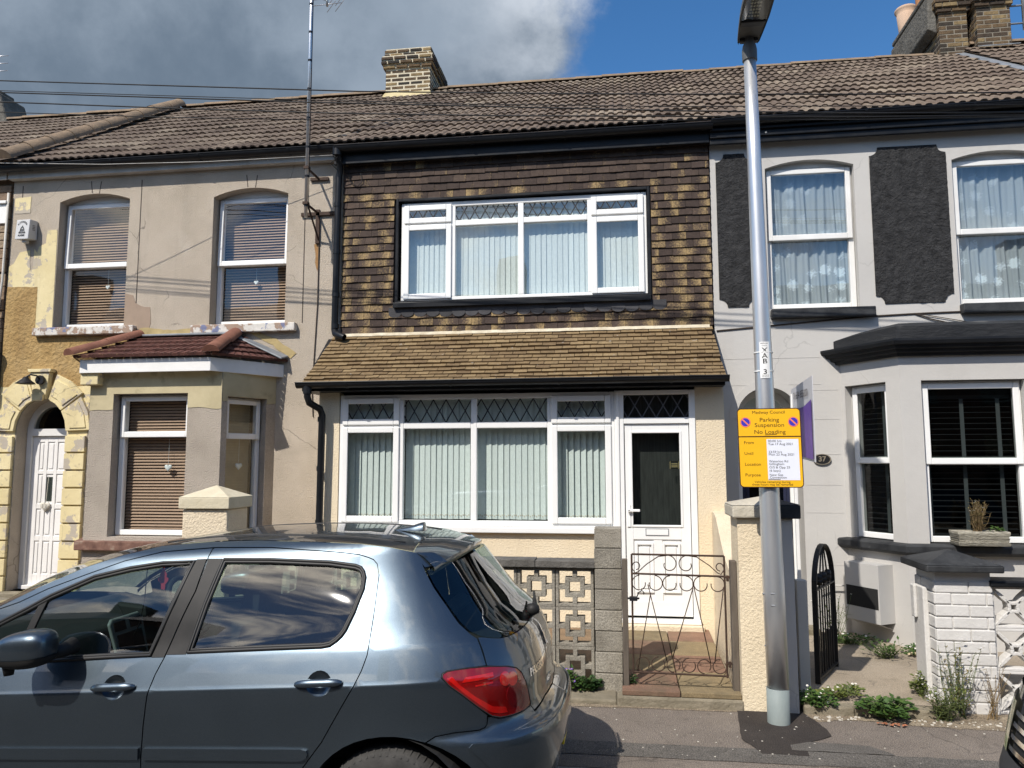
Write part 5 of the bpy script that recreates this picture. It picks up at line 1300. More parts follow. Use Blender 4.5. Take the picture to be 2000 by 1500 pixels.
# planter on the sill with a dry plant
PL = thing('planter', 'rough stone trough planter standing on the black bay sill', 'planter', (3.17, 7.47, 1.03))
mb = MB(); rn = random.Random(2)
zz = 1.035
while zz < 1.135:
    h = rn.uniform(.012, .022); e = rn.uniform(-.008, .004)
    mb.hexa([(2.975 - e, 7.405 - e, zz), (2.975 - e, 7.60, zz), (3.39 + e, 7.60, zz), (3.39 + e, 7.405 - e, zz), (2.967 - e, 7.40 - e, zz + h), (2.967 - e, 7.60, zz + h), (3.398 + e, 7.60, zz + h), (3.398 + e, 7.40 - e, zz + h)], 0, rn.random()); zz += h
for (x0, x1, y0, y1) in ((2.965, 3.40, 7.398, 7.43), (2.965, 3.40, 7.575, 7.602), (2.965, 3.0, 7.43, 7.575), (3.365, 3.40, 7.43, 7.575)): mb.box(x0, x1, y0, y1, zz - .002, zz + .018, 0, .8)
mb.build('trough', mat('layered_grey_stone', [(.3, (.20, .185, .145)), (.7, (.38, .355, .29))], 14, rough=.95, bump=(30, .9, .012), rnd_mul=.35, stretch=(1, 1, 3)), PL, bevel=.003)
mb = MB(); mb.box(3.0, 3.365, 7.43, 7.575, zz - .02, zz + .004); mb.build('soil', M['soil'], PL)
# ---- eaves and roof
mb = MB(); mb.box(.995, RX1, 8.085, 8.12, 5.165, 5.375); mb.box(.995, RX1, 8.12, 8.199, 5.20, 5.215); mb.box(.995, RX1, 8.06, 8.085, 5.225, 5.265); mb.box(.995, RX1, 8.05, 8.085, 5.30, 5.335)
mb.build('fascia', M['black_paint'], RH, bevel=.006)
gutter('gutter', RH, 1.0, RX1, 8.015, 5.39, M['black_plastic'], .055)
rroof = roof_tiles('roof', RH, 1.02, 4.88, M['rooftile'], seed=6)
mb = MB(); ridge_run(mb, (1.02, 11.4, 7.70), (4.6, 11.4, 7.70), .075, .42, 17); mb.build('ridge_tile', M['ridge'], rroof, auto=50, recalc=False)
mb = MB(); mb.extr([(4.86, 8.02, 5.45), (5.04, 8.02, 5.45), (5.0, 11.25, 7.63), (4.86, 11.25, 7.63)], (0, 0, .012)); mb.extr([(5.13, 11.02, 7.60), (5.63, 11.02, 7.60), (5.63, 11.17, 7.68), (5.13, 11.17, 7.68)], (0, 0, .012)); mb.build('flashing', M['lead'], rroof, bevel=.01)
chimney('chimney', rroof, 4.68, 5.06, 11.28, 12.75, 7.3, 8.62, M['mortar_dark'], 51, jt=.013)
mb = MB(); mb.hexa([(4.54, 11.32, 8.08), (4.67, 11.32, 8.0), (4.67, 12.85, 8.0), (4.54, 12.85, 8.08), (4.56, 11.32, 8.60), (4.67, 11.32, 8.62), (4.67, 12.85, 8.62), (4.56, 12.85, 8.60)]); mb.box(4.56, 5.1, 11.26, 12.8, 8.625, 8.70)
mb.build('chimney_cap', M['soot'], rroof, bevel=.02)
mb = MB(); mb.lathe([(.11, 8.4), (.125, 8.8), (.145, 9.08), (.135, 9.085), (.172, 9.13), (.172, 9.16), (.155, 9.18), (.13, 9.12), (.12, 8.8)], (4.745, 12.62, 0), 22); mb.build('chimney_pot', M['pot'], rroof, smooth=True)
mb = MB(); mb.lathe([(.13, 8.4), (.14, 9.2), (.17, 9.55), (.13, 9.55)], (4.86, 12.15, 0), 22); mb.build('chimney_pot', M['potred'], rroof, smooth=True)
# next house on
XH = thing('terraced_house', 'end terraced house beyond the grey one, only its roof and chimney showing', 'house', (7.2, YF, 0))
mb = MB(); mb.sheet([(RX1 + .002, -.02), (9.2, -.02), (9.2, 5.30), (RX1 + .002, 5.30)], (), lambda x, z: Vector((x, YF, z))); house_shell(mb, RX1 + .012, 9.2, 5.3); mb.build('wall', [M['cream_dirty'], M['dark']], XH, recalc=False)
xroof = roof_tiles('roof', XH, 5.0, 9.2, M['rooftile'], seed=8, ze=5.42, zr=7.78)
mb = MB(); ridge_run(mb, (5.1, 11.4, 7.8), (9.2, 11.4, 7.8), .09, .42, 19); mb.build('ridge_tile', M['ridge'], xroof, auto=50, recalc=False)
chimney('chimney', xroof, 5.155, 5.60, 11.2, 12.6, 7.3, 8.62, M['mortar_dark'], 71, jt=.013)
# TV aerial on that chimney
A2 = thing('tv_aerial', 'short silver aerial pole clamped to the brick chimney', 'aerial', (5.78, 11.3, 8.0))
mb = MB(); mb.tube([(5.83, 11.3, 7.95), (5.83, 11.3, 9.4)], .022, 10); mb.build('mast', SIL, A2, smooth=True)
mb = MB(); mb.tube([(5.61, 11.32, 8.30), (5.66, 11.3, 8.32), (5.90, 11.3, 8.32)], .014, 8); mb.tube([(5.61, 11.32, 8.08), (5.66, 11.3, 8.05), (5.90, 11.3, 8.05)], .014, 8); mb.tube([(5.60, 11.30, 8.30), (5.585, 11.3, 8.2), (5.61, 11.3, 8.08)], .014, 8); mb.build('bracket', M['lead'], A2, smooth=True)
A3 = thing('tv_aerial', 'aerial rods at the sky edge above the far chimney', 'aerial', (-11.0, 11.5, 8.3))
mb = MB(); mb.tube([(-11.02, 11.5, 8.3), (-11.02, 11.5, 10.0)], .02, 8)
for z in (8.72, 8.86, 9.0): mb.tube([(-11.12, 11.5, z), (-10.66, 11.5, z)], .007, 6)
mb.build('mast', SIL, A3, smooth=True)
# terrace across the street, behind the camera
OH = thing('terraced_house', 'brick terraced house row across the street', 'house', (0, -6.5, 0))
mb = MB(); mb.box(-30, 30, -12, -6.0, 0, 5.2); mb.build('wall', mat('red_brown_brick', flat((.17, .10, .07), .2), 3, rough=.9), OH)
mb = MB(); mb.extr([(-30, -5.7, 5.2), (-30, -9, 7.5), (-30, -12.3, 5.2)], (60, 0, 0)); rf = mb.build('roof', mat('grey_slate', flat((.09, .09, .10), .2), 3, rough=.6), OH)
mb = MB()
for x in range(-28, 29, 8): mb.box(x, x + .9, -9.4, -8.5, 6.8, 8.7)
mb.build('chimney', M['brick'], rf)
mb = MB()
for x in range(-29, 29, 2):
    for z in (1.0, 3.3): mb.box(x + .3, x + 1.25, -6.01, -5.97, z, z + 1.4)
mb.build('window', M['glass_dark'], OH)
# ================================================================== garden walls and gates
M['concrete_block'] = mat('grey_concrete_block', [(.3, (.20, .18, .145)), (.7, (.31, .285, .235))], 5, rough=.95, bump=(60, .8, .010), fine=.35, rnd_mul=.14, spots=[((.42, .40, .36), 22, .66, .72, .4), ((.13, .115, .08), 4, .58, .75, .5)])
M['coping'] = mat('dark_lichened_coping', [(.3, (.075, .070, .062)), (.7, (.15, .14, .125))], 7, rough=.95, bump=(50, .8, .010), fine=.3, spots=[((.26, .25, .21), 10, .64, .72, .5)])
SW = thing('garden_wall', 'grey screen block garden wall with square pattern between car and gate', 'garden wall', (-1.5, 6.2, 0))
def screen_block(mb, F, a, z, s, d0, d1):
    """square-in-square pierced block with four arms"""
    b = .024
    ring(mb, F, a, a + s, z, z + s, b, d0, d1)
    q0, q1 = s * .245, s * .755; t = .034
    mb.fbox(F, a + q0, a + q0 + t, z + q0, z + q1, d0, d1); mb.fbox(F, a + q1 - t, a + q1, z + q0, z + q1, d0, d1)
    mb.fbox(F, a + q0 + t, a + q1 - t, z + q0, z + q0 + t, d0, d1); mb.fbox(F, a + q0 + t, a + q1 - t, z + q1 - t, z + q1, d0, d1)
    h = .017; c = s / 2
    mb.fbox(F, a + c - h, a + c + h, z + b, z + q0, d0, d1); mb.fbox(F, a + c - h, a + c + h, z + q1, z + s - b, d0, d1)
    mb.fbox(F, a + b, a + q0, z + c - h, z + c + h, d0, d1); mb.fbox(F, a + q1, a + s - b, z + c - h, z + c + h, d0, d1)
FS = Fr((0, 6.17, 0))
for j in range(3):
    for i in range(10):
        mb = MB(); a = -.225 - .306 * (i + 1); z = .045 + .302 * j
        screen_block(mb, FS, a, z, .300, -.10, 0); mb.build('screen_block', M['concrete_block'], SW, bevel=.003)
mb = MB()
for j in range(3):
    mb.fbox(FS, -3.3, -.222, .028 + .302 * j, .046 + .302 * j, -.09, -.004)
    for i in range(11): mb.fbox(FS, -.228 - .306 * i, -.219 - .306 * i, .045, .95, -.09, -.004)
mb.build('mortar_joint', M['concrete_block'], SW)
mb = MB()
for i in range(6): mb.fbox(FS, -.225 - .47 * (i + 1) + .006, -.222 - .47 * i, .955, 1.01 + .004 * (i % 2), -.16, .045)
mb.build('coping', M['coping'], SW, bevel=.006)
mb = MB()
for i in range(8):
    h = .158; e = random.uniform(-.003, .003)
    mb.box(-.222 + e, -.012 + e, 6.13 + e, 6.34, .008 + i * h, .002 + (i + 1) * h, 0, random.random())
mb.box(-.215, -.02, 6.14, 6.33, 0, 1.26)
mb.build('end_pier', M['concrete_block'], SW, bevel=.006)
# cream gate pier with its sloping wall
CP = thing('gate_pier', 'cream rendered gate pier with a slab cap behind the lamp post', 'gate pier', (1.03, 6.05, 0))
mb = MB(); mb.sheet([(.838, 0), (1.228, 0), (1.228, 1.37), (.838, 1.37)], (), lambda x, z: Vector((x, 5.875 + .006 * noise.noise(Vector((x * 5, z * 5, 1))), z)), step=.06)
for x, s in ((.838, 1), (1.228, 1)): mb.sheet([(5.875, 0), (6.22, 0), (6.22, 1.37), (5.875, 1.37)], (), lambda y, z: Vector((x, y, z)))
mb.quad((.838, 6.22, 0), (1.228, 6.22, 0), (1.228, 6.22, 1.37), (.838, 6.22, 1.37))
mb.build('pier', M['cream'], CP, recalc=False)
mb = MB(); mb.hexa([(.80, 5.83, 1.375), (.80, 6.27, 1.375), (1.275, 6.27, 1.375), (1.275, 5.83, 1.375), (.80, 5.83, 1.465), (.80, 6.27, 1.465), (1.275, 6.27, 1.465), (1.275, 5.83, 1.465)])
mb.add([(.80, 5.83, 1.467), (1.275, 5.83, 1.467), (1.275, 6.27, 1.467), (.80, 6.27, 1.467), (1.04, 6.05, 1.525)], [(0, 1, 4), (1, 2, 4), (2, 3, 4), (3, 0, 4)])
mb.build('cap', mat('weathered_stone_cap', [(.3, (.42, .38, .30)), (.7, (.56, .52, .43))], 6, rough=.95, bump=(30, .7, .012), spots=[((.24, .22, .17), 6, .6, .72, .6)]), CP, bevel=.012)
mb = MB(); mb.sheet(ragged([(1.115, .005), (1.226, .005), (1.226, 1.365), (1.11, 1.365)], .004, .08, 5), (), lambda x, z: Vector((x, 5.868 + .006 * noise.noise(Vector((x * 5, z * 5, 1))) - .004, z)), step=.06); mb.quad((1.231, 5.87, 0), (1.231, 6.22, 0), (1.231, 6.22, 1.37), (1.231, 5.87, 1.37)); mb.build('painted_face', M['grey'], CP, recalc=False)
mb = MB(); mb.hexa([(1.09, 5.824, 1.372), (1.09, 6.276, 1.372), (1.281, 6.276, 1.372), (1.281, 5.824, 1.372), (1.09, 5.824, 1.472), (1.09, 6.276, 1.472), (1.281, 6.276, 1.472), (1.281, 5.824, 1.472)]); mb.add([(1.09, 5.824, 1.474), (1.281, 5.824, 1.474), (1.281, 6.276, 1.474), (1.09, 6.276, 1.474), (1.09, 6.05, 1.522)], [(0, 1, 4), (1, 2, 4), (2, 3, 4)]); mb.build('painted_cap', M['black_sill'], CP, bevel=.010)
PW = thing('garden_wall', 'weathered cream party wall sloping up behind the cream pier', 'garden wall', (.95, 7.0, 0))
mb = MB()
prof = [(6.22, .88), (6.6, .90), (6.85, .97), (7.1, 1.10), (7.35, 1.25), (7.5, 1.30), (7.695, 1.31)]
for (ya, za), (yb, zb_) in zip(prof, prof[1:]):
    mb.hexa([(.862, ya, 0), (.862, yb, 0), (1.01, yb, 0), (1.01, ya, 0), (.862, ya, za), (.862, yb, zb_), (1.01, yb, zb_), (1.01, ya, za)])
mb.build('wall', M['cream_dirty'], PW, recalc=True)
# left garden pier
LP = thing('gate_pier', 'cream gate pier with pyramid cap beyond the car roof', 'gate pier', (-3.5, 6.45, 0))
mb = MB(); mb.box(-3.82, -3.40, 6.30, 6.67, 0, 1.38); mb.build('pier', M['cream_dirty'], LP, bevel=.012)
mb = MB(); mb.box(-3.845, -3.372, 6.27, 6.70, 1.385, 1.485); mb.add([(-3.845, 6.27, 1.485), (-3.372, 6.27, 1.485), (-3.372, 6.70, 1.485), (-3.845, 6.70, 1.485), (-3.61, 6.485, 1.585)], [(0, 1, 4), (1, 2, 4), (2, 3, 4), (3, 0, 4)])
mb.build('cap', mat('pale_yellow_stone_cap', [(.3, (.50, .44, .31)), (.7, (.62, .56, .42))], 6, rough=.95, bump=(30, .6, .010)), LP, bevel=.008)
LW = thing('garden_wall', 'low red brick garden wall in front of the white panelled door', 'garden wall', (-5.6, 6.3, 0))
mb = MB(); mb.box(-9.5, -3.82, 6.24, 6.40, 0, .50, 1); brick_face(mb, Fr((0, 6.24, 0)), -9.5, -3.82, .02, .50, m=0, seed=4)
mb.build('brickwork', [mat('red_garden_brick', flat((.22, .08, .055), .2), 9, rough=.9, rnd_mul=.3), M['mortar_dark']], LW, bevel=.003)
mb = MB(); mb.box(-9.5, -3.82, 6.21, 6.43, .503, .56); mb.build('coping', M['stepcon'], LW, bevel=.008)
# white pier and pierced wall
WHT = mat('white_painted_brick', [(.3, (.545, .53, .50)), (.7, (.62, .605, .58))], 4, rough=.8, bump=(34, .5, .008), rnd_mul=.05, spots=[((.38, .345, .30), 8, .68, .75, .5)])
WP = thing('garden_wall', 'white painted brick pier and pierced block wall with black copings', 'garden wall', (2.6, 6.1, 0))
FW = Fr((0, 6.02, 0)); FWS = Fr((2.225, 6.38, 0), (0, -1, 0))
mb = MB(); mb.box(2.235, 2.615, 6.03, 6.38, -.02, .99); bhh = .0845
brick_face(mb, FW, 2.228, 2.62, .0, .99, bl=.235, bh=bhh, j=.007, d=.002, ds=.003, seed=7); brick_face(mb, FWS, 0, .36, 0, .99, bl=.235, bh=bhh, j=.007, d=.003, ds=.003, seed=9, off=1)
mb.build('pier', WHT, WP, bevel=.007)
mb = MB(); mb.box(2.15, 2.67, 5.93, 6.46, .995, 1.045); mb.add([(2.15, 5.93, 1.045), (2.67, 5.93, 1.045), (2.67, 6.46, 1.045), (2.15, 6.46, 1.045), (2.41, 6.2, 1.135)], [(0, 1, 4), (1, 2, 4), (2, 3, 4), (3, 0, 4)])
mb.build('cap', M['black_sill'], WP, bevel=.010)
mb = MB(); mb.box(2.19, 2.228, 6.14, 6.34, .05, .86); mb.box(2.165, 2.19, 6.25, 6.32, .62, .86); mb.build('gate_stop', WHT, WP, bevel=.008)
def leaf_block(mb, F, a, z, s, d0, d1):
    ring(mb, F, a, a + s, z, z + s, .02, d0, d1)
    for k in range(4):
        pts = []
        for i in range(9):
            t = i / 8; x, y = t, .5 - .44 * math.sin(math.pi * t) * .95
            pts.append((x, y))
        def rot(p): 
            x, y = p[0] - .5, p[1] - .5; a_ = k * math.pi / 2
            return (a + s * (.5 + x * math.cos(a_) - y * math.sin(a_)), z + s * (.5 + x * math.sin(a_) + y * math.cos(a_)))
        def rib(t):
            return (.05 + .90 * t, .95 - .36 * math.sin(math.pi * t))
        for i in range(10):
            p, q = rib(i / 10), rib((i + 1) / 10); w = .036
            poly = [rot((p[0], p[1] - w)), rot((q[0], q[1] - w)), rot((q[0], q[1] + w)), rot((p[0], p[1] + w))]
            mb.extr([F.p(x, y, d0 + .002) for x, y in poly], F.n * (d1 - d0 - .004))
FW2 = Fr((0, 6.06, 0))
for j in range(3):
    for i in range(4):
        mb = MB(); leaf_block(mb, FW2, 2.625 + .300 * i, .0 + .296 * j, .296, -.09, 0); mb.build('screen_block', WHT, WP, bevel=.004)
mb = MB(); mb.box(2.60, 3.9, 6.0, 6.22, .888, .935); mb.build('coping', M['black_paint'], WP, bevel=.012)
# grey gate post strip and boards
GP = thing('gate_post', 'slim grey gate post beside the black arched gate', 'gate post', (1.345, 6.22, 0))
mb = MB(); mb.box(1.308, 1.385, 6.19, 6.27, .0, .885); mb.build('post', M['grey'], GP, bevel=.006)
WB = mat('weathered_brown_timber', [(.3, (.085, .070, .055)), (.7, (.15, .125, .10))], 6, rough=.9, bump=(40, .6, .006), stretch=(6, 6, .6))
for (x0, x1, y0, y1, z0, z1, lab) in ((-.010, .034, 6.04, 6.10, .09, 1.04, 'weathered timber gate post against the grey block pier'), (.790, .836, 5.96, 6.04, .10, 1.05, 'weathered timber gate post against the cream pier')):
    P_ = thing('gate_post', lab, 'gate post', ((x0 + x1) / 2, y0, 0)); mb = MB(); mb.box(x0, x1, y0, y1, z0, z1); mb.build('post', WB, P_, bevel=.005)
# scrolled iron gate
IG = thing('garden_gate', 'low rusty scrolled iron gate in front of the white door', 'gate', (.4, 6.02, 0))
gy = 6.0; FG2 = Fr((0, gy, 0))
def P2(a, z): return FG2.p(a, z, 0)
GL, GR, GB, GT = .066, .752, .215, 1.085
mb = MB(); r = .0075
for a, b in (((GL, GB - .01), (GL, GT)), ((GR, GB - .02), (GR, GT - .005)), ((GL, GT), (GR, GT - .005)), ((GL, .94), (GR, .93)), ((GL, GB), (GR, GB - .008))): mb.tube([P2(*a), P2(*b)], r, 8)
mb.build('frame', M['rusty_iron'], IG, auto=50)
def spiral(mb, cx, cz, r0, a0, turns, r1=.3, rr=.0042, n=22):
    pts = []
    for i in range(n + 1):
        t = i / n; a = math.radians(a0) + 2 * math.pi * turns * t; q = r0 * (1 - (1 - r1) * t)
        pts.append(P2(cx + q * math.cos(a), cz + q * math.sin(a)))
    mb.tube(pts, rr, 6)
mb = MB()
# top band: two long scrolls
c1, c2 = GL + .24, GR - .24
for c, s in ((c1, 1), (c2, -1)):
    spiral(mb, c + s * .035, 1.012, .068, 90 if s > 0 else 90, -.80 * s, .45)
    pts = [P2(c + s * .035, 1.08), P2(c - s * .04, 1.07), P2(c - s * .13, 1.01), P2(c - s * .19, .955), P2(c - s * .215, .945), P2(c - s * .235, .975)]
    mb.tube(pts, .0042, 6); e = GL if s > 0 else GR
    spiral(mb, e + s * .032, 1.00, .030, 270, .75 * s, .8)
# second band of five circles and long diagonal rods
cs = [GL + .045, GL + .185, GL + .33, GL + .475, GL + .62]
w = (GR - GL) / 3
for i in range(3):
    xa = GL + w * i; xm = xa + w / 2
    for s in (1, -1):
        cx_ = xm + s * .058
        spiral(mb, cx_, .868, .060, 90, -s * .78, .72)
for i in range(3):
    xa = GL + w * i; xb = xa + w; xm = (xa + xb) / 2
    if i == 0: rods = [(xb - .09, .80, xa + .03, GB), (xb - .11, .86, xb + .02, .30)]
    elif i == 1: rods = [(xb - .005, .84, xa + .06, .32), (xb + .0, .86, xb + .11, .30)]
    else: rods = [(xb - .01, .85, xa + .14, .30)]
    for x0, z0, x1, z1 in rods: mb.tube([P2(x0, z0), P2(x1, z1)], .0042, 6)
for i in range(6):
    spiral(mb, GL + .075 + i * .112, GB + .062 - i * .001, .054, -90 + (i % 2) * 180, .86 * (1 if i % 2 else -1), .82)
mb.build('scroll', M['rusty_iron'], IG, smooth=True)
mb = MB(); mb.fbox(FG2, .045, .105, .738, .768, -.02, .02); mb.tube([P2(.03, .755), P2(.12, .755)], .008, 8); mb.tube([P2(.10, .765), P2(.115, .80), P2(.14, .815), P2(.155, .80), P2(.15, .785)], .005, 6); mb.build('latch', M['iron'], IG, bevel=.003)
mb = MB()
for z in (.925, .30): mb.tube([P2(GR, z), P2(GR + .045, z)], .009, 8); mb.box(GR + .012, GR + .03, gy - .012, gy + .012, z - .03, z + .012)
mb.build('hinge', M['rusty_iron'], IG)
# black arched gate standing open
BG = thing('garden_gate', 'tall black iron gate with a hooped top standing open', 'gate', (1.43, 6.32, 0))
FA = Fr((1.485, 6.40, 0), (.272, .53, 0)); GW = .60
mb = MB()
hoop = [(0, .07), (0, .78)] + [(GW / 2 - GW / 2 * math.cos(math.pi * i / 14), .78 + .33 * math.sin(math.pi * i / 14)) for i in range(1, 14)] + [(GW, .78), (GW, .07)]
for (a, b) in zip(hoop, hoop[1:]):
    dx, dz = b[0] - a[0], b[1] - a[1]; L = math.hypot(dx, dz); ox, oz = -dz / L * .006, dx / L * .006
    mb.extr([FA.p(a[0] + ox, a[1] + oz, -.02), FA.p(b[0] + ox, b[1] + oz, -.02), FA.p(b[0] - ox, b[1] - oz, -.02), FA.p(a[0] - ox, a[1] - oz, -.02)], FA.n * .04)
for z in (.78, .11): mb.fbox(FA, 0, GW, z - .006, z + .006, -.02, .02)
mb.build('frame', M['iron'], BG)
mb = MB()
for i in range(1, 8):
    a = GW * i / 8; t = math.acos(max(-1, min(1, 1 - 2 * i / 8)))
    mb.tube([FA.p(a, .11), FA.p(a, .78)], .007, 6)
    if i % 2 == 0: mb.tube([FA.p(a, .78), FA.p(GW / 2 + (a - GW / 2) * .25, .78 + .31)], .007, 6)
    else: mb.tube([FA.p(a, .11), FA.p(a, .42)], .011, 6)
for i in range(3): 
    for k in range(2): mb.lathe([(.0, -.02), (.03, -.02), (.035, 0), (.03, .02), (0, .02)], FA.p(GW * (i + 1) / 4, .83 + k * .03), 12, axis='x')
mb.build('bar', M['iron'], BG, auto=50)
# ================================================================== street furniture
GALV = mat('galvanised_steel', [(.3, (.60, .61, .62)), (.7, (.72, .73, .74))], 3, rough=.36, metallic=.75, stretch=(1, 1, .25), rough_var=.06, spots=[((.36, .37, .38), 14, .64, .74, .5)])
LP_ = thing('lamp_post', 'tall galvanised steel lamp post standing in a dark tarmac patch', 'lamp post', (1.045, 5.65, 0))
px, py = 1.042, 5.65
PXZ = lambda z: 1.047 - .0088 * z
mb = MB(); mb.tube([(PXZ(z), py, z) for z in (.232, .9, 1.2, 2.0, 2.8, 4.0, 4.82)], [.0735, .0735, .0715, .066, .060, .050, .044], 32)
ob = mb.build('pole', GALV, LP_, smooth=True)
mb = MB(); mb.lathe([(.0755, -.01), (.0755, .235), (.072, .236)], (px, py, 0), 32); mb.build('base', mat('blue_grey_base_paint', [(.3, (.20, .235, .23)), (.7, (.26, .295, .285))], 5, rough=.6, bump=(40, .3, .004), spots=[((.22, .24, .24), 6, .64, .72, .5)]), LP_, smooth=True)
mb = MB()
for z, s in ((.80, .078), (.88, .078)): mb.tube([(px - .02 + .0735 * math.cos(a), py - .0735 * math.sin(a), z) for a in (1.2, 1.5, 1.8)], .003, 6)
mb.tube([(px - .074, py - .02, .87), (px - .082, py - .022, .87)], .007, 8); mb.tube([(px - .074, py - .02, .52), (px - .08, py - .022, .52)], .005, 8); mb.tube([(px + .05, py - .03, 4.2), (px + .06, py - .035, 4.2)], .006, 8)
mb.build('door_screw', M['lead'], LP_)
DG = mat('dark_grey_lantern_casing', flat((.045, .047, .05), .1), 6, rough=.45)
MG = mat('mid_grey_lantern_underside', flat((.11, .11, .105), .08), 6, rough=.5)
mb = MB(); mb.lathe([(.044, 4.775), (.054, 4.78), (.055, 4.86), (.048, 4.90), (.036, 4.925), (.036, 4.98)], (PXZ(4.8), py, 0), 24); mb.build('spigot', MG, LP_, auto=35)
# lantern reaching out over the road
ldir = Vector((.0, -1, .10)).normalized(); lsd = ldir.cross(Vector((0, 0, 1))).normalized(); lup = lsd.cross(ldir)
lo = Vector((PXZ(4.9) - .002, py + .045, 4.955))
def lpt(t, w, h): return lo + ldir * t + lsd * w + lup * h
secs = [(.0, .066, .0, .05), (.03, .080, .0, .07), (.16, .092, .0, .08), (.32, .103, .0, .08), (.47, .105, .0, .07), (.62, .09, .0, .05), (.68, .06, .0, .04)]
mb = MB(); n = 12
vs = []
for t, w, lo_, hi_ in secs:
    for k in range(n):
        a = math.pi * k / (n - 1); vs.append(lpt(t, w * math.cos(a), max(0, lo_) + hi_ * math.sin(a) ** .6))
fs = [(i * n + k, i * n + k + 1, (i + 1) * n + k + 1, (i + 1) * n + k) for i in range(len(secs) - 1) for k in range(n - 1)] + [tuple(range(n)), tuple(range((len(secs) - 1) * n, len(secs) * n))]
mb.add(vs, fs); mb.build('lantern_canopy', DG, LP_, auto=50)
mb = MB()
for (t0, w0), (t1, w1_) in zip([(s[0], s[1]) for s in secs], [(s[0], s[1]) for s in secs[1:]]):
    mb.quad(lpt(t0, -w0, -.004), lpt(t0, w0, -.004), lpt(t1, w1_, -.004), lpt(t1, -w1_, -.004))
for s in (1, -1):
    for (t0, w0), (t1, w1_) in zip([(s_[0], s_[1]) for s_ in secs], [(s_[0], s_[1]) for s_ in secs[1:]]): mb.quad(lpt(t0, s * w0, -.02), lpt(t1, s * w1_, -.02), lpt(t1, s * w1_, .012), lpt(t0, s * w0, .012))
mb.build('lantern_tray', MG, LP_, auto=40)
mb = MB()
mb.hexa([lpt(t, w, h) for h in (-.03, -.005) for t, w in ((.02, -.062), (.02, .062), (.06, .068), (.06, -.068))])
mb.hexa([lpt(t, w, h) for h in (-.025, -.005) for t, w in ((.21, -.085), (.21, .085), (.265, .088), (.265, -.088))])
mb.build('lantern_latch', DG, LP_, bevel=.006)
mb = MB(); mb.quad(lpt(.27, -.092, -.014), lpt(.27, .092, -.014), lpt(.56, .075, -.008), lpt(.56, -.075, -.008)); mb.build('lantern_glass', glass('lantern_glass', (.75, .75, .72), 1, .05), LP_, recalc=False)
mb = MB()
for i in range(4):
    for j in range(6): mb.hexa([lpt(.30 + j * .035 + e, -.03 + i * .02 + w, h) for h in (-.0075, -.004) for e, w in ((0, 0), (.018, 0), (.018, .013), (0, .013))])
mb.build('led_array', mat('pale_led_chip', flat((.6, .6, .5)), 9, rough=.5), LP_)
mb = MB(); mb.hexa([lpt(t, w, h) for h in (-.0325, -.031) for t, w in ((.03, -.018), (.03, .022), (.05, .022), (.05, -.018))]); mb.build('rating_label', M['upvc'], LP_)
mb = MB(); put_text(mb, 'C', .02, lambda x, y: lpt(.04 + y, .002 - x, -.0335)); mb.build('label_letter', M['iron'], LP_, recalc=False)
# pole number plate
NPz = thing('pole_label', 'white plastic number label strapped round the lamp post above the sign', 'label', (px, py - .07, 2.5))
def cyl(a, z, r): return Vector((PXZ(2.5) + r * math.sin(a / r + LA), py - r * math.cos(a / r + LA), z))
LA = -.02; RL_ = .0635
mb = MB(); mb.grid(lambda u, v: cyl((u - .5) * .072, 2.375 + .262 * v, RL_ + .004), 8, 1); mb.build('plate', M['upvc'], NPz, smooth=True, recalc=False)
mb = MB()
for ch, z, s in (('X', 2.575, .052), ('A', 2.535, .052), ('B', 2.495, .052), ('3', 2.42, .052)): put_text(mb, ch, s, lambda x, y: cyl(x * 1.15, z + y * .95, RL_ + .0047), bold=.0006)
put_text(mb, 'MEDWAY', .013, lambda x, y: cyl(x, 2.625 + y, RL_ + .0047)); put_text(mb, 'COUNCIL', .009, lambda x, y: cyl(x, 2.608 + y, RL_ + .0047))
for z in (2.399, 2.392, 2.385): put_text(mb, 'Report faults to', .007, lambda x, y: cyl(x, z + y, RL_ + .0047))
mb.build('lettering', M['iron'], NPz, recalc=False)
mb = MB()
for z in (2.565, 2.43): mb.lathe([(.0635, z - .004), (.068, z - .004), (.068, z + .004), (.0635, z + .004)], (PXZ(2.5), py, 0), 28)
mb.build('cable_tie', M['upvc'], NPz)
# the yellow parking sign, facing the camera's side of the road and turned a little
SG = thing('parking_sign', 'yellow parking suspension sign with white notice on the lamp post', 'sign', (1.035, 5.565, 1.88))
sn = Vector((math.cos(math.radians(4)), math.sin(math.radians(4)) * -1, 0)); SF = Fr((1.033, 5.562, 1.882), sn)
SW_, SH_ = .213, .277
def rrect(w, h, r, n=6):
    P = []
    for cx, cz, a0 in ((w - r, h - r, 0), (-w + r, h - r, 90), (-w + r, -h + r, 180), (w - r, -h + r, 270)):
        P += [(cx + r * math.cos(math.radians(a0 + 90 * i / n)), cz + r * math.sin(math.radians(a0 + 90 * i / n))) for i in range(n + 1)]
    return P
def sp(x, y, d=0): return SF.p(x - .000 + y * -.012, y, d)
YEL = mat('yellow_sign_face', flat((.84, .46, .012), .02), 3, rough=.45, spec=.4)
MAR = mat('dark_maroon_sign_print', flat((.035, .008, .006), .05), 9, rough=.5)
mb = MB(); mb.extr([sp(*p, 0) for p in rrect(SW_, SH_, .028)], SF.n * -.006); mb.build('plate', mat('maroon_edged_sign_plate', flat((.035, .008, .006)), 5, rough=.5), SG)
mb = MB()
def face(pts, d, tgt): tgt.sheet(pts, (), lambda x, y: sp(x, y, d))
zc = .078
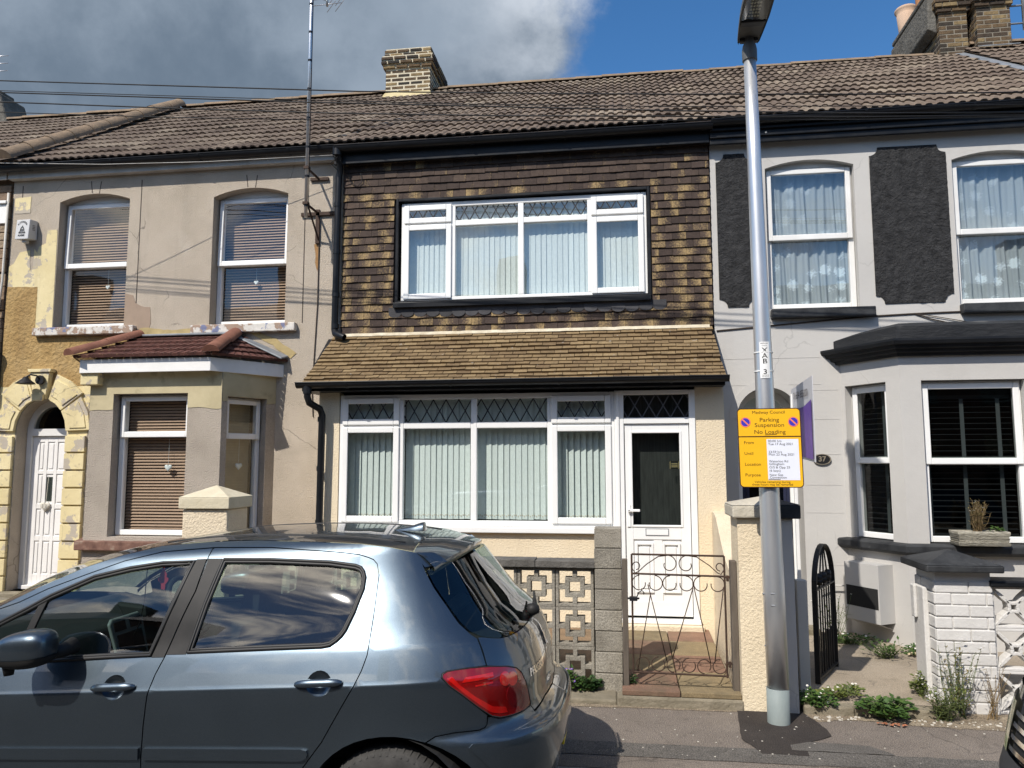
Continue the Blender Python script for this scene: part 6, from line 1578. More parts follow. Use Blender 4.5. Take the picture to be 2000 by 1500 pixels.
for (y0, y1, top) in ((zc + .004, SH_ - .006, 1), (-SH_ + .006, zc - .004, 0)):
    P = [p for p in rrect(SW_ - .006, SH_ - .006, .023)]
    P = [(x, min(max(y, y0), y1)) for x, y in P]
    Q = []
    for p in P:
        if not Q or abs(p[0] - Q[-1][0]) + abs(p[1] - Q[-1][1]) > 1e-5: Q.append(p)
    face(Q, .0012, mb)
mb.build('face', YEL, SG, recalc=False)
mb = MB(); mb.sheet([(-.022, .060), (.190, .060), (.190, -.225), (-.022, -.225)], (), lambda x, y: sp(x, y, .0022)); mb.build('notice', mat('pale_blue_white_paper', flat((.74, .76, .84), .02), 5, rough=.5), SG, recalc=False)
mb = MB()
def tx(s_, size, x, y, al='CENTER', b=.0, d=.0020, m_=0, k=1.0): put_text(mb, s_, size, lambda a, c: sp(x + a, y + c, d), al, bold=b, sx=k)
tx('Medway Council', .030, .0, .248, k=1.1); tx('Parking', .040, .003, .195, b=.0, k=1.12); tx('Suspension', .040, .003, .158, b=.0, k=1.12); tx('No Loading', .040, .003, .110, b=.0, k=1.12)
mb.sheet([(-.03, .088), (.05, .092), (.05, .096), (-.03, .0925)], (), lambda x, y: sp(x, y, .002))
for s_, y in (('From', .036), ('Until', -.040), ('Location', -.116), ('Purpose', -.190)): tx(s_, .030, -.175 - (.0), y, 'LEFT', k=1.05)
tx('Vehicles remaining during', .0225, .005, -.238, k=1.02); tx('these hours may be removed', .0225, .005, -.256, k=1.02)
mb.build('lettering', MAR, SG, recalc=False)
mb = MB()
for s_, y in (('00:00 hrs', .046), ('Tue 17 Aug 2021', .025), ('23:59 hrs', -.030), ('Mon 23 Aug 2021', -.048), ('Waterloo Rd', -.095), ('Gillingham', -.114), ('O/S & Opp 25', -.137), ('(6 bays)', -.160), ('New Gas', -.189), ('Connection', -.207)): tx(s_, .0225, -.012, y, 'LEFT', d=.0030, k=1.06, b=.0)
mb.sheet([(-.02, -.2205), (.06, -.2225), (.06, -.2195), (-.02, -.2165)], (), lambda x, y: sp(x, y, .003))
mb.build('notice_lettering', M['iron'], SG, recalc=False)
mb = MB(); m2 = MB()
for cx in (-.158, .163):
    cy = .180; c = [(cx + .036 * math.cos(2 * math.pi * i / 28), cy + .036 * math.sin(2 * math.pi * i / 28)) for i in range(28)]; ci = [(cx + .029 * math.cos(2 * math.pi * i / 28), cy + .029 * math.sin(2 * math.pi * i / 28)) for i in range(28)]
    mb.sheet(c, [ci], lambda x, y: sp(x, y, .0022)); k = .029 * .7071; w = .0035
    mb.sheet([(cx - k - w, cy + k - w), (cx - k + w, cy + k + w), (cx + k + w, cy - k + w), (cx + k - w, cy - k - w)], (), lambda x, y: sp(x, y, .0028))
    m2.sheet(ci, (), lambda x, y: sp(x, y, .0022))
mb.build('no_waiting_ring', mat('faded_red_print', flat((.80, .20, .10)), 5, rough=.5), SG, recalc=False); m2.build('no_waiting_disc', mat('blue_print', flat((.045, .035, .42)), 5, rough=.5), SG, recalc=False)
mb = MB()
for z in (1.70, 2.06): mb.lathe([(.0745, z - .012), (.0765, z - .012), (.0765, z + .012), (.0745, z + .012)], (px, py, 0), 28)
mb.build('clamp', M['lead'], SG)
# estate agent's flag board
EB = thing('estate_agent_board', 'purple and silver estate agent flag board behind the parking sign', 'estate agent sign', (1.452, 6.42, 0))
mb = MB(); mb.box(1.442, 1.468, 6.755, 6.795, .05, 2.36); mb.build('post', M['white_paint'], EB, bevel=.003)
def ebp(y, z):
    return Vector((1.452 - .004 * math.sin((y - 6.05) * 4), y, z))
SILV = mat('silver_grey_board', flat((.55, .55, .57), .05), 4, rough=.5); PUR = mat('purple_board_print', [(.3, (.10, .045, .28)), (.7, (.16, .08, .38))], 2, rough=.35)
y0, y1 = 6.06, 6.80
mb = MB()
for sgn in (1,):
    mb.extr([ebp(y0, 1.78), ebp(y1, 1.83), ebp(y1, 2.34), ebp(y1 - .02, 2.40), ebp(y0, 2.44)], (.006, 0, 0))
mb.build('board', SILV, EB)
mb = MB(); mb.sheet([(y0 + .02, 1.80), (y1 - .02, 1.85), (y1 - .02, 2.215), (y0 + .25, 2.22), (y0 + .02, 2.26)], (), lambda y, z: ebp(y, z) + Vector((-.0075, 0, 0))); mb.build('printed_panel', PUR, EB, recalc=False)
mb = MB(); put_text(mb, '01634 855000', .085, lambda x, y: Vector((1.4425, 6.42 - x, 2.325 + y + .05 * -(x) * .4)), sx=1.0); mb.build('lettering', M['cable'], EB, recalc=False)
# overhead cables
def wire(pts, Y0, Y1, r, label):
    n = len(pts); P = []
    for i, (u, v) in enumerate(pts): P.append(at(u, v, Y0 + (Y1 - Y0) * i / (n - 1)))
    mb = MB(); mb.tube(P, r, 6); o = mb.build('overhead_cable', M['blackcable'], smooth=True, loc=P[0]); tag(o, label, 'cable', 'overhead telephone cables'); return o
wire([(-120, 155), (0, 157.5), (350, 168), (700, 178.5), (1000, 182), (1300, 184), (1748, 184), (2100, 178)], 6.75, 6.75, .0062, 'topmost overhead cable, crossing the chimney foot')
wire([(-120, 175), (0, 177), (280, 185.5), (560, 194), (900, 203), (1300, 208), (1700, 207), (2100, 203)], 6.75, 6.75, .004, 'thin overhead cable just under the topmost one')
wire([(-120, 177), (0, 180.5), (300, 190), (595, 199.5), (877, 206), (1300, 216), (1700, 221), (2100, 219)], 6.8, 6.8, .0065, 'thick overhead cable third from the top')
wire([(-120, 196), (0, 199), (350, 212), (650, 221), (975, 226), (1300, 227), (1700, 228), (2100, 224)], 6.8, 6.8, .0065, 'thick overhead cable fourth from the top, touching the roof ridge hip')
wire([(-120, 215), (0, 219), (315, 229), (650, 235), (975, 236), (1300, 235), (1700, 233), (2100, 226)], 6.85, 6.85, .0045, 'lowest overhead cable, across the middle of the roof tiles')
mb = MB(); mb.tube([at(-40, 317, 7.14), at(0, 318.5, 7.2), at(200, 321, 7.47), at(400, 316, 7.74), at(650, 303, 8.0), at(668, 312, 8.08)], .0035, 6)
o = mb.build('eaves_cable', M['fascia_grey'], smooth=True, loc=at(0, 318, 7.82)); tag(o, 'pale thin cable slung along the gutters of the terrace', 'cable')
# ---- the hatchback's outer skin: a point for every (s, z); s runs back along the side and round the rear corner
CYC = 4.173; CX0, CX1 = -1.35, -3.35
def pchip(pts):
    xs = [p[0] for p in pts]; ys = [p[1] for p in pts]; n = len(xs)
    h = [xs[i + 1] - xs[i] for i in range(n - 1)]; d = [(ys[i + 1] - ys[i]) / h[i] for i in range(n - 1)]
    m = [d[0]] + [0.0] * (n - 2) + [d[-1]]
    for i in range(1, n - 1):
        if d[i - 1] * d[i] > 0:
            w1, w2 = 2 * h[i] + h[i - 1], h[i] + 2 * h[i - 1]; m[i] = (w1 + w2) / (w1 / d[i - 1] + w2 / d[i])
    def f(x):
        if x <= xs[0]: return ys[0] + m[0] * (x - xs[0])
        if x >= xs[-1]: return ys[-1] + m[-1] * (x - xs[-1])
        i = 0
        while xs[i + 1] < x: i += 1
        t = (x - xs[i]) / h[i]; t2, t3 = t * t, t * t * t
        return (2 * t3 - 3 * t2 + 1) * ys[i] + (t3 - 2 * t2 + t) * h[i] * m[i] + (-2 * t3 + 3 * t2) * ys[i + 1] + (t3 - t2) * h[i] * m[i + 1]
    return f
HW = pchip([(.05, .78), (.20, .835), (.42, .858), (.62, .869), (.78, .875), (.797, .8745), (.812, .8685), (.90, .833), (.985, .798), (1.10, .766), (1.20, .730), (1.30, .684), (1.37, .644), (1.41, .595), (1.45, .48)])
XRR = pchip([(.05, -.42), (.209, -.365), (.32, -.322), (.42, -.302), (.53, -.298), (.585, -.315), (.61, -.375), (.66, -.392), (.75, -.398), (.86, -.425), (.968, -.478), (1.07, -.595), (1.2, -.70), (1.345, -.81), (1.45, -.90)])
XFF = pchip([(.05, -4.30), (.2, -4.40), (.45, -4.44), (.62, -4.40), (.75, -4.28), (.95, -4.0), (1.2, -3.7)])
def cs(s, z):
    """skin point on the near side"""
    sc_ = max(CX1, min(CX0 + .5, s)); w = HW(z - .06 * (sc_ + 1.4))
    zt_ = z - .06 * (sc_ + 1.4)
    if s > -2.5 and zt_ > .95:
        k_ = min(1, (zt_ - .95) / .38); t_ = min(1.3, s + 2.5); w -= .085 * t_ * t_ / (t_ + .25) * k_
    if s < -2.7: w *= 1 - .035 * min(1, (-2.7 - s) / .9) ** 2
    # swell over the rear wheel arch
    xx = min(s, -.6); dr = math.hypot(xx + 1.02, z - .235)
    if .36 < dr < .62: w += .014 * (1 - (dr - .36) / .26) ** 2
    elif dr <= .36: w += .014
    if s <= CX0 and s >= CX1: return (s, CYC - w, z)
    if s > CX0:
        a = XRR(z) - CX0; n = 3.2; ph = (s - CX0) / .87
    else:
        a = CX1 - XFF(z); n = 2.7; ph = (CX1 - s) / .87
    c, q = math.cos(ph), math.sin(ph)
    c = max(0.0, c)
    r = (abs(c / w) ** n + abs(q / a) ** n) ** (-1.0 / n)
    return ((CX0 + r * q) if s > CX0 else (CX1 - r * q), CYC - r * c, z)
def csn(s, z, e=.004):
    """outward normal"""
    s2 = min(s, CX0 + .87 * math.pi / 2 - e * 1.01)
    a, b = cs(s2 - e, z), cs(s2 + e, z); c, d = cs(s2, z - e), cs(s2, z + e)
    u = [b[i] - a[i] for i in range(3)]; v = [d[i] - c[i] for i in range(3)]
    n = (u[1] * v[2] - u[2] * v[1], u[2] * v[0] - u[0] * v[2], u[0] * v[1] - u[1] * v[0])
    l = math.sqrt(n[0] ** 2 + n[1] ** 2 + n[2] ** 2); return (n[0] / l, n[1] / l, n[2] / l)
SMAX = CX0 + .87 * math.pi / 2
# ================================================================== the blue-grey hatchback
def insetp(P, d):
    """pull a polygon in by d"""
    n = len(P); A = sum(P[i - 1][0] * P[i][1] - P[i][0] * P[i - 1][1] for i in range(n)); sg = 1 if A > 0 else -1; out = []
    for i in range(n):
        a, b, c = P[i - 1], P[i], P[(i + 1) % n]
        e1 = Vector((b[0] - a[0], b[1] - a[1])); e2 = Vector((c[0] - b[0], c[1] - b[1]))
        if e1.length < 1e-7 or e2.length < 1e-7: out.append(b); continue
        n1 = Vector((-e1.y, e1.x)).normalized() * sg; n2 = Vector((-e2.y, e2.x)).normalized() * sg
        m_ = n1 + n2
        if m_.length < .3: out.append((b[0] + n1.x * d, b[1] + n1.y * d)); continue
        m_.normalize(); k = d / max(.5, m_.dot(n1)); out.append((b[0] + m_.x * k, b[1] + m_.y * k))
    return out
PAINT, nt_, out_ = newmat('blue_grey_metallic_paint')
tcn_ = N(nt_, 'ShaderNodeTexCoord').outputs['Object']
fl_ = N(nt_, 'ShaderNodeTexNoise', {'Vector': tcn_, 'Scale': 900.0, 'Detail': 1}).outputs['Fac']
du_ = N(nt_, 'ShaderNodeTexNoise', {'Vector': tcn_, 'Scale': 5.0, 'Detail': 6}).outputs['Fac']
c_ = ramp_node(nt_, fl_, [(.35, (.074, .098, .122)), (.65, (.116, .148, .178))])
p_ = N(nt_, 'ShaderNodeBsdfPrincipled', {'Base Color': c_, 'Metallic': .92, 'Roughness': .37, 'Coat Weight': 1.0, 'Coat Roughness': .02, 'Coat IOR': 1.5})
nt_.links.new(N(nt_, 'ShaderNodeMapRange', {'Value': du_, 'From Min': .3, 'From Max': .7, 'To Min': .35, 'To Max': .395}).outputs[0], p_.inputs['Roughness'])
nt_.links.new(p_.outputs[0], out_.inputs['Surface'])
M['paint'] = PAINT
M['trim'] = mat('satin_black_trim', [(.3, (.013, .013, .013)), (.7, (.024, .023, .022))], 9, rough=.55, spec=.25, spots=[((.07, .068, .064), 3, .6, .8, .4)])
M['rubber'] = mat('black_rubber_seal', flat((.02, .02, .02)), 9, rough=.5)
M['chrome'] = mat('chrome', flat((.75, .75, .76), .03), 5, rough=.12, metallic=1.0)
M['tyre'] = mat('dusty_black_tyre', [(.3, (.028, .027, .026)), (.7, (.06, .058, .055))], 12, rough=.9, bump=(60, .5, .004))
M['carseat'] = mat('dark_grey_seat_cloth', flat((.035, .036, .040), .15), 20, rough=.95)
M['cardash'] = mat('dark_dashboard_plastic', flat((.03, .031, .033), .1), 20, rough=.7)
CAR = thing('parked_car', 'blue-grey five-door hatchback parked in front of the tile-hung house', 'car', (-2.3, CYC, -.08))
def side_fn(sd, off=0.0):
    def f(s, z):
        p = cs(min(s, SMAX), z); n = csn(s, z); x, y, zz = p[0] + n[0] * off, p[1] + n[1] * off, p[2] + n[2] * off
        return Vector((x, y if sd > 0 else 2 * CYC - y, zz))
    def g(s, z):
        n = csn(s, z); return Vector((n[0], n[1] if sd > 0 else -n[1], n[2]))
    return f, g
INNER = []
for i_ in range(115):
    s_ = -4.6 + .0404 * i_
    for zt_ in [.12, .17, .22, .27, .32, .37, .42, .47, .52, .56, .60, .64, .68, .72, .75, .77, .782, .7895, .797, .8045, .812, .82, .84, .87, .90, .93, .955, .975, .995, 1.02, 1.05, 1.08, 1.11, 1.14, 1.17, 1.20, 1.23, 1.26, 1.29, 1.32, 1.345, 1.37, 1.39, 1.41, 1.43]:
        INNER.append((s_, zt_ + .06 * (max(CX1, min(CX0 + .5, s_)) + 1.4)))
def panel(name, poly, m, parent=None, off=0.0, lip=.014, step=.030, holes=(), sides=(1,), gap=.0028, extra=None, fineg=False):
    mb = MB()
    P = insetp(poly, gap) if gap else poly
    for sd in sides:
        f, g = side_fn(sd, off); mb.sheet(P, holes, f, step=step, nrm=g, lip=lip, inner=(INNER if fineg else None), flip=sd < 0)
    if extra: extra(mb)
    o = mb.build(name, m, parent or CAR, recalc=False)
    for p in o.data.polygons: pass
    return o
DTOP = [(-3.20, .985), (-3.022, 1.074), (-2.928, 1.106), (-2.796, 1.169), (-2.615, 1.237), (-2.434, 1.302), (-2.256, 1.345), (-2.005, 1.365)]
DTOP2 = [(-1.998, 1.366), (-1.705, 1.370), (-1.462, 1.358), (-1.308, 1.349), (-1.207, 1.342), (-1.143, 1.331)]
BG = [(-2.004, 1.358), (-2.017, 1.174), (-2.063, 1.008), (-2.092, .897), (-2.117, .825), (-2.135, .735), (-2.150, .60), (-2.158, .465), (-2.16, .20)]
RR_ = [(-1.106, 1.322), (-1.080, 1.303), (-1.068, 1.256), (-1.077, 1.201), (-1.094, 1.086), (-1.118, 0.935), (-1.14, .875), (-1.17, .816), (-1.226, .718), (-1.307, .575), (-1.39, .465), (-1.455, .35), (-1.475, .20)]
RLN = [(-3.30, .925), (-3.20, .995), (-3.027, 1.085), (-2.839, 1.179), (-2.645, 1.266), (-2.455, 1.329), (-2.291, 1.369), (-2.044, 1.390), (-1.796, 1.399), (-1.480, 1.396), (-1.205, 1.390), (-1.000, 1.377), (-0.810, 1.349)]
FGL = [(-3.15, .875), (-3.091, 0.948), (-2.998, 1.016), (-2.868, 1.083), (-2.762, 1.143), (-2.561, 1.232), (-2.383, 1.274), (-2.226, 1.298), (-2.065, 1.308), (-2.105, 1.124), (-2.163, .897), (-2.42, .878), (-2.674, .857), (-2.93, .840), (-3.12, .83)]
RGL = [(-1.924, 1.316), (-1.685, 1.318), (-1.389, 1.310), (-1.222, 1.296), (-1.185, 1.288), (-1.164, 1.271), (-1.151, 1.245), (-1.156, 1.196), (-1.195, 1.103), (-1.233, 1.027), (-1.251, 1.003), (-1.273, 0.984), (-1.302, 0.966), (-1.342, 0.959), (-1.635, 0.940), (-1.984, .915), (-1.954, 1.123)]
LAMP = [(-.824, .848), (-.819, .863), (-.80, .872), (-.725, .877), (-.639, .873), (-.538, .855), (-.49, .838), (-.462, .812), (-.438, .762), (-.418, .701), (-.409, .652), (-.46, .645), (-.537, .645), (-.598, .650), (-.634, .664), (-.685, .707), (-.748, .768), (-.80, .815)]
HG = [(-0.807, 1.315), (-0.800, 1.272), (-0.773, 1.197), (-0.733, 1.122), (-0.700, 1.048), (-0.666, 1.002), (-0.646, 0.985), (-0.644, 0.958), (-.640, .876)]
WX_, WZ_ = -1.02, .235
def archpts(r, a0, a1, n=12, cx=WX_): return [(cx + r * math.cos(math.radians(a0 + (a1 - a0) * i / n)), WZ_ + r * math.sin(math.radians(a0 + (a1 - a0) * i / n))) for i in range(n + 1)]
BUMP = [(-.888, .587), (-.851, .609), (-.78, .619), (-.687, .617), (-.664, .623), (-.655, .635), (-.649, .664)]
bowl = lambda s0, z0, a, b: [(s0 + a * math.cos(2 * math.pi * i / 20), z0 + b * math.sin(2 * math.pi * i / 20)) for i in range(20)]
HF, HR = (-2.305, .764, .058, .052), (-1.328, .818, .058, .052)
for sd in (1, -1):
    fdoor = panel('front_door', DTOP + BG + [(-3.14, .20), (-3.17, .60), (-3.19, .85)], M['paint'], holes=[FGL, bowl(*HF)], sides=(sd,), fineg=True)
    rdoor = panel('rear_door', DTOP2 + RR_ + BG[::-1], M['paint'], holes=[RGL, bowl(*HR)], sides=(sd,), fineg=True)
    for dr, hb, GL_ in ((fdoor, HF, FGL), (rdoor, HR, RGL)):
        f, g = side_fn(sd)
        mb = MB()
        rings = [(1, 0), (.85, .012), (.55, .022), (.02, .026)]
        vs = []
        for k, dp in rings:
            for s_, z_ in bowl(hb[0], hb[1], hb[2] * k, hb[3] * k): vs.append(f(s_, z_) - g(s_, z_) * dp)
        mb.add(vs, [(i * 20 + j, i * 20 + (j + 1) % 20, (i + 1) * 20 + (j + 1) % 20, (i + 1) * 20 + j) for i in range(3) for j in range(20)])
        mb.build('handle_recess', M['paint'], dr, smooth=True, recalc=False)
        mb = MB()
        s0, s1 = hb[0] - .108, hb[0] + .108; sl = .07
        pr = []
        for i in range(13):
            t = i / 12; s_ = s0 + (s1 - s0) * t; e = min(1, 4.5 * min(t, 1 - t)) ** .5; zc_ = hb[1] + .0 + sl * (s_ - hb[0]); hh = .017 * (.45 + .55 * e)
            for k in range(8):
                a = 2 * math.pi * k / 8; pr.append(f(s_, zc_ + hh * math.sin(a)) + g(s_, zc_) * (.010 + .012 * e + .010 * math.cos(a) * (.3 + .7 * e)))
        mb.add(pr, [(i * 8 + k, i * 8 + (k + 1) % 8, (i + 1) * 8 + (k + 1) % 8, (i + 1) * 8 + k) for i in range(12) for k in range(8)] + [tuple(range(8)), tuple(range(96, 104))])
        mb.build('handle', M['paint'], dr, smooth=True)
        panel('window', GL_, M['glass_car'], dr, off=-.008, lip=0, sides=(sd,), gap=0, fineg=True)
        mb = MB(); pts = [f(s_, z_) + g(s_, z_) * .002 for s_, z_ in insetp(GL_, .002)]; mb.tube(pts + [pts[0]], .0085, 8, cap=False)
        ins = [f(s_, z_) - g(s_, z_) * .003 for s_, z_ in insetp(GL_, .012)]; mb.tube(ins + [ins[0]], .009, 8, cap=False)
        mb.build('window_seal', M['rubber'], dr, smooth=True)
    panel('door_pillar_trim', [(-2.061, 1.314), (-2.010, 1.317), (-2.019, 1.174), (-2.066, 1.009), (-2.0945, .893), (-2.158, .889), (-2.100, 1.124)], M['trim'], fdoor, off=.0025, lip=.004, sides=(sd,), gap=.001)
    panel('door_pillar_trim', [(-2.003, 1.318), (-1.930, 1.319), (-1.960, 1.123), (-1.990, .908), (-2.088, .903), (-2.061, 1.008), (-2.014, 1.174)], M['trim'], rdoor, off=.0025, lip=.004, sides=(sd,), gap=.001)
    panel('window_divider', [(-2.805, 1.129), (-2.767, 1.147), (-2.811, 0.957), (-2.815, .86), (-2.865, .86), (-2.848, 0.958)], M['trim'], fdoor, off=.001, lip=.012, sides=(sd,), gap=0)
    panel('side_moulding', [(-3.10, .468), (-2.164, .512), (-2.164, .457), (-3.10, .413)], M['paint'], fdoor, off=.012, lip=.014, sides=(sd,), gap=.003)
    panel('side_moulding', [(-2.144, .513), (-1.395, .546), (-1.372, .541), (-1.364, .525), (-1.372, .505), (-1.395, .492), (-1.43, .488), (-2.144, .458)], M['paint'], rdoor, off=.012, lip=.014, sides=(sd,), gap=.003)
    # body side: pillar, roof rail and rear quarter in one pressing
    ar = archpts(.375, 70, 205, 16)
    quarter = RLN + HG + [(-.725, .878), (-.80, .873), (-.820, .864), (-.826, .848), (-.80, .813), (-.748, .766), (-.685, .705), (-.651, .672)] + BUMP[::-1][1:] + ar + [(-1.36, .05), (-1.42, .10)] + [(-1.472, .20)] + RR_[::-1][1:] + DTOP2[::-1] + DTOP[::-1][1:] + [(-3.30, .90)]
    panel('body_side', quarter, M['paint'], sides=(sd,), gap=.0018, fineg=True)
    lm = panel('tail_light', LAMP, None or mat('red_tail_lens' if sd > 0 else 'red_tail_lens_far', [(.3, (.20, .003, .003)), (.7, (.32, .005, .004))], 6, rough=.08, coat=1, spec=.6, trans=.25), off=.002, lip=.02, sides=(sd,), gap=.003)
    f, g = side_fn(sd)
    mb = MB()
    pts = [f(s_, z_) + g(s_, z_) * .001 for s_, z_ in insetp(LAMP, .001)]; mb.tube(pts + [pts[0]], .0035, 6, cap=False); mb.build('lamp_seal', M['rubber'], lm, smooth=True)
    RB = M.setdefault('redband', mat('bright_red_reflector', flat((.50, .008, .006), .15), 30, rough=.12, coat=1, spec=.7)); RD = M.setdefault('reddark', mat('dark_red_lens_band', flat((.16, .004, .005), .2), 20, rough=.1, coat=1))
    panel('lens_band', [(-.806, .842), (-.79, .826), (-.742, .776), (-.68, .718), (-.638, .682), (-.60, .668), (-.56, .664), (-.57, .69), (-.63, .705), (-.70, .758), (-.76, .815), (-.786, .85)], RB, lm, off=.0035, lip=.002, sides=(sd,), gap=0)
    panel('lens_band', [(-.735, .842), (-.62, .846), (-.62, .826), (-.752, .822)], RB, lm, off=.0035, lip=.002, sides=(sd,), gap=0)
    panel('lens_band', [(-.70, .806), (-.625, .809), (-.625, .802), (-.70, .799)], RB, lm, off=.0035, lip=.002, sides=(sd,), gap=0)
    for (s0, z0, r) in ((-.565, .808, .030), (-.525, .800, .030), (-.52, .735, .05)):
        panel('lens_disc', [(s0 + r * .9 * math.cos(2 * math.pi * i / 18), z0 + r * math.sin(2 * math.pi * i / 18)) for i in range(18)], RD if r > .04 else RB, lm, off=.0035 + .0005 * (r < .04), lip=.002, sides=(sd,), gap=0, step=.02)
    # fender and dark liner behind the panels
    panel('front_wing', [(-3.32, .88), (-3.20, .86), (-3.175, .60), (-3.15, .20), (-3.20, .12)] + archpts(.375, -10, 190, 16, -3.62) + [(-4.1, .12), (-4.6, .12), (-4.6, .60), (-4.45, .70), (-4.0, .80)], M['paint'], sides=(sd,), step=.08)
    low = [(-3.2, .14)] + [(-3.2, .83), (-2.2, .865), (-1.301, 0.929), (-0.699, 0.959), (-.60, .70), (-.60, .30)] + archpts(.40, 10, 200, 14) + [(-1.5, .14)]
    panel('inner_panel', low, M['dark'], off=-.022, lip=0, sides=(sd,), gap=0, step=.08)
    mb = MB(); f2, g2 = side_fn(sd)
    for cx in (WX_, -3.62):
        A = archpts(.376, -30, 210, 20, cx)
        for a, b in zip(A, A[1:]):
            y = CYC - sd * .855; y2 = CYC - sd * .55
            mb.quad((a[0], y, a[1]), (b[0], y, b[1]), (b[0], y2, b[1]), (a[0], y2, a[1]))
        mb.add([(cx, CYC - sd * .55, WZ_)] + [(a[0], CYC - sd * .55, a[1]) for a in A], [(0, i, i + 1) for i in range(1, len(A))])
        mb.build('wheel_arch', M['dark'], CAR, recalc=False); mb = MB()
# full-width parts, built right across
lampin = [(-.409, .652), (-.418, .701), (-.438, .762), (-.462, .812), (-.49, .838), (-.538, .855), (-.638, .875)]
GB_ = [(-0.637, 0.997), (-0.624, 0.988), (-0.576, 0.977), (-0.532, 0.969), (-0.475, 0.966), (-.385, .968), (-.25, .972), (-.1, .974), (SMAX, .975)]
both = (1, -1)
hatch = panel('tailgate', [(-0.642, 0.988)] + GB_[1:] + [(SMAX, .622), (-.22, .637), (-.331, .627), (-.388, .622)] + lampin + [(-0.639, 0.939)], M['paint'], sides=both, gap=.0016, fineg=True)
RG = [(-0.792, 1.276), (-0.766, 1.201), (-0.726, 1.124), (-0.692, 1.053), (-0.662, 1.011)] + GB_ + [(SMAX, 1.315), (-.3, 1.31), (-0.612, 1.299)]
panel('rear_window', RG, M['glass_car'], hatch, off=-.002, lip=.006, sides=both, gap=.003, fineg=True)
bst = [(-.739, .556), (-.724, .572), (-.576, .563), (-.463, .570), (-.3, .574), (SMAX, .575), (SMAX, .43), (-.4, .43), (-.60, .435), (-.66, .46)]
bmp = panel('rear_bumper', BUMP + [(-.634, .662), (-.598, .648), (-.537, .643), (-.46, .643), (-.408, .650), (-.386, .618), (-.331, .623), (-.22, .633), (SMAX, .618), (SMAX, .14), (-.66, .14)] + archpts(.375, -12, 69, 9), M['paint'], sides=both, fineg=True)
panel('bumper_strip', bst, M['paint'], bmp, off=.008, lip=.010, sides=both, gap=.001)
f, g = side_fn(1)
mb = MB(); xp = XRR(.46) - .012
mb.box(xp, xp + .012, CYC - .26, CYC + .26, .40, .51); mb.build('number_plate', mat('yellow_number_plate', flat((.72, .52, .02), .03), 4, rough=.4), bmp, bevel=.004)
mb = MB(); put_text(mb, 'PEUGEOT', .046, lambda x, y: (lambda s_, z_: f(s_, z_) + g(s_, z_) * .004)(-.29 + x * .95, .79 + y), bold=.002, spacing=1.15); mb.build('lettering', M['chrome'], hatch, recalc=False)
mb = MB()
for q in ([(-.03, .0), (-.01, .0), (.0, .05), (-.015, .09), (-.035, .10), (-.03, .06)], [(.0, .04), (.03, .055), (.03, .065), (.0, .06)], [(-.005, .0), (.025, -.012), (.03, .0), (.0, .02)]):
    mb.extr([f(SMAX - .012, .83 + b_) + Vector((.003, a_ * 1.0, 0)) for a_, b_ in q], (.008, 0, 0))
mb.build('badge', M['chrome'], hatch, bevel=.002)
mb = MB(); c = f(SMAX - .01, 1.0)
mb.lathe([(.0, -.02), (.028, -.015), (.034, .015), (.02, .045), (0, .05)], c + Vector((.015, 0, 0)), 14, axis='x'); mb.tube([c + Vector((.035, 0, .0)), c + Vector((.03, .06, .03)), c + Vector((.0, .30, .04))], [.016, .012, .006], 8)
mb.build('rear_wiper', M['trim'], hatch, smooth=True)
# roof, windscreen, bonnet from the two rails
RLC = pchip([(-3.30, 1.0), (-3.2, 1.10), (-2.985, 1.232), (-2.67, 1.322), (-2.355, 1.378), (-2.05, 1.412), (-1.6, 1.426), (-1.25, 1.414), (-1.0, 1.395), (-.80, 1.372)])
RLZ = pchip([(a, b) for a, b in RLN])
def roofpt(x, u):
    """u -1..1 from the near rail to the far one"""
    z = RLZ(x); p = cs(x, z); w = CYC - p[1]
    k = 1 - abs(u) ** 2.3; zc_ = max(RLC(x), z)
    return Vector((p[0], CYC + u * w, z + (zc_ - z) * k))
def roofn(x, u, e=.004):
    u = max(-.985, min(.985, u)); a = roofpt(x + e, u) - roofpt(x - e, u); b = roofpt(x, u + e) - roofpt(x, u - e); return a.cross(b).normalized()
def roofgrid(name, x0, x1, u0, u1, nx, nu, m, parent=None, sym=False):
    mb = MB(); mb.n = {}
    for (a, b) in (((u0, u1), (-u1, -u0)) if sym else ((u0, u1),)):
        b0 = len(mb.v)
        for i in range(nx + 1):
            for j in range(nu + 1):
                u = a + (b - a) * j / nu
                x = x0(u) + (x1(u) - x0(u)) * i / nx
                mb.n[len(mb.v)] = roofn(x, u); mb.v.append(roofpt(x, u))
        for i in range(nx):
            for j in range(nu): mb.f.append([b0 + i * (nu + 1) + j, b0 + (i + 1) * (nu + 1) + j, b0 + (i + 1) * (nu + 1) + j + 1, b0 + i * (nu + 1) + j + 1]); mb.m.append(0); mb.c.append(.5)
    return mb.build(name, m, parent or CAR, recalc=False)
hdr = lambda u: -2.42 - .10 * (1 - u * u); rend = lambda u: -.90 + .055 * abs(u) ** 2
roof = roofgrid('roof', hdr, rend, -1, 1, 22, 24, M['paint'])
roofgrid('roof_pillar', lambda u: -3.29, hdr, -1, -.93, 14, 3, M['paint'], roof, True)
roofgrid('windscreen', lambda u: -3.29, hdr, -.93, .93, 14, 20, M['glass_car'])
mb = MB()
for u in (-.72, .72): mb.tube([roofpt(x, u) + Vector((0, 0, .001)) for x in [-2.35 + .1 * i for i in range(15)]], .0045, 6)
mb.build('roof_seam', M['rubber'], roof, smooth=True)
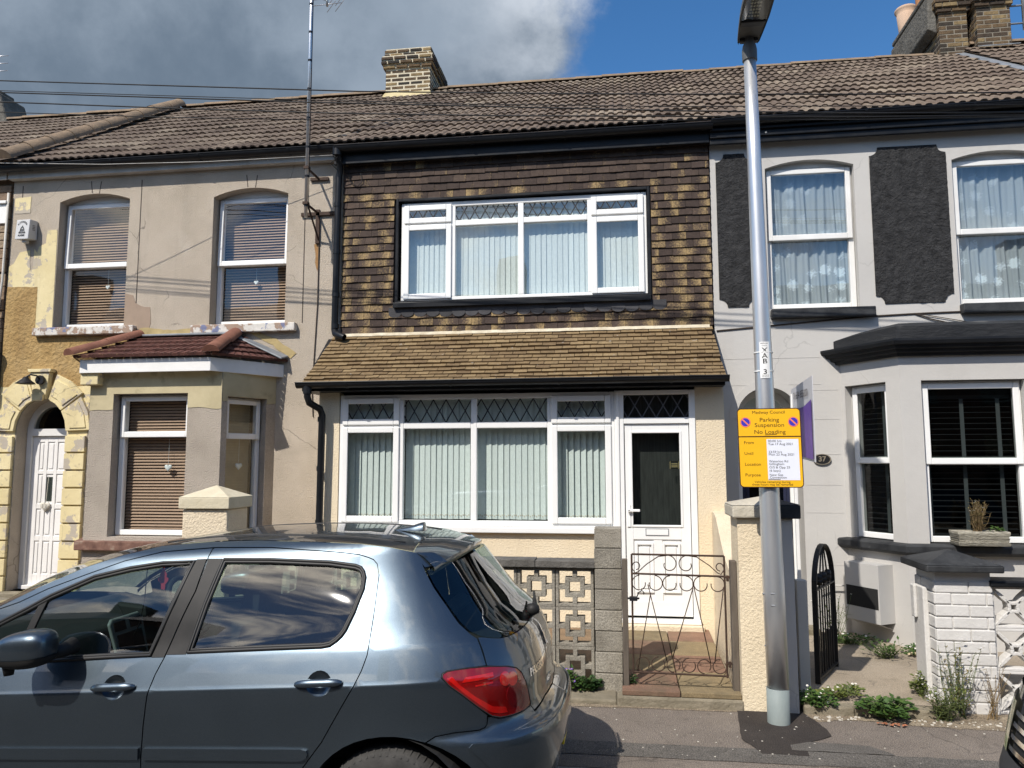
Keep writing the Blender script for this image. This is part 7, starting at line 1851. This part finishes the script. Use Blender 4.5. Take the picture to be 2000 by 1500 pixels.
# spoiler
def spo(x_, u):
    x0_ = rend(u) + .004; xt = -.805 - .125 * abs(u) ** 2.2
    return x0_, xt
mb = MB(); nu = 24; L = []
for j in range(nu + 1):
    u = -1 + 2 * j / nu; xa = rend(u) + .004; p0 = roofpt(xa, u * .995)
    yt = CYC + u * .545; zt = 1.352 - .066 * abs(u) ** 2.2; xt = -.795 - .10 * abs(u) ** 2.4
    if abs(u) == 1: pass
    p1 = Vector((xt, yt, zt)); pm = p0.lerp(p1, .5) + Vector((0, 0, .010))
    L.append([p0, pm, p1, p1 + Vector((.004, 0, -.014)), p1 + Vector((-.004, 0, -.036)), Vector((xt - .075, CYC + u * .53, zt - .044))])
k = len(L[0])
mb.add([p for r in L for p in r], [(j * k + i, (j + 1) * k + i, (j + 1) * k + i + 1, j * k + i + 1) for j in range(nu) for i in range(k - 1)])
mb.build('spoiler', M['paint'], hatch, auto=38, recalc=False)
for sd in both:
    panel('spoiler_cheek', [(-.822, 1.352), (-.70, 1.347), (-.655, 1.325), (-.62, 1.30), (-.795, 1.283), (-.808, 1.30)], M['paint'], hatch, off=.0, lip=.01, sides=(sd,), gap=.002)
# aerial fin
mb = MB(); ax, az = -1.27, RLC(-1.2)
rings = [(0, .004, .0), (.05, .020, .010), (.11, .036, .026), (.165, .045, .044), (.185, .042, .048), (.19, .030, .03)]
vs = []
for dx, w_, h_ in rings:
    for i in range(9):
        a = math.pi * i / 8; vs.append((ax + dx, CYC + .0 + w_ * math.cos(a), az - .008 - .01 * dx + h_ * math.sin(a) ** .7 + .006))
mb.add(vs, [(r_ * 9 + i, r_ * 9 + i + 1, (r_ + 1) * 9 + i + 1, (r_ + 1) * 9 + i) for r_ in range(5) for i in range(8)] + [tuple(range(45, 54))]); mb.build('roof_aerial', M['paint'], roof, auto=50)
# bonnet, front bumper, lights (beyond the picture's edge)
mb = MB()
def bon(u, v):
    x = -3.32 - 1.0 * v; w = .74 - .16 * v ** 2; y = CYC + (2 * u - 1) * w
    return Vector((x + .12 * (2 * u - 1) ** 2 * v * 1.5 - .22 * (1 - (2 * u - 1) ** 2) * (1 - v), y, .90 + .09 * (1 - (2 * u - 1) ** 2) * (1 - .3 * v) - .20 * v ** 1.4))
mb.grid(bon, 14, 10); mb.build('bonnet', M['paint'], CAR, smooth=True, recalc=False)
mb = MB()
def fb_(u, v):
    a = math.pi * u; c_ = math.cos(a); q = math.sin(a)
    return Vector((-4.05 - .40 * abs(q) ** .6, CYC + .80 * (abs(c_) ** .7) * (1 if c_ > 0 else -1), .12 + .58 * v))
mb.grid(fb_, 20, 6); mb.build('front_bumper', M['paint'], CAR, smooth=True, recalc=False)
for sd in both:
    mb = MB(); mb.hexa([(-4.35, CYC - sd * .45, .60), (-4.05, CYC - sd * .72, .60), (-3.95, CYC - sd * .73, .66), (-4.30, CYC - sd * .45, .66), (-4.25, CYC - sd * .45, .72), (-3.85, CYC - sd * .70, .74), (-3.8, CYC - sd * .70, .76), (-4.2, CYC - sd * .45, .75)])
    mb.build('headlight', M['chrome'], CAR, bevel=.02)
# wheels
def wheel(cx, sd, dz=0.0):
    yo = CYC - sd * .845; mb = MB(); R = .315; s_ = -sd
    prof = [(.20, .0), (.235, .012), (.285, .010), (.302, -.004), (.313, -.03), (.315, -.08), (.313, -.16), (.30, -.19), (.2, -.19)]
    mb.lathe([(r, (h) * 1.0 * s_) for r, h in prof], (cx, yo, WZ_ + dz), 48, axis='y')
    for i in range(60):
        a = 2 * math.pi * i / 60; ca, sa = math.cos(a), math.sin(a); t = .009
        q = []
        for r, h in ((.290, .0085), (.312, -.020), (.317, -.03), (.3165, -.065)):
            for e in (-t, t):
                q.append(Vector((cx + r * ca - e * .5 * sa, yo + (h + .0015) * s_, WZ_ + dz + r * sa + e * .5 * ca)))
        mb.add(q, [(0, 1, 3, 2), (2, 3, 5, 4), (4, 5, 7, 6)])
    w = mb.build('wheel', M['tyre'], CAR, auto=40)
    mb = MB(); mb.lathe([(.205, .005 * s_), (.20, .014 * s_), (.185, .004 * s_), (.18, -.03 * s_), (.05, -.02 * s_), (.0, -.015 * s_)], (cx, yo, WZ_ + dz), 36, axis='y')
    for i in range(5):
        a = 2 * math.pi * i / 5; d1 = Vector((math.cos(a), 0, math.sin(a))); d2 = Vector((-math.sin(a), 0, math.cos(a))); o = Vector((cx, yo, WZ_ + dz))
        mb.hexa([o + d1 * r + d2 * e + Vector((0, h * s_, 0)) for h in (-.035, .004) for r, e in ((.03, -.03), (.19, -.022), (.19, .022), (.03, .03))])
    mb.build('wheel_trim', M['lead'], w, auto=40)
for sd in both:
    for cx in (WX_, -3.62): wheel(cx, sd, .0 if sd > 0 else .02)
# door mirrors
for sd in both:
    mc = Vector((-2.665, CYC - sd * .975, .953)); mb = MB()
    def mir(u, v):
        a = 2 * math.pi * u; b = math.pi * (v - .5); ex = .62
        f_ = lambda t: math.copysign(abs(t) ** ex, t)
        x = f_(math.cos(b)) * f_(math.cos(a)); y = f_(math.cos(b)) * f_(math.sin(a)); z = f_(math.sin(b))
        tap = 1 - .16 * max(0, -x); lift = .012 * x
        return mc + Vector((x * .125, sd * y * .085 * -1, z * .080 * tap + lift - .012 * (x < -2)))
    mb.grid(mir, 32, 20); mm = mb.build('door_mirror', M['paint'], CAR, smooth=True)
    mb = MB()
    def mlow(u, v):
        q = mir(u, v * .42); return q + Vector((0, 0, -.004)) + (q - mc) * .025
    mb.grid(mlow, 32, 10); mb.tube([mc + Vector((.06, sd * .03, -.03)), mc + Vector((.10, sd * .10, -.03)), mc + Vector((.11, sd * .16, -.02))], [.035, .032, .04], 12)
    mb.tube([mc + Vector((-.07, -sd * .02, -.06)), mc + Vector((-.065, -sd * .02, -.115))], [.03, .02], 10)
    mb.build('mirror_base', M['trim'], mm, smooth=True)
# inside
mb = MB(); mb.box(-4.0, -.55, CYC - .72, CYC + .72, .12, .20); mb.box(-.95, -.60, CYC - .6, CYC + .6, .2, .93); mb.box(-3.4, -3.2, CYC - .7, CYC + .7, .2, .80); mb.build('floor', M['dark'], CAR)
for y in (-.37, .37):
    mb = MB(); yy = CYC + y
    def seat(u, v):
        return Vector((-2.42 + .42 * v ** .9 + .10 * v * v, yy + (u - .5) * .50 * (1 - .12 * v * v), .40 + .74 * v)) + Vector((.03 * math.sin(math.pi * u), 0, 0))
    mb.extr([(-2.50, yy - .25, .36), (-2.02, yy - .25, .34), (-1.82, yy - .25, 1.00), (-1.92, yy - .25, 1.04), (-2.10, yy - .25, .52), (-2.50, yy - .25, .50)], (0, .5, 0))
    mb.extr([(-1.90, yy - .13, 1.05), (-1.80, yy - .13, 1.05), (-1.79, yy - .12, 1.22), (-1.86, yy - .12, 1.23)], (0, .25, 0))
    for e in (-.06, .06): mb.tube([(-1.85, yy + e, 1.0), (-1.845, yy + e, 1.08)], .008, 6)
    mb.build('front_seat', M['carseat'], CAR, bevel=.035)
mb = MB(); mb.extr([(-1.55, CYC - .62, .42), (-1.10, CYC - .62, .40), (-.92, CYC - .62, .95), (-1.02, CYC - .62, .99), (-1.2, CYC - .62, .55), (-1.55, CYC - .62, .54)], (0, 1.24, 0)); mb.build('rear_seat', M['carseat'], CAR, bevel=.035)
mb = MB(); mb.extr([(-3.45, CYC - .66, .55), (-2.95, CYC - .66, .55), (-2.85, CYC - .66, .70), (-2.93, CYC - .66, .85), (-3.30, CYC - .66, .925), (-3.55, CYC - .66, .88)], (0, 1.32, 0)); mb.extr([(-2.98, CYC + .16, .85), (-2.83, CYC + .16, .86), (-2.84, CYC + .16, .93), (-3.05, CYC + .16, .95)], (0, .42, 0)); mb.build('dashboard', M['cardash'], CAR, bevel=.02)
mb = MB(); DF = Fr((-2.838, CYC + .12, 0), (0, -1, 0))
def dpt(a, z, d=0): return Vector((-2.845 - .30 * (z - .80) + d, CYC - a, z))
mb.extr([dpt(a, z) for a, z in ((-.13, .60), (.13, .60), (.15, .88), (.12, .905), (-.12, .905), (-.15, .88))], (.02, 0, 0)); dsh = mb.build('console', mat('silver_console', flat((.30, .31, .31), .05), 9, rough=.45), CAR, bevel=.008)
mb = MB()
for a0_, a1_, z0_, z1_ in ((-.12, -.02, .835, .885), (.02, .12, .835, .885), (-.11, .11, .69, .815)): mb.hexa([dpt(a, z, dd) for dd in (.02, .024) for a, z in ((a0_, z0_), (a1_, z0_), (a1_, z1_), (a0_, z1_))])
mb.build('console_vent', M['dark'], dsh)
mb = MB(); sc0 = Vector((-2.68, CYC + .37, .90)); ax_ = Vector((.88, 0, .47)).normalized(); a1_ = Vector((0, 1, 0)); a2_ = ax_.cross(a1_)
pts = [sc0 + a1_ * .185 * math.cos(2 * math.pi * i / 32) + a2_ * .185 * math.sin(2 * math.pi * i / 32) for i in range(33)]
mb.tube(pts, .016, 8, cap=False)
for t in (0, math.pi, -math.pi / 2): mb.tube([sc0 - ax_ * .03, sc0 + a1_ * .18 * math.cos(t) + a2_ * .18 * math.sin(t)], .016, 6)
mb.lathe([(0, .02), (.06, .015), (.07, -.02), (.0, -.03)], sc0, 16, axis='x'); mb.tube([sc0, sc0 - ax_ * .25], .03, 8); mb.build('steering_wheel', M['cardash'], CAR, smooth=True)
mb = MB(); mb.box(-2.70, -2.66, CYC - .12, CYC + .12, 1.215, 1.285); mb.tube([(-2.69, CYC, 1.27), (-2.72, CYC, 1.31)], .012, 8); mb.build('rear_view_mirror', M['trim'], CAR, bevel=.012)
# hanging air freshener
mb = MB(); af = Vector((-2.62, CYC - .02, 1.115)); pts = [(-.012, -.055), (.014, -.055), (.016, -.035), (.012, -.03), (.034, -.005), (.036, .008), (.022, .015), (.024, .03), (.008, .05), (.006, .07), (-.006, .07), (-.008, .05), (-.024, .03), (-.022, .015), (-.036, .008), (-.034, -.005), (-.012, -.03), (-.014, -.035)]
mb.extr([af + Vector((a * 1.05, -a * .25, b)) for a, b in pts], (.001, .003, 0)); mb.tube([af + Vector((0, 0, .065)), Vector((-2.675, CYC, 1.21))], .0015, 5)
o = mb.build('air_freshener', mat('pinkish_red_card', flat((.60, .06, .075), .1), 12, rough=.7), loc=af); tag(o, 'red cardboard air freshener hanging inside the hatchback windscreen', 'air freshener')
mb = MB(); mb.tube([(-2.70, CYC - .05, 1.22), (-2.71, CYC - .05, 1.0), (-2.75, CYC - .03, .86), (-2.83, CYC + .02, .76)], .003, 5); mb.build('charger_cable', M['blackcable'], CAR, smooth=True)
mb = MB()
for sd in both:
    f, g = side_fn(sd, -.045)
    mb.tube([f(-2.05, z) for z in (.9, 1.0, 1.1, 1.2, 1.3)], .02, 6)
mb.build('pillar_lining', M['cardash'], CAR, smooth=True)

# ================================================================== second car, only its corner in the picture
C2 = thing('parked_car', 'black car entering the picture at its edge, cream headlight and grey bumper', 'car', (3.6, 3.05, -.06))
KX, KY = 1.50, 3.05
BLK = mat('black_car_paint', flat((.010, .011, .013)), 8, rough=.12, coat=1, spec=.6); BGR = mat('dark_grey_bumper_plastic', [(.3, (.035, .037, .041)), (.7, (.055, .057, .062))], 9, rough=.6)
def nose(t, z, out=0.0):
    """plan outline of the nose: t 0 at the far side .. 1 round to the near side"""
    a = math.pi * (t - .5); n = 3.0; w = .86 + out; l = .75 + out
    c, q = abs(math.cos(a)), abs(math.sin(a)); r = ((c / l) ** n + (q / w) ** n) ** (-1 / n)
    rake = .0 if z < .52 else .35 * (z - .52) ** 1.3
    return Vector((KX + .75 - r * c + rake, KY - math.copysign(r * q, a), z))
def nosegrid(name, t0, t1, z0, z1, m, out=0, par=None, nz=6, nt=30, cap=False):
    mb = MB(); mb.grid(lambda u, v: nose(t0 + (t1 - t0) * u, z0 + (z1 - z0) * v, out - (.02 * (2 * v - 1) ** 2 if cap else 0)), nt, nz); return mb.build(name, m, par or C2, smooth=True, recalc=False)
nosegrid('bumper', 0, 1, .12, .60, BGR, .03, cap=True)
nosegrid('nose_panel', 0, 1, .59, .86, BLK, 0)
for t0, t1 in ((.15, .315), (.685, .85)):
    hl = nosegrid('headlight', t0, t1, .60, .80, mat('yellowed_headlight_lens', [(.3, (.50, .47, .30)), (.7, (.66, .63, .45))], 9, rough=.15, coat=1, spec=.6), .012)
    nosegrid('headlight_reflector', t0 + .05, t1 - .05, .63, .76, M['chrome'], .0135, hl)
gr = nosegrid('grille', .335, .665, .61, .77, M['dark'], .005)
for z in (.625, .67, .715, .76): nosegrid('grille_bar', .33, .67, z, z + .018, M['chrome'], .014, gr, 1)
mb = MB(); mb.grid(lambda u, v: Vector((KX + .22 + 1.05 * v + .12 * (2 * u - 1) ** 2 * (1 - v), KY + (2 * u - 1) * (.66 + .12 * v), .855 + .10 * v ** .7 + .05 * (1 - (2 * u - 1) ** 2))), 16, 10); mb.build('bonnet', BLK, C2, smooth=True, recalc=False)
mb = MB()
for s in (1, -1):
    mb.grid(lambda u, v: Vector((KX + .70 + 3.3 * u, KY + s * (.86 - .03 * (2 * v - 1) ** 2 - .10 * max(0, v - .6)), .15 + .80 * v)), 16, 8)
    mb.grid(lambda u, v: Vector((KX + 1.35 + .35 * v * (1 - u) + 2.5 * u - .3 * v * u, KY + s * (.80 - .22 * v), .95 + .45 * v)), 10, 6)
mb.grid(lambda u, v: Vector((KX + 1.70 + 1.85 * v, KY + (2 * u - 1) * .58, 1.40 + .05 * math.sin(math.pi * v))), 8, 8)
mb.grid(lambda u, v: Vector((KX + 3.9 + .12 * v, KY + (2 * u - 1) * .82, .2 + .75 * v)), 6, 6)
mb.build('body', BLK, C2, smooth=True, recalc=False)
mb = MB(); mb.grid(lambda u, v: Vector((KX + 1.25 + .45 * v, KY + (2 * u - 1) * (.76 - .16 * v), .94 + .46 * v)), 8, 6); mb.grid(lambda u, v: Vector((KX + 3.95 - .4 * v, KY + (2 * u - 1) * (.76 - .16 * v), .94 + .46 * v)), 8, 6); mb.build('windscreen', M['glass_dark'], C2, smooth=True, recalc=False)
for cx in (KX + .85, KX + 3.3):
    for s in (1, -1):
        mb = MB(); mb.lathe([(.0, .0), (.19, .0), (.22, s * .02), (.30, s * .01), (.31, -s * .02), (.31, -s * .18), (.0, -s * .18)], (cx, KY + s * .845, .25), 32, axis='y'); mb.build('wheel', M['tyre'], C2, auto=40)
# ================================================================== plants and litter
def leafmat(name, c, k=.25):
    m, nt, out = newmat(name)
    a = N(nt, 'ShaderNodeAttribute', attribute_name='rnd').outputs['Fac']
    col = ramp_node(nt, a, [(0, tuple(x * (1 - k) for x in c)), (.6, c), (1, (min(1, c[0] * 1.6), c[1] * 1.35, c[2] * 1.1))])
    p = N(nt, 'ShaderNodeBsdfPrincipled', {'Base Color': col, 'Roughness': .6}); t = N(nt, 'ShaderNodeBsdfTranslucent', {'Color': col})
    mx = N(nt, 'ShaderNodeMixShader', {0: .25, 1: p.outputs[0], 2: t.outputs[0]}); nt.links.new(mx.outputs[0], out.inputs['Surface']); return m
M['leaf'] = leafmat('fresh_green_leaf', (.055, .115, .022)); M['leaf_dark'] = leafmat('deep_green_leaf', (.030, .075, .018)); M['leaf_dry'] = leafmat('olive_dry_leaf', (.16, .135, .05)); M['leaf_yel'] = leafmat('yellow_green_leaf', (.115, .15, .035))
M['stem'] = mat('green_stem', flat((.10, .13, .045), .2), 9, rough=.8); M['drystem'] = mat('dry_brown_stem', flat((.20, .14, .07), .2), 9, rough=.9)
M['petal'] = mat('white_petal', flat((.80, .80, .78), .05), 9, rough=.8); M['petal_p'] = mat('violet_petal', flat((.20, .12, .48), .15), 9, rough=.8); M['eye'] = mat('yellow_flower_eye', flat((.65, .42, .03)), 9)
def leaf(mb, p, d, up, L, w, c, fold=.2):
    d = d.normalized(); s = d.cross(up)
    if s.length < .01: s = Vector((1, 0, 0))
    s.normalize(); n = s.cross(d)
    a = p; b = p + d * L * .45 + s * w + n * fold * w; e = p + d * L; f_ = p + d * L * .45 - s * w + n * fold * w; m_ = p + d * L * .5
    mb.add([a, b, e, f_, m_], [(0, 1, 4), (1, 2, 4), (2, 3, 4), (3, 0, 4)], 0, c)
def clump(name, label, c, rx, ry, h, n, L, mats, seed, flowers=0, fl='petal', fr=.010, red=0):
    rn = random.Random(seed); c = Vector(c); T = thing(name, label, 'plant', c)
    mb = MB(); fm = MB(); st = MB(); em = MB()
    tips = []
    lobes = [(rn.uniform(-.6, .6) * rx, rn.uniform(-.6, .6) * ry, rn.uniform(.45, 1) * h) for _ in range(7)]
    for i in range(n):
        lb = lobes[i % 7]; a = rn.uniform(0, 6.28); r = math.sqrt(rn.random()) * .5
        x = lb[0] + r * rx * math.cos(a); y = lb[1] + r * ry * math.sin(a); top = lb[2] * (1 - r * r * 1.6)
        z = top * (1 - abs(rn.gauss(0, .28)))
        if z < .004: z = rn.uniform(.004, .02)
        p = c + Vector((x, y, z)); d = Vector((math.cos(a) + x / rx, math.sin(a) + y / ry - .3, rn.uniform(-.3, .7)))
        l = L * rn.uniform(.6, 1.25); leaf(mb, p, d, Vector((rn.uniform(-.3, .3), -.35, 1)), l, l * rn.uniform(.30, .44), rn.random())
        if i % 4 == 0: st.tube([c + Vector((x * .25, y * .25, 0)), c + Vector((x * .7, y * .7, z * .7)), p], .0018, 4)
    mb.build('foliage', mats, T, recalc=False); st.build('stem', M['stem'], T)
    for i in range(flowers):
        a = rn.uniform(0, 6.28); r = math.sqrt(rn.random()); lb = lobes[i % 7]
        p = c + Vector((lb[0] + r * .5 * rx * math.cos(a), lb[1] + r * .5 * ry * math.sin(a) - .01, lb[2] * (1 - .3 * r) + rn.uniform(.005, .03)))
        up = Vector((rn.uniform(-.4, .4), rn.uniform(-.8, -.1), 1)).normalized(); s = up.cross(Vector((1, 0, 0))).normalized(); t = s.cross(up)
        k = 8
        for q in range(k):
            an = 2 * math.pi * q / k; dd = s * math.cos(an) + t * math.sin(an); leaf(fm, p, dd, up, fr, fr * .3, .5, 0)
        em.add([p + up * .001 + (s * math.cos(q) + t * math.sin(q)) * fr * .3 for q in (0, 1.57, 3.14, 4.71)], [(0, 1, 2, 3)])
    if flowers: fm.build('flower', M[fl], T, recalc=False); em.build('flower_eye', M['eye'], T, recalc=False)
    return T
def tall(name, label, c, n, H, spread, seed, leafm, stemm, flowers=.3, ll=.03, lean=(0, 0), dens=10):
    rn = random.Random(seed); c = Vector(c); T = thing(name, label, 'plant', c); mb = MB(); st = MB(); fm = MB()
    for i in range(n):
        a = rn.uniform(0, 6.28); h = H * rn.uniform(.55, 1); e = Vector((math.cos(a) * spread * rn.uniform(.3, 1) + lean[0], math.sin(a) * spread * .6 * rn.uniform(.3, 1) + lean[1], h))
        m_ = e * .5 + Vector((rn.uniform(-.02, .02), rn.uniform(-.02, .02), 0)); base = c + Vector((rn.uniform(-.3, .3) * spread, rn.uniform(-.2, .2) * spread, 0))
        st.tube([base, base + m_, base + e], [.0028, .002, .0012], 4)
        for j in range(dens):
            t = rn.uniform(.08, 1); p = base + (m_ * (t * 2) if t < .5 else m_.lerp(e, t * 2 - 1)); a2 = rn.uniform(0, 6.28)
            d = Vector((math.cos(a2), math.sin(a2), rn.uniform(.1, .9))); l = ll * rn.uniform(.5, 1.2); 
            if rn.random() < .35:
                q = p + d.normalized() * l * 1.6; st.tube([p, q], .0011, 4); p = q; 
            leaf(mb, p, d, Vector((0, 0, 1)), l, l * .2, rn.random())
        if rn.random() < flowers:
            p = base + e
            for q in range(6): an = q * 1.047; leaf(fm, p, Vector((math.cos(an), math.sin(an), .3)), Vector((0, 0, 1)), .011, .0035, .5)
    st.build('stem', stemm, T); mb.build('foliage', leafm, T, recalc=False)
    if fm.v: fm.build('flower', M['petal'], T, recalc=False)
    return T
clump('flowering_plant', 'green clump with violet flowers at the foot of the screen wall', (-.415, 6.085, .05), .075, .05, .17, 260, .034, M['leaf'], 1, 10, 'petal_p', .017)
clump('weed', 'rounded dark green weed between screen wall and block pier', (-.275, 6.09, .04), .085, .05, .13, 330, .032, M['leaf_dark'], 2)
clump('weed', 'leafy weed with daisies under the black arched gate', (1.36, 5.90, .02), .13, .14, .16, 380, .032, M['leaf'], 3, 8)
clump('weed', 'low creeping weed spreading from the gate across the grey path', (1.56, 6.10, .07), .17, .10, .09, 300, .030, M['leaf_yel'], 4, 6)
clump('weed', 'broad green weed growing over the stone step of the grey house', (1.80, 5.82, .01), .17, .11, .15, 420, .044, M['leaf'], 5)
mb = MB(); rn = random.Random(3)
for i in range(16): leaf(mb, Vector((1.80 + rn.uniform(-.09, .09), 5.70 + rn.uniform(-.02, .03), .012)), Vector((rn.uniform(-1, 1), -1, .1)), Vector((0, 0, 1)), .045, .012, .5)
o = mb.build('withered_leaf', mat('withered_red_leaf', flat((.42, .16, .08), .3), 12, rough=.8), recalc=False, loc=(1.80, 5.70, 0)); tag(o, 'withered reddish leaves lying below the broad green weed', 'leaves')
tall('tall_weed', 'straggly tall weed with fine stems against the white brick pier', (2.30, 5.93, .0), 26, .52, .17, 6, M['leaf_dry'], M['stem'], .35, .032, (0, -.05), 14)
tall('tall_weed', 'tangle of olive weeds at the foot of the white pier', (2.17, 5.86, .0), 26, .24, .17, 16, M['leaf_yel'], M['stem'], .15, .032, (.02, -.05), 16)
tall('tall_weed', 'dry wispy weed beside the pierced white blocks', (2.52, 5.93, .0), 12, .40, .15, 26, M['leaf_dry'], M['drystem'], .0, .016, (.03, -.02), 12)
clump('weed', 'small weed with daisies beside the white gate stop', (2.17, 6.22, .07), .06, .10, .17, 200, .028, M['leaf_yel'], 7, 6)
clump('daisy_clump', 'daisy clump between meter box and white pier', (2.62, 7.36, .08), .19, .13, .15, 320, .030, M['leaf'], 8, 34)
tall('daisy_clump', 'tall daisies behind the white pier cap', (2.78, 7.45, .08), 16, .36, .14, 9, M['leaf_yel'], M['stem'], .9, .028)
tall('weed', 'spiky rosette weed on the path before the meter box', (2.27, 7.25, .08), 24, .13, .17, 10, M['leaf'], M['stem'], 0, .05, (0, 0), 8)
tall('daisy_clump', 'tall daisies behind the black arched gate', (1.98, 7.85, .08), 20, .46, .17, 11, M['leaf_yel'], M['stem'], .8, .03)
clump('weed', 'green weeds along the wall beneath the meter box', (2.10, 7.72, .08), .22, .12, .13, 300, .03, M['leaf'], 12, 8)
clump('weed', 'tiny weed tuft in the crack of the grey path', (1.70, 6.30, .06), .05, .03, .03, 60, .02, M['leaf'], 13)
tall('dry_plant', 'dry brown plant with white daisies growing in the stone planter', (3.17, 7.50, 1.145), 46, .30, .10, 14, M['leaf_dry'], M['drystem'], .25, .024, (.03, 0), 16)
clump('weed', 'small green seedling at the end of the stone planter', (3.33, 7.49, 1.145), .035, .03, .07, 40, .03, M['leaf'], 15)
clump('weed', 'dark tuft of moss beside the timber post of the scrolled gate', (.055, 6.10, .10), .03, .05, .07, 90, .022, M['leaf_dark'], 17)
# litter
mb = MB(); lc = Vector((2.52, 7.35, .095))
for i, (dx, dy, r) in enumerate(((0, 0, .03), (.04, .01, .022), (-.03, .0, .02))):
    mb.lathe([(r, .0), (r * .9, r * .5), (r * .4, r * .8), (0, r * .85)], lc + Vector((dx, dy, 0)), 9)
o = mb.build('litter', mat('pale_peel', flat((.60, .50, .32), .15), 30, rough=.8), auto=50, loc=lc); tag(o, 'pale scrap of litter on the grey path behind the pier', 'litter')
rn = random.Random(8)
mb = MB()
for i in range(70):
    x = rn.uniform(-.35, 2.6); y = rn.uniform(4.95, 5.83); r = rn.uniform(.003, .008)
    mb.lathe([(r, 0), (r * .8, r * .5), (0, r * .7)], (x, y, .003), 6)
for (u0, u1, k) in ((1.28, 1.62, 26), (1.95, 2.6, 40)):
    for i in range(k):
        x = rn.uniform(u0, u1); y = rn.uniform(5.72, 5.84); r = rn.uniform(.004, .013); mb.lathe([(r, 0), (r * .8, r * .5), (0, r * .7)], (x, y, .003), 6)
o = mb.build('grit', mat('pale_grit', flat((.45, .42, .36), .2), 30, rough=.9)); o['kind'] = 'stuff'
